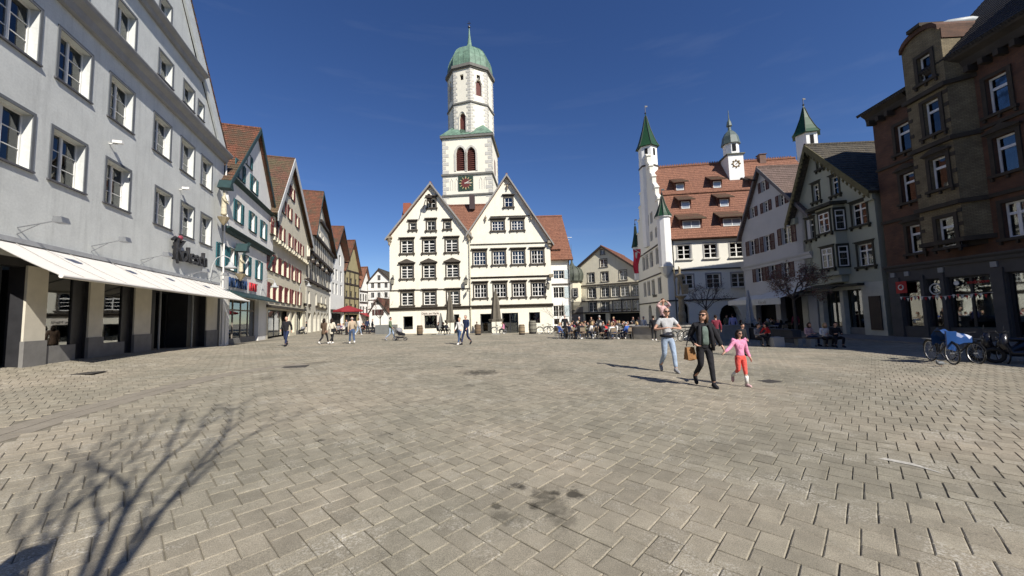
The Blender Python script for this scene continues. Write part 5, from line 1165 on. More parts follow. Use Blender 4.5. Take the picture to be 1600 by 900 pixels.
# oriel
oa, ob = O_.X(1285,360,.0), O_.X(1322,350,0); ca = O_.X(1308,360,.55)
pr = [(oa, 0), (oa+.35, -.7), (ca, -.7), (ob, 0)]; z0_, z1_ = 3.9, 9.0
mb = MB(); mb.prismz(pr, z0_, z1_); mb.prismz([(oa+.2,0),(oa+.5,-.4),(ca-.2,-.4),(ob-.2,0)], z0_-.5, z0_); O_.part(mb, 'oriel', PL_SAGE)
MB().prismz([(oa-.5,0),(oa-.1,-1.1),(ca+.25,-1.1),(ob+.25,0)], z1_, z1_+.22).build('oriel_roof', DKW, O_.root)
for z in (4.5, 7.15):
    w_ = window(O_, (oa+.35+ca)/2, z, .95, 1.45, STO, rd=-.04); w_.location.y = -.72
    a = math.atan2(.7, ob-ca); w_ = window(O_, (ca+ob)/2+.03, z, .6, 1.45, dict(STO, id='O2', leaf=1, hood=(DKW,.06,.06,.02), sill=(DKW,.1,.06,.02)), rd=-.04); w_.location.y = -.38; w_.rotation_euler = (0,0,a)
mb = MB(); mb.box(uo0,-1.3,-.5,-.01,3.05,3.2); mb.hexa([(-5.6,-.9,2.9),(-2.9,-.9,2.9),(-2.9,-.02,3.25),(-5.6,-.02,3.25),(-5.6,-.9,3.0),(-2.9,-.9,3.0),(-2.9,-.02,3.35),(-5.6,-.02,3.35)]); O_.part(mb, 'shop_canopy', DKW)
shopfront(O_, -5.0, -3.4, -.2, 2.8, .35, 2, .3, None, DKW, .7); shopfront(O_, -3.1, -1.6, -.2, 2.8, .35, 2, .3, None, DKW, .7)
O_.part(MB().box(-1.05,-.25,-.08,-.005,.0,2.25), 'menu_board', M('board_brown', (.06,.045,.035), .7)); O_.part(MB().box(uo1-.6,uo1+.15,-.3,0,9.0,9.35).box(uo1-.5,uo1+.1,-.2,0,8.6,9.0), 'corner_corbel', PL_SAGE); O_.part(MB().box(uo0-.15,uo0+.4,-.3,0,8.7,9.2), 'corner_corbel', PL_SAGE)
MB().box(0.02,.42,1.0,9,-1.5,11).build('party_wall', M('gap_grey', (.2,.21,.2), .9), O_.root)

# ------------------------------------------------------------------ P: brick house at the right edge
P_ = House('brick_house', 'dark red brick town house with yellow brick bay and phone shop at the right edge', 'house', *RH)
BRK = brick_mat('red_brick', (.115,.052,.028), (.085,.038,.022), (.06,.04,.03)); BRY = brick_mat('yellow_brick', (.20,.16,.09), (.15,.12,.065), (.06,.05,.038))
SS = M('dark_sandstone', (.05,.042,.033), .9, .25, 2, bump=.3); SHG = M('shop_grey_stone', (.088,.084,.08), .85, .12, 2)
STP = dict(id='P', rd=.18, nx=1, ny=1, leaf=1, split=True, prow=1, transom=.68, bar=.09, munt=.03, curtain=1.0, casing=(SS,.17,.07), sill=(SS,.14,.16,.1,3), frame=M('window_white', (.7,.72,.75), .45), cmat=M('lace', (.5,.55,.62), .9))
STPh = dict(STP, id='Ph', hood=(SS,.14,.2,.12,1))
STP2 = dict(STP, id='Pw', leaf=2)
ops = []
def pw(x0, y0, x1, y1, st, y=0):
    """photograph corners: top-left x0,y0 ; bottom-right x1,y1"""
    a = P_.px(x0, y0, -y); b = P_.px(x1, y1, -y); w = b[0]-a[0]; h = a[1]-b[1]; w = max(.5, w); h = max(.4, h)
    window(P_, (a[0]+b[0])/2, b[1], w, h, st, y).location.y = y; return ((a[0]+b[0])/2-w/2, (a[0]+b[0])/2+w/2, b[1], b[1]+h, .25)
for q in (((1398,199,1426,231),STP),((1407,274,1434,311),STPh),((1417,354,1443,393),STPh)): ops.append(pw(*q[0], q[1]))
for q in (((1539,126,1581,166),STP),((1551,217,1595,262),STPh),((1565,318,1612,366),STP2)): ops.append(pw(*q[0], q[1]))
e3 = list(ops[-3:])
for o in e3:   # the next bays towards the camera, outside the picture
    for du in (2.6, 5.2, 7.8): ops.append((o[0]+du, o[1]+du, o[2], o[3], .25)); window(P_, (o[0]+o[1])/2+du, o[2], o[1]-o[0], o[3]-o[2], STP)
eP = 14.1; uP0, uP1 = .42, 17.5
sh = [opx(P_,1423,433,1466,508), opx(P_,1471,428,1497,508), opx(P_,1504,423,1563,510)]
shops = [(1.15,2.3,.3,3.05,.3),(2.55,3.35,.3,3.05,.3),(3.6,5.6,.3,3.05,.3),(6.15,9.5,-.4,3.05,.5),(10,13,.3,3.05,.3)]
wall(P_, [[(uP0,3.9),(uP1,3.9),(uP1,eP),(uP0,eP)]], ops, BRK, 12, (uP0,uP1,-1.5,eP,eP)); wall(P_, [[(uP0,-1.5),(uP1,-1.5),(uP1,3.9),(uP0,3.9)]], shops, SHG, 12, None, name='ground_wall')
for o in shops: shopfront(P_, o[0], o[1], o[2], o[3], .15, 1 if o[1]-o[0] < 1.5 else 2, .05, None, SHOPD, 2.2)
band(P_, uP0-.05, uP1, 4.05, .35, .3, SHG, 'shop_cornice', True); zt_ = P_.Z(1410,325); band(P_, uP0, uP1, 6.95, .18, .12, SS); band(P_, uP0, uP1, 10.4, .16, .12, SS)
for u in (.75,1.6,3.45,5.8): P_.part(MB().box(u-.13,u+.13,-.08,-.003,3.35,3.62), 'stone_boss', M('boss_pale', (.3,.31,.31), .8))
for a, b in ((uP0,1.15),(2.3,2.55),(3.35,3.6),(5.6,6.15)): P_.part(MB().box(a+.03,b-.03,-.1,-.004,-.6,3.3), 'pilaster', SHG)
# eaves
band(P_, uP0-.2, 2.9, eP+.25, .7, .55, SS, 'eaves_cornice', True); band(P_, 4.3, uP1, eP+.45, .85, .7, SS, 'eaves_cornice', True)
mb = MB()
for i in range(28):
    x = uP0+.1+i*.6
    if 1.9 < x < 4.4: continue
    mb.box(x, x+.2, -.5, -.01, eP-.75, eP-.45)
P_.part(mb, 'modillions', SS)
mb = MB(); roof_plane(mb, (uP0-.4,-.65,eP+.2),(4.2,-.65,eP+.2),(4.2,4.6,eP+3.2),(uP0-.4,4.6,eP+3.2), .15, .3); roof_plane(mb, (4.1,-.8,eP+.4),(uP1+.3,-.8,eP+.4),(uP1+.3,3.8,eP+5.1),(4.1,3.8,eP+5.1), .15, .3)
mb.q((4.1,-.8,eP+.3),(4.1,3.8,eP+5.1),(4.1,12,eP+5.1),(4.1,12,eP)); mb.q((uP0-.4,4.6,eP+3.2),(4.2,4.6,eP+3.2),(4.2,12,eP+.2),(uP0-.4,12,eP+.2)); mb.q((4.1,3.8,eP+5.1),(uP1+.3,3.8,eP+5.1),(uP1+.3,12,eP+5.1),(4.1,12,eP+5.1)); mb.q((uP1+.3,-.8,eP+.3),(uP1+.3,12,eP),(uP1+.3,12,eP+5.1),(uP1+.3,3.8,eP+5.1))
P_.part(mb, 'roof', tile_mat('slate', (.035,.034,.036), (.02,.02,.022), None, 'X'))
P_.part(MB().box(8.5,11.5,-.3,3,eP+1.2,eP+3.6).prism([(8.3,eP+3.6),(11.7,eP+3.6),(10,eP+5.1)],-.4,3), 'dormer', SS)
# bay tower
b0, b1 = 0, 0; bp = .75; zb0, zb1 = P_.Z(1470,400,.7), 17.2
bo = []
def bw(x0, y0, x1, y1, st): bo.append(pw(x0, y0, x1, y1, st, -bp))
bw(1442,163,1473,203,STP); bw(1452,251,1484,290,STPh); bw(1463,343,1496,383,STP); bw(1433,93,1458,120,dict(STP, id='Pt', transom=None, prow=1))
fl = P_.X(1427,250,bp); fr_ = P_.X(1493,250,bp); za_ = P_.Z(1442,48,bp)
n = 10; arc = [(fr_-(fr_-fl)*i/n, 16.2+(za_-16.2)*math.sin(math.pi*i/n)**.6) for i in range(n+1)]
wall(P_, [[(fl,5.0),(fr_,5.0),(fr_,16.2),(fl,16.2)], arc], bo, BRY, 0, None, y=-bp, name='bay_front')
mb = MB(); mb.q((fr_,-bp,5),(fr_+.55,0,5),(fr_+.55,0,14.4),(fr_,-bp,14.4)); mb.q((fr_,-bp,14.4),(fr_,3.2,14.4),(fr_,3.2,16.3),(fr_,-bp,16.3)); mb.q((fl,-bp,5),(fl,-bp,16.3),(fl,3,16.3),(fl,3,5)); mb.q((fl,-bp,5),(fl-.0,0,5),(fr_+.55,0,5),(fr_,-bp,5)); P_.part(mb, 'bay_sides', BRY)
mb = MB()
for i in range(n): a, b = arc[i], arc[i+1]; mb.hexa([(b[0],-bp-.15,b[1]),(a[0],-bp-.15,a[1]),(a[0],3.2,a[1]),(b[0],3.2,b[1]),(b[0],-bp-.15,b[1]+.28),(a[0],-bp-.15,a[1]+.28),(a[0],3.2,a[1]+.28),(b[0],3.2,b[1]+.28)])
P_.part(mb, 'bay_coping', BRK); P_.part(MB().ell(((fl+fr_)/2+.2,1.2,za_+.1),(.7,1.6,.35)), 'bay_roof', M('pale_zinc', (.4,.43,.44), .5), True)
P_.part(MB().box((fl+fr_)/2-.35,(fl+fr_)/2+.35,-bp-.3,.3,za_+.2,za_+.4), 'bay_cap', SS)
for z, p in ((13.3,.22),(10.35,.2),(6.95,.2),(5.0,.12)):
    P_.part(MB().prismz([(fl-.1,0),(fl-.1,-bp-p),(fr_+.05,-bp-p),(fr_+.7,-.01)], z-.22, z), 'bay_ledge', SS)
P_.part(MB().prismz([(fl+.1,0),(fl+.2,-bp*.6),(fr_-.2,-bp*.6),(fr_+.3,0)], 4.55, 5.0), 'bay_foot', SS)
for z in (5.6,6.3,7.6,8.4,9.3,11.1,12,12.7): 
    P_.part(MB().box(fl-.02,fl+.2,-bp-.03,-bp-.003,z,z+.2).box(fr_-.2,fr_+.02,-bp-.03,-bp-.003,z,z+.2), 'bay_quoin', SS)
# sunlit red band and carved motif on the bay's upper side
mb = MB(); mb.box(fr_+.003,fr_+.05,-bp,2.6,15.7,16.25); P_.part(mb, 'bay_red_band', BRK); mb = MB(); mb.ell((fr_+.03,1.0,15.25),(.05,.3,.25)); mb.box(fr_+.003,fr_+.05,1.9,2.6,14.9,15.3); P_.part(mb, 'bay_motif', SS)
# signs
RED = M('sign_board_red', (.42,.015,.02), .5)
u, z = P_.px(1408.5,449,.1); s = P_.part(MB().box(u-.32,u+.32,-.12,-.0-.1+.02,z-.36,z+.36), 'sign_board', RED); mb = MB(); mb.lathe([(.17,0),(.17,.02)], (0,0,0), 16); o = mb.build('sign_roundel', WHITE, s, (u,-.125,z)); o.rotation_euler = (math.pi/2,0,0)
o = MB().lathe([(.1,0),(.1,.02)], (0,0,0), 12).tube([(0,.05,.01),(.08,.13,.01)], [.06,.02], 5).build('sign_mark', RED, s, (u,-.148,z)); o.rotation_euler = (math.pi/2,0,0)
text(P_, 'vodafone', 4.95, 2.62, .26, RED, .1, .02, name='shop_lettering'); o = MB().lathe([(.13,0),(.13,.02)], (0,0,0), 14).build('sign_roundel', WHITE, P_.root, (4.0,.1,2.7)); o.rotation_euler = (math.pi/2,0,0)
o = MB().tube([(.3*math.cos(k*.35),.3*math.sin(k*.35),0) for k in range(19)], .035, 5).build('logo_ring', WHITE, P_.root, (2.95,.1,2.45)); o.rotation_euler = (math.pi/2,0,0); text(P_, 'S', 2.95, 2.28, .5, WHITE, .1, .02, name='logo_letter')
for i in range(22):
    u = 1.2+i*.2; z = 2.05+.05*math.cos(i*1.3)-.0
    MB().prism([(u-.07,z),(u,z-.2),(u+.07,z)], -.13, -.12).build('pennant', RED if i % 2 else WHITE, P_.root)
MB().tube([(1.15,-.125,2.1),(3.4,-.125,2.02),(5.7,-.125,2.1)], .008, 4).build('pennant_string', WHITE, P_.root)

# the lower neighbour towards the camera, beyond the right edge of the picture
Q_ = House('neighbour_house', 'plain dark brick house just beyond the right edge of the picture', 'house', *RH)
wall(Q_, [[(17.6,-1.5),(40,-1.5),(40,10.2),(17.6,10.2)]], [(u,u+1.2,z,z+1.8,.2) for u in (19,22,25,28,31,34,37) for z in (1.0,4.3,7.4)], BRK, 12, (17.6,40,-1.5,10.2,10.2))
for u in (19,22,25,28,31,34,37):
    for z in (1.0,4.3,7.4): window(Q_, u+.6, z, 1.2, 1.8, STP, curtain=.2, rd=.12)
mb = MB(); roof_plane(mb, (17.5,-.4,10.1),(40.2,-.4,10.1),(40.2,6,13.2),(17.5,6,13.2), .15, .3); roof_plane(mb, (40.2,12.3,10.1),(17.5,12.3,10.1),(17.5,6,13.2),(40.2,6,13.2), .15, .3); mb.q((40,0,10.1),(40,12,10.1),(40,6,13)); Q_.part(mb, 'roof', tile_mat('slate', (.035,.034,.036), (.02,.02,.022), None, 'X'))

# the houses that close the square behind the camera (seen only as reflections in the window panes)
STR = dict(id='R', rd=.12, nx=1, ny=1, leaf=2, bar=.09, curtain=.6)
for i, (x1, w_, e_, a_, m_, lab) in enumerate(((26, 13, 10.5, 19, PL_CREAM, 'cream gabled house behind the camera, nearest the brick side'), (12.8, 12, 11.5, 20.5, PL_DOVE, 'grey gabled house behind the camera in the middle of its row'), (.6, 12.5, 10.5, 19.5, PL_IVORY, 'ivory gabled house behind the camera beside the grey one'), (-12.1, 13, 11, 20, PL_SAGE, 'sage gabled house behind the camera at the grey shop side'))):
    H = House('gabled_house', lab, 'house', x1, -23, -1, 0, 'houses behind the camera'); o = []
    for z in (4.3, 7.6):
        for k in range(4): u = 1.2+k*(w_-3.4)/3; o.append((u,u+1.1,z,z+1.7,.19)); window(H, u+.55, z, 1.1, 1.7, STR)
    for k in range(2): u = w_/2-2+k*2.6; o.append((u,u+1,e_+1.2,e_+2.7,.19)); window(H, u+.5, e_+1.2, 1.0, 1.5, STR)
    o += [(1, w_/2-.4, 0, 2.9, .4), (w_/2+.4, w_-1, 0, 2.9, .4)]
    wall(H, [[(0,-1.5),(w_,-1.5),(w_,e_),(0,e_)], [(0,e_),(w_,e_),(w_/2,a_)]], o, m_, 10, (0,w_,-1.5,e_,e_)); MB().box(.5,w_-.5,.6,.7,-1,3.2).build('shop_recess', DARK, H.root)
    gable_roof(H, 0, e_, w_/2, a_, w_, e_, 10, T_BROWN, .4, .3, .2, TIMB)
# ------------------------------------------------------------------ people
def skinmesh(name, chains, sub=1, sq=1.0, rem=None, extra=None, smooth=True):
    """one continuous surface grown over chains of (point, radius); sq flattens the radii front to back"""
    idx = {}; V = []; Rr = []; E_ = []
    for ch in chains:
        prev = None
        for p, r in ch:
            k = tuple(round(c, 3) for c in p)
            if k not in idx: idx[k] = len(V); V.append((p[0], p[1]/sq, p[2])); Rr.append(r)
            if prev is not None and prev != idx[k]: E_.append((prev, idx[k]))
            prev = idx[k]
    me = bpy.data.meshes.new('tmp'); me.from_pydata(V, E_, []); o = bpy.data.objects.new('tmp', me); COL.objects.link(o)
    o.modifiers.new('skin', 'SKIN')
    sv = me.skin_vertices[0].data
    for i, r in enumerate(Rr): sv[i].radius = (r, r); sv[i].use_root = (i == 0)
    if sub: s = o.modifiers.new('sub', 'SUBSURF'); s.levels = sub; s.render_levels = sub
    dg = bpy.context.evaluated_depsgraph_get(); dg.update()
    m = bpy.data.meshes.new_from_object(o.evaluated_get(dg)); bpy.data.objects.remove(o)
    bm = bmesh.new(); bm.from_mesh(m)
    for v in bm.verts: v.co.y *= sq
    if extra: t = bpy.data.meshes.new('t'); t.from_pydata(extra.v, [], extra.f); bm.from_mesh(t)
    bm.to_mesh(m); bm.free()
    if rem:
        o = bpy.data.objects.new('tmp', m); COL.objects.link(o); r = o.modifiers.new('r', 'REMESH'); r.mode = 'VOXEL'; r.voxel_size = rem
        s = o.modifiers.new('s', 'SMOOTH'); s.iterations = 2; s.factor = .5
        dg = bpy.context.evaluated_depsgraph_get(); dg.update(); m2 = bpy.data.meshes.new_from_object(o.evaluated_get(dg)); bpy.data.objects.remove(o); m = m2
    m.name = name; m.materials.clear(); m.materials.append(SKIN)
    m.polygons.foreach_set('use_smooth', [smooth]*len(m.polygons)); return m
def V3(*a): return Vector(a)
def base_pose(p='stand'):
    J = dict(pel=V3(0,0,.96), spi=V3(0,0,1.14), che=V3(0,.0,1.33), nec=V3(0,-.005,1.49), hed=V3(0,.02,1.64))
    for s, n in ((-1,'L'),(1,'R')):
        J['sh'+n] = V3(s*.175,0,1.42); J['el'+n] = V3(s*.235,-.03,1.14); J['wr'+n] = V3(s*.25,.05,.9); J['ha'+n] = V3(s*.25,.08,.81)
        J['hi'+n] = V3(s*.09,0,.93); J['kn'+n] = V3(s*.1,.02,.5); J['an'+n] = V3(s*.11,-.02,.09); J['to'+n] = V3(s*.125,.15,.035)
    if p in ('walk', 'walk2'):
        a, b = ('L','R') if p == 'walk' else ('R','L'); sa = -1 if a == 'L' else 1
        J['kn'+a] = V3(sa*.095,.2,.52); J['an'+a] = V3(sa*.1,.3,.1); J['to'+a] = V3(sa*.11,.46,.07)
        J['kn'+b] = V3(-sa*.095,-.02,.49); J['an'+b] = V3(-sa*.1,-.34,.17); J['to'+b] = V3(-sa*.11,-.22,.04)
        J['el'+a] = V3(sa*.23,-.12,1.16); J['wr'+a] = V3(sa*.24,-.13,.92); J['ha'+a] = V3(sa*.24,-.12,.83)
        J['el'+b] = V3(-sa*.23,.03,1.15); J['wr'+b] = V3(-sa*.22,.2,.97); J['ha'+b] = V3(-sa*.22,.26,.9)
    if p in ('sit', 'sit2', 'sitlow'):
        dz = .47-.96+.03 if p != 'sitlow' else .2-.96
        for k in J: J[k] = J[k]+V3(0,-.0,dz)
        for s, n in ((-1,'L'),(1,'R')):
            J['hi'+n] = V3(s*.1,0,.96+dz); sp = .16 if p != 'sitlow' else .2
            if p == 'sitlow': J['kn'+n] = V3(s*sp,.36,.5); J['an'+n] = V3(s*.16,.52,.09); J['to'+n] = V3(s*.18,.68,.04)
            else: J['kn'+n] = V3(s*sp,.42,.49); J['an'+n] = V3(s*sp,.42 if p == 'sit' else .3,.09); J['to'+n] = V3(s*sp*1.1,.58 if p == 'sit' else .46,.04)
            J['wr'+n] = V3(s*.16,.3,1.15+dz if p != 'sitlow' else .5); J['el'+n] = V3(s*.25,.06,1.12+dz if p != 'sitlow' else .42); J['ha'+n] = V3(s*.1,.37,1.17+dz if p != 'sitlow' else .52)
        J['nec'] += V3(0,.04,0); J['hed'] += V3(0,.08,0)
    return J
def ch(J, *ks): return [(J[k], r) for k, r in ks]
def lerpJ(J, a, b, t): return J[a].lerp(J[b], t)
def head_mb(J, turn=0, nose=True):
    mb = MB(); c = J['hed']; b0 = len(mb.v)
    mb.ell((0,0,0), (.076,.094,.112), 14, 10); mb.ell((0,.03,-.055), (.055,.062,.06), 10, 6)
    if nose: mb.ell((0,.096,-.012), (.013,.022,.026), 6, 4); mb.ell((.078,.0,-.01), (.012,.02,.03), 6, 4); mb.ell((-.078,.0,-.01), (.012,.02,.03), 6, 4); mb.ell((0,.086,-.055),(.022,.01,.009),6,4)
    ca, sa = math.cos(turn), math.sin(turn)
    mb.v = [(c.x+x*ca-y*sa, c.y+x*sa+y*ca, c.z+z) for x, y, z in mb.v]; return mb
def hand_chain(J, n, curl=.5, spread=1):
    w, h = J['wr'+n], J['ha'+n]; d = (h-w).normalized(); s = -1 if n == 'L' else 1
    side = d.cross(V3(0,0,1)); side = side.normalized() if side.length > .2 else V3(0,1,0)
    if abs(d.z) > .8: side = V3(0,1,0)-d*d.y; side.normalize()
    pal = d.cross(side).normalized(); out = []
    root = w+d*.05
    if pal.x*s > 0: pal = -pal
    for i in range(4):
        o = side*((i-1.5)*.02); l = (.065,.078,.072,.055)[i]
        p0 = w+d*.085+o; p1 = p0+d*l*.5+pal*.012*curl; p2 = p0+d*l*.85+pal*.05*curl
        out.append([(root, .026), (p0, .0105), (p1, .009), (p2, .0075)])
    t0 = w+d*.035+side*.03; out.append([(root, .026), (t0, .012), (w+d*.07+side*.055+pal*.015, .0095), (w+d*.1+side*.055+pal*.03, .008)]); return out
def pmeshes(key, J, sleeve='long', hair='short', detail=0, coat=0, leg='long', fem=False, turn=0, hands=None):
    """meshes of one pose: body, top, trousers, shoes, hair"""
    if key in WC: return WC[key]
    out = {}; rem = .0075 if detail else None
    body = [ch(J, ('pel',.08),('spi',.075),('che',.08),('nec',.05))+[(J['nec'].lerp(J['hed'],.55), .05)]]
    for n in 'LR':
        h = J['wr'+n].lerp(J['ha'+n], .6)
        body.append(ch(J, ('che',.08),('sh'+n,.05),('el'+n,.04),('wr'+n,.026))+([(h,.034),(J['ha'+n]+(J['ha'+n]-J['wr'+n])*.5,.018)] if not detail else [(J['wr'+n]+(J['ha'+n]-J['wr'+n]).normalized()*.05,.03)]))
        body.append(ch(J, ('pel',.08),('hi'+n,.075),('kn'+n,.055),('an'+n,.04)))
        if detail: body += hand_chain(J, n, (hands or {}).get(n, .6))
    out['body'] = skinmesh('body', body, 1 if not detail else 1, 1, rem, head_mb(J, turn, True))
    g = .022 if coat else .012; w = .88 if fem else 1
    top = [[(J['pel']+V3(0,0,-.12*coat), .135+g+.02*coat), (J['pel']+V3(0,0,.02), .125+g), (J['spi'], (.108 if fem and not coat else .125)+g), (J['che'], .135*w+g), (J['nec']+V3(0,0,-.035), .07)]]
    if coat > 1: top[0] = [(J['pel']+V3(0,0,-.3), .17)]+top[0]
    for n in 'LR':
        e = J['el'+n]; wv = J['wr'+n]
        a = [(J['che'], .135*w+g), (J['sh'+n], .068+g*.6)]
        if sleeve == 'long': a += [(e, .052+g*.6), (wv.lerp(J['ha'+n], .0), .04+g*.5)]
        else: a += [(J['sh'+n].lerp(e, .6), .062)]
        top.append(a)
    out['top'] = skinmesh('top', top, 2 if detail else 1, .8)
    tr = [[(J['pel']+V3(0,0,.06), .118), (J['pel'], .13)]]
    for n in 'LR':
        e = J['an'+n]+V3(0,0,.03)
        if leg == 'short': e = J['kn'+n].lerp(J['an'+n], .35)
        tr.append([(J['pel'], .13), (J['hi'+n]+V3(0,0,-.05), .1 if not fem else .105), (J['hi'+n].lerp(J['kn'+n], .5), .09), (J['kn'+n], .068), (J['kn'+n].lerp(e, .5), .062), (e, .056)])
    out['trousers'] = skinmesh('trousers', tr, 2 if detail else 1, .9)
    sh = MB()
    for n in 'LR':
        a, t = J['an'+n], J['to'+n]; d = V3(t.x-a.x, t.y-a.y, t.z-a.z+.03); sh.tube([a+V3(0,0,.04), a+V3(0,-.0,-.03), a+d*.45+V3(0,0,-.04), a+d*.85+V3(0,0,-.045), a+d*1.12+V3(0,0,-.05)], [.045,.05,.048,.045,.022], 8); sh.tube([a-d*.3+V3(0,0,-.045), a+d*.3+V3(0,0,-.045)], .042, 8)
    out['shoes'] = sh.mesh('shoes', BLACKM, True)
    hm = MB(); c = J['hed']
    if hair == 'short': hm.ell((0,-.012,.022), (.086,.1,.108), 12, 8)
    elif hair == 'long':
        hm.ell((0,-.018,.02), (.09,.104,.112), 12, 8); hm.tube([(0,-.06,.02),(0,-.075,-.08),(0,-.07,-.2)], [.085,.085,.05], 10); hm.tube([(-.06,-.01,.02),(-.075,-.01,-.08),(-.07,.01,-.17)], [.04,.035,.02], 8); hm.tube([(.06,-.01,.02),(.075,-.01,-.08),(.07,.01,-.17)], [.04,.035,.02], 8)
    elif hair == 'bun': hm.ell((0,-.015,.022), (.086,.1,.11), 12, 8); hm.ell((0,-.1,.09), (.04,.04,.04))
    elif hair == 'bald': hm.ell((0,-.03,-.005), (.08,.078,.07), 12, 8)
    ca, sa = math.cos(turn), math.sin(turn)
    hm.v = [(c.x+x*ca-(y if not (y > .02 and z < .05) else .02)*sa, c.y+x*sa+(y if not (y > .02 and z < .05) else .02)*ca, c.z+z) for x, y, z in hm.v]
    out['hair'] = hm.mesh('hair', BLACKM, True)
    WC[key] = out; return out
CLO = {}
def cloth(c):
    k = tuple(round(x, 3) for x in c)
    if k not in CLO: CLO[k] = M('cloth_%d' % len(CLO), c, .92, .2, 7, bump=.9, bscale=11, var2=.08)
    return CLO[k]
PAL = dict(black=(.018,.018,.022), white=(.72,.71,.68), grey=(.25,.25,.26), lightgrey=(.45,.46,.47), navy=(.02,.03,.075), jeans=(.06,.10,.19), lightjeans=(.32,.40,.52), brown=(.12,.08,.055), beige=(.45,.36,.26), cream=(.66,.61,.5), red=(.5,.03,.03),
    pink=(.68,.27,.42), coral=(.75,.11,.09), green=(.13,.17,.10), olive=(.15,.15,.09), sage=(.13,.17,.15), blue=(.05,.12,.4), lilac=(.4,.38,.62), yellow=(.6,.45,.08), tan=(.4,.22,.09), hairdark=(.022,.014,.01), hairbrown=(.09,.05,.03), hairblond=(.38,.27,.14), hairgrey=(.35,.34,.32), maroon=(.2,.03,.05), purple=(.15,.06,.2), rose=(.6,.4,.4))
def person(label, P, rz, pose='stand', top='grey', legs='jeans', shoes='black', haircol='hairdark', hair='short', H=1.72, sleeve='long', coat=0, detail=0, J=None, key=None, group=None, leg='long', fem=False, turn=0, hands=None, cat='person'):
    J = J or base_pose(pose); key = key or ('per', pose, sleeve, hair, coat, leg, fem)
    ms = pmeshes(key, J, sleeve, hair, detail, coat, leg, fem, turn, hands); s = H/1.755
    t = thing('person', label, cat, P, rz, group, s)
    for nm, c in (('body', None), ('top', top), ('trousers', legs), ('shoes', shoes), ('hair', haircol)):
        o = link(nm, ms[nm], t)
        if c: o.material_slots[0].link = 'OBJECT'; o.material_slots[0].material = cloth(PAL[c])
    return t
def face(dx, dy): return math.atan2(-dx, dy)   # rotation so that local +y looks along (dx,dy)
def sunglasses(t, J, turn=0):
    c = J['hed']; mb = MB(); ca, sa = math.cos(turn), math.sin(turn)
    mb.ell((-.034,.092,.015), (.032,.012,.024), 8, 5); mb.ell((.034,.092,.015), (.032,.012,.024), 8, 5); mb.box(-.075,.075,.085,.092,.018,.028); mb.box(-.08,-.074,.0,.09,.016,.026); mb.box(.074,.08,.0,.09,.016,.026)
    mb.v = [(c.x+x*ca-y*sa, c.y+x*sa+y*ca, c.z+z) for x, y, z in mb.v]; return mb.build('sunglasses', M('dark_lens', (.008,.008,.01), .12, .05, spec=.8), t)

# --- the family in front
WX = ground(1104, 604.5); Jw = base_pose('walk'); s_w = 1.66/1.755
Jw['hed'] += V3(-.02,.01,0)
Jw.update(knL=V3(-.1,.1,.5), anL=V3(-.12,.12,.09), toL=V3(-.13,.28,.035), knR=V3(.1,.03,.52), anR=V3(.13,-.3,.2), toR=V3(.14,-.2,.06))
Jw.update(elL=V3(-.3,.0,1.16), wrL=V3(-.37,.06,.93), haL=V3(-.4,.08,.85), elR=V3(.27,-.08,1.16), wrR=V3(.22,.1,.99), haR=V3(.18,.18,.95))
w = person('woman in open black jacket and green top striding towards the camera, holding a small girl by the hand', WX, face(-.12,-1), top='black', legs='black', haircol='hairbrown', hair='long', H=1.67, J=Jw, key='woman', detail=1, coat=1, fem=True, turn=-.75)
w['label'] = 'woman in sunglasses and open black jacket over green top holding a girl by the hand'
sunglasses(w, Jw, -.75)
gt = skinmesh('green_top', [[(V3(0,.075,.93),.085),(V3(0,.09,1.05),.082),(V3(0,.09,1.18),.08),(V3(0,.095,1.3),.088),(V3(0,.07,1.4),.06)],[(V3(0,.09,1.05),.082),(V3(-.055,.085,1.06),.06)],[(V3(0,.09,1.05),.082),(V3(.055,.085,1.06),.06)],[(V3(0,.095,1.3),.088),(V3(-.05,.09,1.3),.06)],[(V3(0,.095,1.3),.088),(V3(.05,.09,1.3),.06)]], 2, .85)
gt.materials[0] = cloth(PAL['sage']); link('green_top', gt, w)
mb = MB(); mb.tube([(-.1,.1,1.42),(-.13,.14,1.25),(-.15,.13,1.0),(-.17,.09,.84)], [.03,.045,.05,.04], 6); mb.tube([(.1,.1,1.42),(.13,.14,1.25),(.15,.13,1.0),(.18,.09,.84)], [.03,.045,.05,.04], 6); mb.build('lapels', cloth(PAL['black']), w, smooth=True)
bagP = w.matrix_basis if False else None
t = thing('shoulder_bag', 'tan leather shopper hanging from the black-jacketed woman\'s arm', 'bag', WX+Vector((-.29,.03,.6)), .3)
MB().hexa([(-.13,-.07,0),(.11,-.07,0),(.11,.07,0),(-.13,.07,0),(-.12,-.03,.27),(.08,-.03,.27),(.08,.03,.27),(-.12,.03,.27)]).ell((0,0,.03),(.14,.09,.06)).build('pouch', cloth((.25,.13,.055)), t); MB().tube([(-.1,0,.29),(-.05,0,.45),(.04,0,.5),(.1,0,.45),(.1,0,.29)], .012, 5).build('strap', cloth(PAL['black']), t)
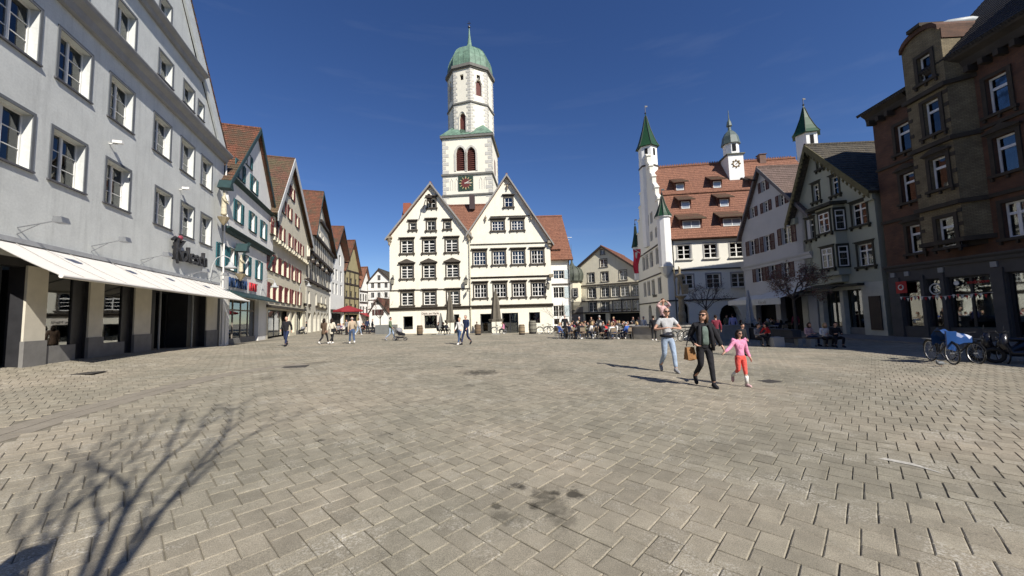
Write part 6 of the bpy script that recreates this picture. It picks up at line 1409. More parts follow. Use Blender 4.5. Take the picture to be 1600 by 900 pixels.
# girl
GX = ground(1160, 603.5); Jg = base_pose('walk2')
Jg.update(knR=V3(.09,-.0,.53), anR=V3(.1,-.3,.28), toR=V3(.11,-.3,.12), knL=V3(-.09,.06,.5), anL=V3(-.1,.08,.09), toL=V3(-.12,.24,.04))
Jg.update(elR=V3(.36,.04,1.22), wrR=V3(.56,.1,1.1), haR=V3(.64,.12,1.06), elL=V3(-.24,-.02,1.14), wrL=V3(-.3,.03,.9), haL=V3(-.32,.05,.82)); Jg['hed'] = V3(0,.03,1.67)
gl_ = person('small girl in pink top, coral leggings and dark sunglasses', GX, face(.05,-1), top='pink', legs='coral', shoes='rose', haircol='hairdark', hair='long', H=1.22, J=Jg, key='girl', detail=1, leg='short', fem=True)
sunglasses(gl_, Jg); hd = [c for c in gl_.children if c.name.startswith('hair')][0]
mb = MB(); mb.tube([(.12,0,1.46),(.2,0,1.48),(.27,0,1.42)], [.03,.06,.02], 8); mb.tube([(-.12,0,1.46),(-.2,0,1.48),(-.27,0,1.42)], [.03,.06,.02], 8); mb.build('ruffles', cloth(PAL['pink']), gl_, smooth=True)
mb = MB(); [mb.lathe([(.001,0),(.016,0),(.016,.006),(.001,.006)], (.045*math.cos(k*1.05),.045*math.sin(k*1.05),0), 6) for k in range(6)]; o = mb.build('chest_print', cloth((.74,.42,.56)), gl_, (0,.118,1.28)); o.rotation_euler = (-math.pi/2,0,0); o.scale = (1,1,1)
mb = MB(); mb.tube([Jg['anL']+V3(0,0,.25), Jg['anL']], [.058,.05], 8); mb.tube([Jg['knR'].lerp(Jg['anR'],.4), Jg['anR']], [.058,.05], 8); mb.build('socks', cloth(PAL['white']), gl_, smooth=True)
# man with child on his shoulders
MX = ground(1046, 581.5); Jm = base_pose('walk'); Jm.update(knL=V3(-.11,.12,.51), anL=V3(-.12,.16,.1), toL=V3(-.14,.32,.04), knR=V3(.1,.0,.5), anR=V3(.13,-.26,.16), toR=V3(.15,-.16,.05))
Jm.update(elL=V3(-.36,.04,1.17), wrL=V3(-.14,.24,1.2), haL=V3(-.04,.25,1.21), elR=V3(.36,.04,1.17), wrR=V3(.14,.24,1.2), haR=V3(.04,.25,1.23)); Jm['hed'] += V3(0,.02,0)
m_ = person('man in grey T-shirt and pale jeans, hands clasped, child on his shoulders', MX, face(-.05,-1), top='lightgrey', legs='lightjeans', shoes='grey', haircol='hairgrey', hair='bald', H=1.8, J=Jm, key='man', detail=1, sleeve='short')
sunglasses(m_, Jm); MB().tube([(.17*math.cos(a*.5236), .125*math.sin(a*.5236), .99) for a in range(13)], .035, 6).build('waist_bag', cloth(PAL['black']), m_, smooth=True)
Jc = base_pose('sit'); Jc.update(knL=V3(-.22,.35,.4), anL=V3(-.21,.36,.02), toL=V3(-.22,.5,-.05), knR=V3(.22,.35,.4), anR=V3(.21,.36,.02), toR=V3(.22,.5,-.05), hiL=V3(-.13,.02,.5), hiR=V3(.13,.02,.5), elL=V3(-.3,.12,1.0), elR=V3(.3,.12,1.0), wrL=V3(-.17,.16,1.16), haL=V3(-.11,.13,1.22), wrR=V3(.17,.16,1.16), haR=V3(.11,.13,1.22))
Jc['hed'] = V3(0,.06,1.22)
child = person('toddler in pink jacket riding on the man\'s shoulders, hands at its face', MX+Vector((0,.2,1.25)), face(-.05,-1), top='rose', legs='black', shoes='black', haircol='hairbrown', hair='short', H=1.08, J=Jc, key='toddler', detail=1)

# --- people further off
def far(label, x, y, d, pose, top, legs, **k): return person(label, ground(x, y), face(*d), pose, top, legs, **k)
far('man in black jacket and dark jeans walking towards the camera near the teal shuttered house', 447, 541, (.1,-1), 'walk', 'black', 'navy', haircol='hairgrey', hair='bald', H=1.76, coat=1)
far('woman in brown coat and black tights seen from behind, left of the woman in cream', 506, 538, (.2,1), 'walk2', 'brown', 'black', shoes='white', hair='long', H=1.66, coat=2, fem=True)
far('woman in cream coat with black bag seen from behind, right of the woman in brown', 518, 537.5, (.1,1), 'walk', 'cream', 'black', shoes='white', hair='long', H=1.66, coat=2, fem=True)
Pb = ground(521.5, 537.5); t = thing('handbag', 'black handbag on the hip of the woman in cream', 'bag', Pb+Vector((0,-.05,.78))); MB().box(-.14,.14,-.05,.05,0,.22).build('pouch', cloth(PAL['black']), t); MB().tube([(-.1,0,.2),(-.12,0,.6),(-.2,.05,.66)], .012, 4).build('strap', cloth(PAL['black']), t)
far('man in beige jumper and blue jeans walking away with a black bag', 550, 537.5, (-.6,1), 'walk', 'beige', 'jeans', shoes='white', haircol='hairgrey', hair='bald', H=1.75)
far('person in white jumper and pale jeans walking beside the red parasol', 560, 523.5, (.4,1), 'walk2', 'white', 'lightjeans', shoes='white', H=1.72)
far('dark dressed person standing beneath the red awning, left one', 574, 521.5, (0,1), 'stand', 'navy', 'black', H=1.7, coat=1); far('dark dressed person standing by the grey planter', 582, 521.5, (1,.3), 'walk', 'black', 'black', H=1.68, coat=1, haircol='hairgrey')
far('person in grey coat waiting under the red parasol', 541.5, 523.5, (-.3,-1), 'stand', 'grey', 'black', H=1.66, coat=1)
far('person in olive parka pushing a stroller to the right', 610, 532, (1,.1), 'walk', 'green', 'lightjeans', shoes='grey', H=1.74, coat=2)
cA = far('woman with white top and blue jeans strolling arm in arm with a man in navy', 718.5, 538.5, (-.5,-1), 'walk', 'white', 'jeans', shoes='white', haircol='hairblond', hair='bun', H=1.64, fem=True)
far('man in navy jacket and dark jeans walking arm in arm with a woman in white', 728.5, 538.5, (-.6,-1), 'walk2', 'navy', 'navy', shoes='black', haircol='hairgrey', H=1.8, coat=1)
far('youth in white shirt seated on the step of the red-shuttered cream house', 424, 523.5, (1,-.7), 'sitlow', 'white', 'jeans', shoes='white', hair='short', H=1.7)
far('youth in dark red seated on the step of the red-shuttered cream house', 430.5, 524, (.6,-1), 'sitlow', 'maroon', 'navy', shoes='white', H=1.7)
far('parent in black and white jacket bending by a pushchair at the arcade', 478.5, 521.5, (-1,-.3), 'stand', 'black', 'cream', H=1.6, haircol='hairdark', coat=1)
far('seated person in blue on the window ledge of the left cream gable', 640, 521, (-.6,-1), 'sit', 'navy', 'black', shoes='white', haircol='hairgrey', H=1.72)
for i, (x, c, h) in enumerate(((684,'black','hairdark'),(692,'black','hairdark'),(697.5,'grey','hairbrown'))): far(['person in black sitting by the small folded parasol', 'person in dark clothes sitting second from the small folded parasol', 'person in grey sitting beside the tall folded parasol'][i], x, 523, (.8,-.5), 'sit2', c, 'black', haircol=h, H=1.7)
far('woman in pink top sitting at the right folded parasol by the bicycles', 787, 521.5, (-1,-.2), 'sit', 'pink', 'black', hair='short', H=1.68)
far('person half hidden behind the wooden barrel between the cream houses', 745, 521, (.3,-1), 'sit', 'black', 'black', H=1.7)
far('waiter in black standing at the left end of the cafe tables', 883.5, 528.5, (.4,1), 'stand', 'black', 'black', shoes='white', haircol='hairgrey', hair='bald', H=1.8)
far('grey haired man in black leaning over the cafe tables', 938, 530, (-.5,1), 'walk', 'black', 'black', shoes='white', haircol='hairgrey', H=1.74)
far('person with white and black backpack standing at the fountain basin', 1022.5, 532.5, (.5,1), 'stand', 'black', 'black', shoes='white', H=1.72, coat=1)
far('man in lilac shirt and dark trousers standing in front of the town hall arch', 1147, 529, (.2,1), 'stand', 'lilac', 'black', H=1.8)
far('person in green top in the shade left of the man in lilac', 1137, 522, (0,-1), 'stand', 'olive', 'black', H=1.7)
far('person in dark cap behind the woman with sunglasses', 1121, 541, (.3,1), 'stand', 'maroon', 'black', H=1.72)
far('dark haired child walking behind the girl in pink', 1163, 556, (.3,-1), 'stand', 'black', 'black', H=1.3)
# bench sitters on the right
far('person in sunglasses and rose top with yellow scarf on the long bench', 1265, 540, (.1,-1), 'sit', 'rose', 'navy', haircol='hairbrown', hair='long', H=1.66, fem=True)
far('person in white jumper on the middle of the long bench', 1290, 541.5, (-.1,-1), 'sit2', 'white', 'black', haircol='hairblond', hair='long', H=1.66, fem=True)
far('person in black jacket raising a cup at the right end of the bench', 1307, 542, (-.3,-1), 'sit2', 'black', 'black', hair='short', H=1.7)
far('youth in grey hoodie sitting left of the boy in red', 1185, 541, (.3,-1), 'sit', 'grey', 'black', H=1.68)
Jr = base_pose('walk'); 
for k in ('che','nec','hed','shL','shR'): Jr[k] += V3(0,.12 if k == 'che' else .26,-.1 if k != 'che' else -.04)
Jr.update(elL=V3(-.25,.4,1.05), elR=V3(.25,.4,1.05), wrL=V3(-.2,.55,.98), wrR=V3(.2,.55,.98), haL=V3(-.18,.6,.95), haR=V3(.18,.6,.95))
person('child in bright red jacket leaning forward over a small bicycle', ground(1203, 541.5), face(-1,-.1), 'walk', 'red', 'black', haircol='hairdark', H=1.3, J=Jr, key='leaner')
far('person in dark red coat standing deep in the shade under the pale awnings', 1245, 523, (.2,1), 'stand', 'maroon', 'black', H=1.72, coat=2)

# --- cafe furniture
def make_table(lab, P):
    t = thing('cafe_table', lab, 'table', P, 0, 'cafe tables on the square'); MB().lathe([(.36,.72),(.38,.73),(.38,.75),(.36,.76)], (0,0,0), 14).build('table_top', M('table_white', (.5,.5,.48), .4), t); MB().tube([(0,0,.72),(0,0,.04)], .03, 6).build('pedestal', GREYM, t)
    MB().tube([(-.25,0,.02),(.25,0,.02)], .02, 5).tube([(0,-.25,.02),(0,.25,.02)], .02, 5).build('foot', GREYM, t); return t
def make_chair(lab, P, rz):
    t = thing('cafe_chair', lab, 'chair', P, rz, 'cafe chairs on the square'); MB().box(-.21,.21,-.2,.2,.43,.46).build('seat', M('chair_seat', (.22,.17,.12), .7), t)
    for s in (-1,1):
        MB().tube([(s*.2,.19,0),(s*.2,.18,.44)], .013, 5).build('leg', GREYM, t); MB().tube([(s*.22,-.24,0),(s*.2,-.19,.45),(s*.19,-.25,.85)], .013, 5).build('leg', GREYM, t)
    MB().box(-.19,.19,-.26,-.235,.58,.86).build('backrest', M('chair_seat', (.22,.17,.12), .7), t); return t
t0_ = make_table('x', (0,0,0)); c0_ = make_chair('x', (0,0,0), 0)
spots = [(884,529,'front'),(901,529.5,'front'),(918,529,'front'),(951,530,'front'),(969,529.5,'front'),(987,529,'front'),(893,524.5,'back'),(912,524,'back'),(931,524,'back'),(949,524,'back'),(966,523.5,'back'),(983,523.5,'back'),(996,525,'back'),(902,520.5,'rear'),(921,520,'rear'),(940,520,'rear'),(958,519.5,'rear'),(975,519.5,'rear')]
ordn = ['first','second','third','fourth','fifth','sixth','seventh','eighth']
tops = ['white','black','grey','rose','navy','brown','white','beige','blue','olive','black','cream','maroon','red','lightgrey','black']
hairs = ['hairdark','hairbrown','hairblond','hairgrey','hairdark']
cnt = {'front':0,'back':0,'rear':0}; rq = random.Random(4)
def words_c(c): return {'lightgrey':'light grey','olive':'olive green','rose':'dusty pink'}.get(c, c)
first = True
for (x, y, row) in spots:
    P = ground(x, y); k = cnt[row]; cnt[row] += 1
    lab = 'round cafe table, %s from the left in the %s row of the crowded cafe' % (ordn[k], row)
    if first: t0_.location = P; t0_['label'] = lab
    else: dup(t0_, P, 0, lab)
    for j in range(4):
        if row != 'front' and j == 3: continue
        a = j*math.pi/2+.4+rq.uniform(-.25,.25); r_ = .68; Q = P+Vector((r_*math.cos(a), r_*math.sin(a), 0)); Q.z = gz(Q.x, Q.y); side = ['right side','far side','left side','near side'][j]
        rz = math.atan2(math.cos(a), -math.sin(a))
        cl = 'cafe chair on the %s of the %s table in the %s row' % (side, ordn[k], row)
        if first and j == 0: c0_.location = Q; c0_.rotation_euler = (0,0,rz); c0_['label'] = cl
        else: dup(c0_, Q, rz, cl)
        if rq.random() < .97:
            tc_ = rq.choice(tops); fm = rq.random() < .5
            person('seated guest in %s on the %s of the %s table, %s row' % (words_c(tc_), side, ordn[k], row), Q, rz, 'sit' if rq.random() < .5 else 'sit2', tc_, rq.choice(['black','navy','jeans','brown']), shoes=rq.choice(['black','white','brown']), haircol=rq.choice(hairs), hair='long' if fm else 'short', H=rq.uniform(1.6,1.8), group='guests at the cafe tables', fem=fm)
    first = False
# shaded terrace under the pale awnings
for i, (x, y) in enumerate(((1172,522),(1192,523),(1212,524),(1178,516),(1200,517),(1222,518))):
    P = ground(x, y); dup(t0_, P, 0, 'cafe table in the shaded terrace, %s' % ['front left','front middle','front right','rear left','rear middle','rear right'][i])
    for j in range(3):
        a = j*2.1+.6; Q = P+Vector((.7*math.cos(a), .7*math.sin(a), 0)); Q.z = gz(Q.x, Q.y); rz = math.atan2(math.cos(a), -math.sin(a)); sd = ['right','left rear','near'][j]
        dup(c0_, Q, rz, 'chair on the %s side of the shaded terrace table, %s' % (sd, ['front left','front middle','front right','rear left','rear middle','rear right'][i]))
        tc_ = rq.choice(['black','grey','navy','brown','olive','white','black','maroon'])
        person('guest in %s on the %s side of the shaded table, %s' % (words_c(tc_), sd, ['front left','front middle','front right','rear left','rear middle','rear right'][i]), Q, rz, 'sit', tc_, 'black', haircol=rq.choice(hairs), hair=rq.choice(['long','short']), H=rq.uniform(1.6,1.8), group='guests on the shaded terrace')
# people far up the left street, seated under the red parasol
for i, (x, y, c) in enumerate(((528,522.5,'grey'),(533,522,'purple'),(537,522.5,'white'),(548,522,'black'),(567,521.5,'black'),(569,521,'red'))):
    person(['guest in grey, leftmost under the red parasol','guest in purple, second from left under the red parasol','guest in white below the pole of the red parasol','guest in black right of the red parasol pole','person in black sitting before the red awning','person in red sitting before the red awning'][i], ground(x, y), face(rq.uniform(-1,1), -1), 'sit', c, 'black', haircol=rq.choice(hairs), H=1.7, group='guests at the far parasol')
# someone just outside the frame whose shadow reaches in
person('bystander in dark coat just outside the left edge of the picture', (-2.1, .95, gz(-2,1)), face(.3,1), 'stand', 'black', 'black', H=1.8, coat=2)

# ------------------------------------------------------------------ parasols, barrels, planters, strollers, bicycles
def closed_parasol(lab, P, h, col, r=.42):
    t = thing('folded_parasol', lab, 'parasol', P, 0, 'folded parasols'); MB().tube([(0,0,0),(0,0,h)], .035, 8).build('pole', GREYM, t); mb = MB(); n = 12; z0 = h*.28
    for (za, ra), (zb, rb) in zip(((z0,r*.9),(z0+.25,r),(z0+.3,r*.7),(h*.75,r*.45),(h,.06)), ((z0+.25,r),(z0+.3,r*.7),(h*.75,r*.45),(h,.06),(h+.06,.01))):
        for i in range(n):
            a, b = 2*math.pi*i/n, 2*math.pi*(i+1)/n; k1, k2 = (.65 if i % 2 else 1), (1 if i % 2 else .65)
            mb.q((ra*k1*math.cos(a),ra*k1*math.sin(a),za),(ra*k2*math.cos(b),ra*k2*math.sin(b),za),(rb*k2*math.cos(b),rb*k2*math.sin(b),zb),(rb*k1*math.cos(a),rb*k1*math.sin(a),zb))
    mb.build('canopy', col, t); MB().box(-.4,.4,-.4,.4,0,.08).build('base', M('concrete', (.3,.3,.28), .9), t); return t
TAUPE = M('taupe_cloth', (.13,.115,.09), .9, .15, 3)
P = ground(703.5, 523.5); closed_parasol('tall folded brown parasol in front of the left cream gable', P, 4.3, TAUPE, .55); P = ground(775.5, 522.5); closed_parasol('tall folded brown parasol in front of the right cream gable', P, 4.5, TAUPE, .75); P = ground(689, 523); closed_parasol('small folded grey parasol left of the tall one', P, 2.15, M('grey_cloth', (.2,.2,.19), .9), .38)
P = ground(1174, 525); closed_parasol('folded pale grey parasol on the shaded terrace', P, 3.6, M('pale_cloth', (.42,.43,.43), .9), .45)
def open_parasol(lab, P, h, r, col):
    t = thing('open_parasol', lab, 'parasol', P); MB().tube([(0,0,0),(0,0,h+.5)], .04, 8).build('pole', GREYM, t); mb = MB(); n = 8
    for i in range(n):
        a, b = 2*math.pi*i/n, 2*math.pi*(i+1)/n; m = (a+b)/2
        mb.q((0,0,h+.6),(r*.5*math.cos(a),r*.5*math.sin(a),h+.28),(r*.48*math.cos(b),r*.48*math.sin(b),h+.28)); mb.q((r*.5*math.cos(a),r*.5*math.sin(a),h+.28),(r*math.cos(a),r*math.sin(a),h),(r*math.cos(b),r*math.sin(b),h),(r*.48*math.cos(b),r*.48*math.sin(b),h+.28)); mb.q((r*math.cos(a),r*math.sin(a),h),(r*math.cos(b),r*math.sin(b),h),(r*math.cos(b),r*math.sin(b),h-.18),(r*math.cos(a),r*math.sin(a),h-.18))
    mb.build('canopy', col, t); MB().box(-.45,.45,-.45,.45,0,.1).build('base', M('concrete', (.3,.3,.28)), t); return t
P = ground(544, 521.5); open_parasol('open red parasol shading tables up the left street', P, 2.75, P.y*23/578, M('red_cloth', (.27,.028,.035)))
WOODB = M('barrel_oak', (.17,.12,.075), .85, .3, 4, bump=.4, stretch=(3,3,.3))
def barrel(lab, P, h, mat):
    t = thing('barrel', lab, 'barrel', P, 0, 'barrels in front of the cream houses'); r = h*.31
    prof = [(r*.82,0),(r*.95,h*.2),(r,h*.5),(r*.95,h*.8),(r*.82,h)]; n = 16
    for i in range(n):
        a0, a1 = 2*math.pi*(i+.03)/n, 2*math.pi*(i+.97)/n
        if i == 0:
            def st_():
                mb = MB(); 
                for (ra, za), (rb, zb) in zip(prof, prof[1:]): mb.q((ra*math.cos(a0),ra*math.sin(a0),za),(ra*math.cos(a1),ra*math.sin(a1),za),(rb*math.cos(a1),rb*math.sin(a1),zb),(rb*math.cos(a0),rb*math.sin(a0),zb))
                return mb.mesh('stave', mat)
            me = st_()
        link('stave', me, t, rz=2*math.pi*i/n)
    MB().lathe([(.01,h-.06),(r*.8,h-.06),(r*.8,h-.04)], (0,0,0), 14).build('lid', mat, t); MB().lathe([(r*.78,.01),(r*.9,.02),(r*.93,h*.2),(r*.97,h*.5),(r*.93,h*.8),(r*.78,h-.07)], (0,0,0), 14).build('inside', DARK, t)
    for z, rr in ((h*.12,.9),(h*.32,.985),(h*.68,.985),(h*.88,.9)): MB().lathe([(r*rr+.005,z-.025),(r*rr+.014,z-.02),(r*rr+.014,z+.02),(r*rr+.005,z+.025)], (0,0,0), 16).build('hoop', M('iron_hoop', (.06,.055,.05), .6, metal=.4), t)
for i, (x, y, h) in enumerate(((656,523.7,.98),(747,523.5,1.0),(815.5,523,.98),(832.5,521.5,1.3))):
    barrel(['weathered barrel in front of the left cream gable','dark oak barrel between the two cream gables','pale oak barrel right of the glass doors','large grey barrel at the right window of the cream houses'][i], ground(x, y), h, [WOODB, WOODB, M('barrel_pale', (.3,.23,.15), .85, .3, 4, bump=.4), M('barrel_grey', (.22,.21,.17), .85, .3, 4)][i])
P = ground(604, 522); W2 = P.y*14/578; t = thing('planter', 'square grey planter box at the mouth of the left street', 'planter', P)
for s in (-1,1): MB().box(s*W2-.04 if s < 0 else W2-.04, s*W2+.04, -.6,.6,0,1.0).build('side_panel', M('planter_grey', (.17,.175,.17), .8), t)
MB().box(-W2+.04,W2-.04,-.6,-.53,0,1.0).build('front_panel', M('planter_grey', (.17,.175,.17)), t); MB().box(-W2+.04,W2-.04,.53,.6,0,1.0).build('rear_panel', M('planter_grey', (.17,.175,.17)), t); MB().box(-W2+.04,W2-.04,-.53,.53,.8,.93).build('soil', M('soil', (.04,.03,.02), .95), t)
def stroller(lab, P, rz, s=1):
    t = thing('stroller', lab, 'stroller', P, rz, None, s)
    for x, y, r in ((-.26,-.35,.15),(.26,-.35,.15),(-.2,.35,.1),(.2,.35,.1)):
        mb = MB(); mb.tube([(0,r*math.cos(a*.524),r+r*math.sin(a*.524)) for a in range(13)], .022, 5); w_ = mb.build('wheel', BLACKM, t, (x,y,0)); MB().tube([(-.03,0,r),(.03,0,r)], .03, 6).build('hub', GREYM, w_)
    mb = MB(); 
    for x in (-.24,.24): mb.tube([(x,-.35,.15),(x,.1,.5),(x*.8,.35,.1)], .014, 5); mb.tube([(x,.1,.45),(x,-.3,.85),(x,-.5,1.0)], .014, 5)
    mb.tube([(-.24,-.5,1.0),(.24,-.5,1.0)], .018, 6); mb.build('frame', BLACKM, t)
    mb = MB(); mb.hexa([(-.2,-.15,.4),(.2,-.15,.4),(.2,.3,.35),(-.2,.3,.35),(-.2,-.25,.75),(.2,-.25,.75),(.2,.3,.5),(-.2,.3,.5)]); mb.build('seat', cloth(PAL['black']), t); MB().ell((0,-.12,.72),(.22,.28,.25),10,6).build('hood', cloth(PAL['grey']), t, smooth=True); MB().box(-.2,.2,-.3,.2,.18,.28).build('basket', cloth(PAL['black']), t)
stroller('black pushchair pushed to the right by the person in the olive parka', ground(626, 532), face(1,.1)); stroller('black pushchair parked by the arcade of the timbered house', ground(471.5, 522), face(-.7,-1)); stroller('bright red pushchair standing between the cafe tables', ground(944, 529), face(-1,-.4)); 
for c in [o for o in COL.objects if o.parent and o.parent.get('label','').startswith('bright red pushchair') and o.name.split('.')[0] in ('seat','hood')]: c.data = c.data.copy(); c.data.materials[0] = cloth(PAL['red'])
def bicycle(lab, P, rz, col, s=1, group='bicycles'):
    t = thing('bicycle', lab, 'bicycle', P, rz, group, s); R_ = .34
    for x in (-.53,.53):
        w_ = MB().tube([(R_*math.cos(a*.2618),0,R_+R_*math.sin(a*.2618)) for a in range(25)], .019, 6).build('wheel', M('tyre', (.03,.03,.03), .8), t, (x,0,.0), smooth=True)
        MB().tube([((R_-.03)*math.cos(a*.2618),0,R_+(R_-.03)*math.sin(a*.2618)) for a in range(25)], .009, 5).build('rim', M('alloy', (.5,.5,.5), .35, metal=.8), w_); mb = MB()
        for a in range(14): b = a*math.pi/7; mb.tube([(0,0,R_),((R_-.03)*math.cos(b),0,R_+(R_-.03)*math.sin(b))], .0025, 3, False)
        mb.build('spokes', M('alloy', (.5,.5,.5)), w_); MB().tube([(0,-.05,R_),(0,.05,R_)], .025, 6).build('hub', GREYM, w_)
        MB().tube([((R_+.04)*math.cos(a),0,R_+(R_+.04)*math.sin(a)) for a in [.3+k*.25 for k in range(11)]], .02, 4).build('mudguard', M('tyre', (.03,.03,.03)), w_)
    mb = MB(); bb = (-.08,0,.3); se = (-.2,0,.78); hd_ = (.38,0,.82); mb.tube([bb, se], .018, 6); mb.tube([bb, (.36,0,.66)], .022, 6); mb.tube([(-.17,0,.66), (.37,0,.76)], .016, 6); mb.tube([(-.53,0,R_), bb], .012, 5); mb.tube([(-.53,0,R_), (-.17,0,.68)], .01, 5); mb.tube([hd_, (.42,0,.62), (.53,0,R_)], .016, 6); mb.build('frame', col, t)
    MB().ell((-.22,0,.88),(.13,.07,.035)).tube([(-.2,0,.75),(-.22,0,.87)], .013).build('saddle', BLACKM, t); MB().tube([(.38,0,.82),(.36,0,1.0),(.34,0,1.02)], .014).tube([(.24,-.27,1.02),(.36,-.12,1.02),(.36,.12,1.02),(.24,.27,1.02)], .013).build('handlebar', BLACKM, t)
    MB().tube([(-.08,-.1,.3),(-.08,.1,.3)], .02).tube([(-.08,-.11,.3),(.06,-.11,.2)], .01).tube([(-.08,.11,.3),(-.22,.11,.4)], .01).box(.02,.12,-.2,-.11,.185,.205).box(-.26,-.17,.11,.2,.39,.41).build('crank', GREYM, t)
    MB().box(-.8,-.35,-.07,.07,.72,.74).tube([(-.75,.06,.72),(-.53,.06,R_)], .008,4).build('rack', GREYM, t); return t
Pk = ground(1459.5, 565); Pq = ground(1489, 568.5); d = Pq-Pk
Bc = ground(1472, 566); bz = math.atan2(-.92, -.39); bd = Vector((-.39,-.92,0))
b1 = bicycle('dark trekking bicycle with a blue rain cover over its handlebars on the right', Bc, bz, BLACKM, 1.03)
bicycle('dark bicycle parked behind the covered one', Bc+Vector((.75,.05,-.02)), bz+.12, BLACKM, 1.0); bicycle('third dark bicycle leaning among the mopeds at the right edge', Bc+Vector((1.55,-.15,-.03)), bz-.1, BLACKM, 1.0)
mb = MB(); n = 10
for i in range(n):
    for j in range(6):
        def cp(a, b):
            x = 0+a*.95; y = (b-.5)*.6; top = 1.16-a*.22+.03*math.sin(a*19+b*5); fl_ = abs(b-.5)*2; return (x+.03*math.sin(b*14), y*(1-fl_**3*.35), top-(fl_**2)*(.55-.3*a)+.025*math.sin(a*23+b*17))
        mb.q(cp(i/n,j/6),cp((i+1)/n,j/6),cp((i+1)/n,(j+1)/6),cp(i/n,(j+1)/6))
t = thing('rain_cover', 'bright blue plastic cover draped over the parked bicycles', 'cover', Bc+bd*.3+Vector((-.25,0,0)), .05); mb.build('sheet', M('blue_plastic', (.01,.055,.2), .4, .15, 3, spec=.6, coat=.4), t, smooth=True)
MB().hexa([(.0,-.24,.5),(.24,-.27,.42),(.24,-.24,.42),(.0,-.2,.5),(-.02,-.26,1.08),(.3,-.3,1.06),(.3,-.27,1.06),(-.02,-.22,1.08)]).build('hanging_corner', M('blue_plastic', (.015,.11,.42)), t)
bicycle('light bicycle leaning left of the cafe crowd, by the right cream gable', ground(852, 521.5), .1, GREYM); bicycle('second light bicycle beside the cafe crowd', ground(863, 521), -.2, BLACKM); bicycle('bicycle parked under the right folded parasol', ground(780, 521.3), .3, BLACKM); bicycle('bicycle parked behind the man with the child', ground(1056, 534), .5, GREYM); bicycle('bicycle by the fountain basin, right of the first', ground(1064, 533), .2, BLACKM); bicycle('small dark bicycle held by the child in red', ground(1205, 541), math.pi+.1, BLACKM, .7)
def moped(lab, P, rz):
    t = thing('moped', lab, 'moped', P, rz, 'mopeds at the right edge')
    for x in (-.6,.6): MB().tube([(.2*math.cos(a*.524),0,.25+.2*math.sin(a*.524)) for a in range(13)], .055, 8).build('wheel', M('tyre', (.03,.03,.03)), t, (x,0,0), smooth=True)
    mb = MB(); mb.tube([(-.75,0,.6),(-.4,0,.55),(-.1,0,.35),(.25,0,.32),(.42,0,.6),(.38,0,.95)], [.12,.17,.12,.1,.14,.08], 8); mb.ell((-.35,0,.74),(.38,.13,.07)); mb.build('body', M('black_paint', (.02,.02,.025), .25, .1, coat=.5), t, smooth=True)
    MB().tube([(.3,-.3,1.02),(.38,0,.98),(.3,.3,1.02)], .02).tube([(.36,-.25,1.02),(.33,-.28,1.2)], .01).build('handlebar', BLACKM, t); MB().ell((.5,0,.8),(.05,.07,.07)).build('headlight', M('lamp_lens', (.1,.1,.1), .1), t)
moped('black moped at the right edge of the picture', ground(1575, 568)+Vector((.4,.3,0)), 2.6); moped('second black moped farther right, cut by the picture edge', ground(1597, 572)+Vector((.5,.25,0)), 2.3)
Pp = ground(1470, 572.5); t = thing('pigeon', 'grey pigeon walking on the sunlit paving beside the bicycles', 'pigeon', Pp, .0); mb = MB(); mb.ell((0,0,.1),(.13,.055,.06),10,6); mb.ell((-.11,0,.17),(.035,.03,.035)); mb.tube([(-.09,0,.11),(-.11,0,.17)], [.04,.028]); mb.hexa([(.08,-.03,.09),(.24,-.025,.07),(.24,.025,.07),(.08,.03,.09),(.08,-.03,.12),(.24,-.025,.08),(.24,.025,.08),(.08,.03,.12)]); mb.tube([(-.14,0,.17),(-.17,0,.163)], [.008,.003]); mb.build('body', M('pigeon_grey', (.16,.17,.18), .6, .3, 12), t, smooth=True); MB().tube([(0,.02,.05),(0,.02,0)], .006,4).tube([(0,-.02,.05),(0,-.02,0)], .006,4).build('legs', M('pigeon_leg', (.4,.1,.08)), t)

# ------------------------------------------------------------------ fountain with statue
CST = M('fountain_stone', (.33,.31,.27), .9, .2, 2, bump=.3); STAT = M('statue_stone', (.33,.27,.17), .8, .3, 5, bump=.3)
Pf = ground(1030, 531.5); fc = Vector((Pf.x+1.2, Pf.y+2.4, gz(Pf.x, Pf.y+2)))
t = thing('fountain', 'stone basin fountain with column carrying a knight, before the town hall', 'fountain', fc)
for i in range(8):
    a, b = 2*math.pi*i/8+.39, 2*math.pi*(i+1)/8+.39; r0, r1 = 2.75, 2.5; mb = MB()
    mb.hexa([(r1*math.cos(a),r1*math.sin(a),-.1),(r0*math.cos(a),r0*math.sin(a),-.1),(r0*math.cos(b),r0*math.sin(b),-.1),(r1*math.cos(b),r1*math.sin(b),-.1),(r1*math.cos(a),r1*math.sin(a),.92),(r0*math.cos(a),r0*math.sin(a),.92),(r0*math.cos(b),r0*math.sin(b),.92),(r1*math.cos(b),r1*math.sin(b),.92)]); r2, r3 = 2.42, 2.85
    mb.hexa([(r2*math.cos(a),r2*math.sin(a),.922),(r3*math.cos(a),r3*math.sin(a),.922),(r3*math.cos(b),r3*math.sin(b),.922),(r2*math.cos(b),r2*math.sin(b),.922),(r2*math.cos(a),r2*math.sin(a),1.02),(r3*math.cos(a),r3*math.sin(a),1.02),(r3*math.cos(b),r3*math.sin(b),1.02),(r2*math.cos(b),r2*math.sin(b),1.02)]); mb.build('basin_slab', CST, t)
MB().lathe([(.01,.7),(2.45,.7)], (0,0,0), 8, .39).build('water', M('basin_water', (.05,.07,.06), .05, .1, 3, spec=.8), t)
zc_ = atY(1064, 462, fc.y).z-fc.z; cx0 = atY(1065, 480, fc.y).x-fc.x
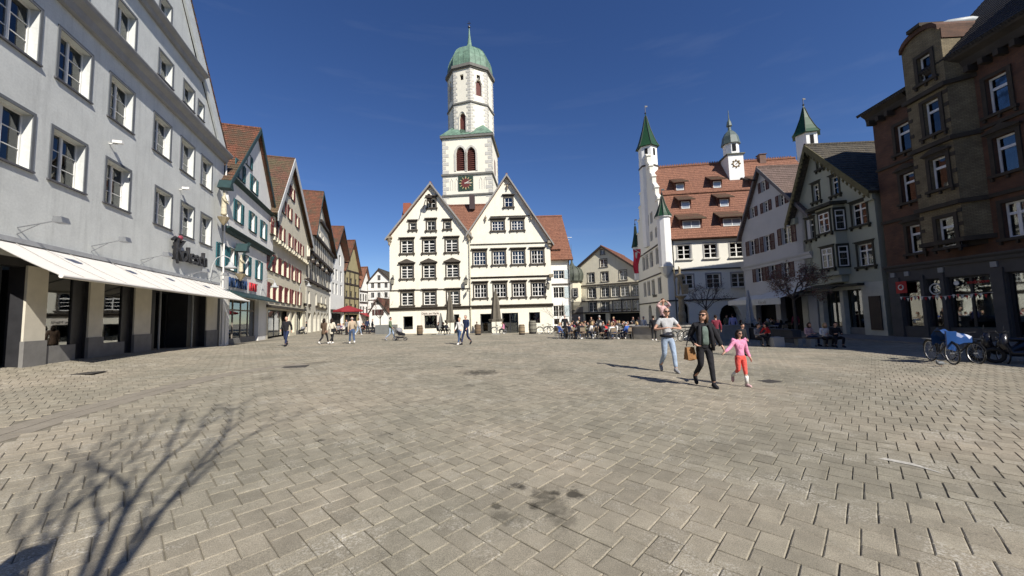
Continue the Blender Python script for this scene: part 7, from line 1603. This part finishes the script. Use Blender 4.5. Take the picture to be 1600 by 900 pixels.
MB().lathe([(.5,.3),(.5,.8),(.36,.95),(.26,1.2),(.3,zc_*.55),(.22,zc_*.62),(.2,zc_-.25),(.36,zc_-.1),(.4,zc_)], (cx0,0,0), 12).build('column', STAT, t, smooth=False)
zs0 = zc_; sc_ = (atY(1064, 414, fc.y).z-fc.z-zc_)/2.1
ks = skinmesh('knight', [[(V3(0,0,.95),.14),(V3(0,0,1.15),.13),(V3(0,0,1.35),.16),(V3(0,0,1.5),.07),(V3(0,0,1.6),.06),(V3(0,0,1.72),.1),(V3(0,0,1.88),.06),(V3(-.05,0,2.02),.03)],[(V3(0,0,1.35),.16),(V3(-.24,0,1.4),.08),(V3(-.36,.05,1.15),.06),(V3(-.4,-.1,.95),.05)],[(V3(0,0,1.35),.16),(V3(.24,0,1.4),.08),(V3(.36,0,1.2),.06),(V3(.22,-.14,1.1),.05)],[(V3(0,0,.95),.14),(V3(-.1,0,.88),.1),(V3(-.14,-.04,.48),.075),(V3(-.15,0,.06),.07)],[(V3(0,0,.95),.14),(V3(.1,0,.88),.1),(V3(.13,.0,.48),.075),(V3(.14,.0,.06),.07)]], 2)
ks.materials[0] = STAT; o = link('knight', ks, t, (cx0,0,zs0)); o.scale = (sc_,)*3; mb = MB(); mb.tube([(-.42,-.12,0),(-.42,-.12,1.9)], .03); mb.hexa([(.1,-.22,.1),(.4,-.22,.1),(.4,-.17,.1),(.1,-.17,.1),(.02,-.22,.75),(.48,-.22,.75),(.48,-.17,.75),(.02,-.17,.75)]); o2 = mb.build('lance_and_shield', STAT, t, (cx0,0,zs0)); o2.scale = (sc_,)*3
# statue on the white house with teal shutters, and the corner figure
def figure_statue(lab, P, h, rz):
    t = thing('wall_statue', lab, 'statue', P, rz); m = skinmesh('figure', [[(V3(0,0,.1),.2),(V3(0,0,.5),.17),(V3(0,0,.95),.15),(V3(0,0,1.3),.16),(V3(0,0,1.47),.06),(V3(0,0,1.58),.06),(V3(0,0,1.68),.1)],[(V3(0,0,1.3),.16),(V3(-.2,0,1.3),.07),(V3(-.2,-.15,1.05),.06),(V3(0,-.22,1.1),.05)],[(V3(0,0,1.3),.16),(V3(.2,0,1.3),.07),(V3(.22,-.12,1.05),.06),(V3(.05,-.22,.95),.05)]], 2); m.materials[0] = M('figure_stone', (.55,.5,.36), .85, .3, 6, bump=.4)
    o = link('figure', m, t); o.scale = (h/1.78,)*3; MB().lathe([(.05,-.5),(.18,-.3),(.32,-.05),(.34,0)], (0,0,0), 8).build('console', STAT, t); MB().prism([(-.35,h+.15),(.35,h+.15),(0,h+.75)], -.4,.3).build('canopy', TEALD, t)
u, z = B.px(377.5, 428, .45); figure_statue('pale stone figure on a console over the blue and red shop sign', B.world(u, .4, z), 1.45, B.root.rotation_euler.z)
u, z = B.px(345.5, 338, .4); figure_statue('stone figure under a dark canopy at the joint of the grey and white houses', B.world(u+.25, .45, z), 1.7, B.root.rotation_euler.z)
# gooseneck lamps on the left fronts
def goose(lab, H, x, y, s=1):
    u, z = H.px(x, y, .8); t = thing('gooseneck_lamp', lab, 'lamp', H.world(u, 0, z), H.root.rotation_euler.z, 'gooseneck wall lamps', s)
    MB().tube([(-.0,-.02,-.7),(0,-.1,0),(0,-.3,.5),(0,-.65,.68),(0,-1.0,.5),(0,-1.05,.25)], .03, 6).build('arm', M('lamp_grey', (.42,.43,.43), .5), t); MB().lathe([(.36,-.12),(.3,-.05),(.14,.08),(.1,.25),(.04,.3)], (0,-1.05,0), 12).build('shade', M('lamp_grey', (.42,.43,.43)), t, smooth=True); MB().box(-.05,.05,-.03,0,-.9,-.4).build('wall_plate', M('lamp_grey', (.42,.43,.43)), t)
goose('bell shaded lamp on a curved arm between the grey and white houses', A, 353, 416); goose('curved arm lamp at the left corner of the cream house with red shutters', Cc, 424, 447); goose('curved arm lamp between the cream and the timbered houses', Dd, 479, 446)
# ------------------------------------------------------------------ raised pavement, benches, terrace awnings on the right
mb = MB(); a = N_.world(-14.5, 0, 0); b = P_.world(20, 0, 0)
pts = []
n = 40
for i in range(n+1):
    p = a.lerp(b, i/n); pts.append((p, p+P_.n*3.4))
for i in range(n):
    q = [pts[i][0]+Vector((2,0,0)), pts[i][1], pts[i+1][1], pts[i+1][0]+Vector((2,0,0))]; zt = [gz(v.x, v.y)+.1 for v in q]
    mb.hexa([(v.x,v.y,z-.25) for v, z in zip(q, zt)]+[(v.x,v.y,z) for v, z in zip(q, zt)])
tag(mb.build('pavement', M('pavement_slab', (.2,.195,.18), .9, .15, 2, bump=.3), None), kind='structure')
for nm, (x0, y0), (x1, y1), lab in (('bench',(1215,541),(1258,541),'left half of the long dark bench in front of the shaded terrace'),('bench',(1262,541.5),(1322,543),'right half of the long dark bench where three people sit')):
    p, q = ground(x0, y0), ground(x1, y1); q.y = p.y-.2; l = (q-p).length; t = thing('bench', lab, 'bench', p+Vector((0,.0,0)), math.atan2(q.y-p.y, q.x-p.x), 'benches at the right')
    for k in range(4): MB().box(0,l,-.22+k*.12,-.13+k*.12,.41,.46).build('slat', M('bench_wood', (.07,.05,.035), .7), t)
    for x in (.15,l-.15): MB().box(x-.1,x+.1,-.2,.2,0,.409).build('support', M('concrete', (.3,.3,.28)), t)
p = ground(1212, 541.5); t = thing('stone_block', 'pale concrete block at the left end of the long bench', 'stone block', p); MB().hexa([(-.3,-.3,0),(.3,-.3,0),(.3,.3,0),(-.3,.3,0),(-.28,-.28,.5),(.28,-.28,.5),(.28,.28,.5),(-.28,.28,.5)]).build('block', M('pale_concrete', (.42,.42,.4), .9, .1), t)
PALE = M('terrace_cloth', (.62,.63,.6), .85, .08, 2)
def terrace_awning(lab, u0, u1, z0, z1, out, vz):
    t = thing('terrace_awning', lab, 'awning', N_.world(u0, 0, 0), N_.root.rotation_euler.z, 'pale awnings of the shaded terrace'); l = u1-u0; mb = MB(); mb.hexa([(0,-out,z1),(l,-out,z1),(l,-.02,z0),(0,-.02,z0),(0,-out,z1+.02),(l,-out,z1+.02),(l,-.02,z0+.02),(0,-.02,z0+.02)]); mb.build('canopy', PALE, t); MB().box(0,l,-out-.02,-out,z1-vz,z1-.005).build('valance', PALE, t)
    MB().tube([(.2,-.1,z0-.3),(.2,-out+.1,z1)], .03).tube([(l-.2,-.1,z0-.3),(l-.2,-out+.1,z1)], .03).build('arms', GREYM, t); return t
terrace_awning('pale awning over the shaded terrace, left one beside the town hall', -14.4, -11.2, 3.0, 2.5, 2.2, .45); t = terrace_awning('pale awning with grey lettering over the shaded terrace, right one', -10.4, -5.9, 3.3, 2.45, 2.6, .5); text(None, 'Eiscafé', 2.2, 2.05, .4, GREYM, -2.64, .01, parent=t)
p = ground(1187, 531); t = thing('planter_wall', 'low dark planter wall edging the shaded terrace', 'planter', p, N_.root.rotation_euler.z); MB().box(-1.5,3.5,-.25,.25,-.1,.75).box(-1.45,3.45,-.3,.3,.75,.8).build('wall', M('dark_planter', (.07,.07,.07), .8), t)
p = ground(1135, 531); t = thing('stone_trough', 'long dark stone trough in the shade behind the woman', 'trough', p); MB().box(-1.4,1.4,-.35,.35,-.1,.95).box(-1.45,1.45,-.4,.4,.95,1.02).build('wall', CST, t)

# ------------------------------------------------------------------ trees
BARK = M('bark', (.09,.075,.06), .9, .3, 6, bump=.6)
def tree(name, lab, P, h, trunk_h, spread, seed, leafm=None, nleaf=0, leaf=.06, r0=.12, levels=5, up=.35, cat='tree'):
    rnd = random.Random(seed); t = thing(name, lab, cat, P); mb = MB(); tips = []
    def grow(p, d, l, r, lev):
        n = 3; pts = [p]; q = p; dd = d.copy()
        for i in range(n): dd = (dd+Vector((rnd.gauss(0,.12),rnd.gauss(0,.12),rnd.gauss(.03,.08)))).normalized(); q = q+dd*(l/n); pts.append(q)
        mb.tube(pts, [r*(1-.4*i/n) for i in range(n+1)], 5 if lev < 2 else 3, False)
        if lev >= 2: tips.extend(pts[1:])
        if lev >= levels: return
        for k in range(3 if lev < 2 else rnd.choice((2,3))):
            a = rnd.uniform(0, 6.28); tilt = rnd.uniform(.3,.85); ax = dd.orthogonal().normalized(); side = (Matrix.Rotation(a, 3, dd)@ax); nd_ = (dd*math.cos(tilt)+side*math.sin(tilt)*spread); nd_.z += up*.3; nd_.normalize()
            grow(pts[rnd.choice((2,3)) if k else 3], nd_, l*rnd.uniform(.6,.85), r*.58, lev+1)
    mb.tube([Vector((0,0,-.1)), Vector((.02,0,trunk_h*.5)), Vector((0,.02,trunk_h))], [r0*1.2,r0,r0*.85], 8, False)
    for k in range(5): a = k*1.257+rnd.uniform(-.3,.3); grow(Vector((0,0,trunk_h-.15*k*.3)), Vector((math.cos(a)*spread*.9, math.sin(a)*spread*.9, .75)).normalized(), (h-trunk_h)*.38, r0*.5, 1)
    grow(Vector((0,0,trunk_h)), Vector((0,0,1)), (h-trunk_h)*.42, r0*.7, 1)
    mb.build('trunk', BARK, t)
    if nleaf:
        lf = MB()
        for i in range(nleaf):
            c = rnd.choice(tips)+Vector((rnd.gauss(0,.1),rnd.gauss(0,.1),rnd.gauss(0,.1))); a = Vector((rnd.gauss(0,1),rnd.gauss(0,1),rnd.gauss(0,1))).normalized(); b = a.orthogonal().normalized(); s = leaf*rnd.uniform(.6,1.4)
            lf.k = rnd.randrange(2); lf.q(c-a*s, c+b*s*.5, c+a*s, c-b*s*.5)
        lf.build('crown', leafm, t)
    return t
LRED = [M('leaf_russet', (.2,.075,.05), .7, .4, 3), M('leaf_olive', (.2,.15,.09), .7, .4, 3)]
p = ground(1245, 528); hh_ = p.y*100/578; tree('small_tree', 'small spreading tree with sparse russet leaves in front of the grey and sage houses', p, p.y*118/578, p.y*62/578, 1.15, 5, LRED, 5200, .055, .1, 5, .1)
p = ground(1106, 524); tree('small_tree', 'small bare dark tree in front of the town hall, behind the walking woman', p, p.y*88/578, p.y*42/578, .9, 8, [M('leaf_dark', (.04,.035,.025), .8, .3, 3), LRED[0]], 900, .05, .09, 5)
p = ground(872, 522); tree('young_tree', 'thin bare young tree beside the right end of the cream double house', p, 3.4, 1.2, .8, 3, None, 0, r0=.04, levels=4); p = ground(594, 521); tree('young_tree', 'thin bare young tree before the small white gable up the left street', p, 5.5, 1.8, .7, 4, None, 0, r0=.06, levels=4)
tree('bare_tree', 'tall bare tree standing behind the camera whose branches cast the shadow at lower left', (.05,-1.15,gz(0,0)), 7.6, 3.1, .3, 12, None, 0, r0=.062, levels=4, up=.9)

# shop dummies behind the glass of the grey house
for u, y, pose, tp, lg, hr, lab in ((-12.95,.55,'stand','grey','grey','short','shop dummy in grey behind the first window pier of the grey house'), (-12.2,.6,'stand','brown','black','bun','shop dummy in brown with a hat in the first shop window'), (-5.6,1.9,'walk','lightgrey','black','short','pale grey shop dummy in the dark doorway below the black shop name'), (-9.7,.6,'stand','cream','navy','long','shop dummy in cream in the second shop window')):
    person(lab, A.world(u, -y, .55), math.atan2(-A.n.x, A.n.y), pose, tp, lg, haircol='hairdark', hair=hr, H=1.75, cat='shop dummy')

for i, (x, y, c, hc, nm) in enumerate(((906,523,'black','hairgrey','person in black standing behind the second cafe table'),(925,522.5,'brown','hairdark','person in brown standing at the back of the cafe, left of the leaning man'),(960,522.5,'maroon','hairblond','fair haired person in maroon standing behind the fourth cafe table'),(990,524,'black','hairdark','person in black standing at the right end of the cafe near the fountain'),(1000,526,'beige','hairbrown','person in beige standing between the cafe and the fountain basin'),(1007,527,'white','hairgrey','grey haired person in white standing left of the fountain basin'))):
    far(nm, x, y, (rq.uniform(-1,1), -.5), 'stand', c, 'black', haircol=hc, H=1.7)
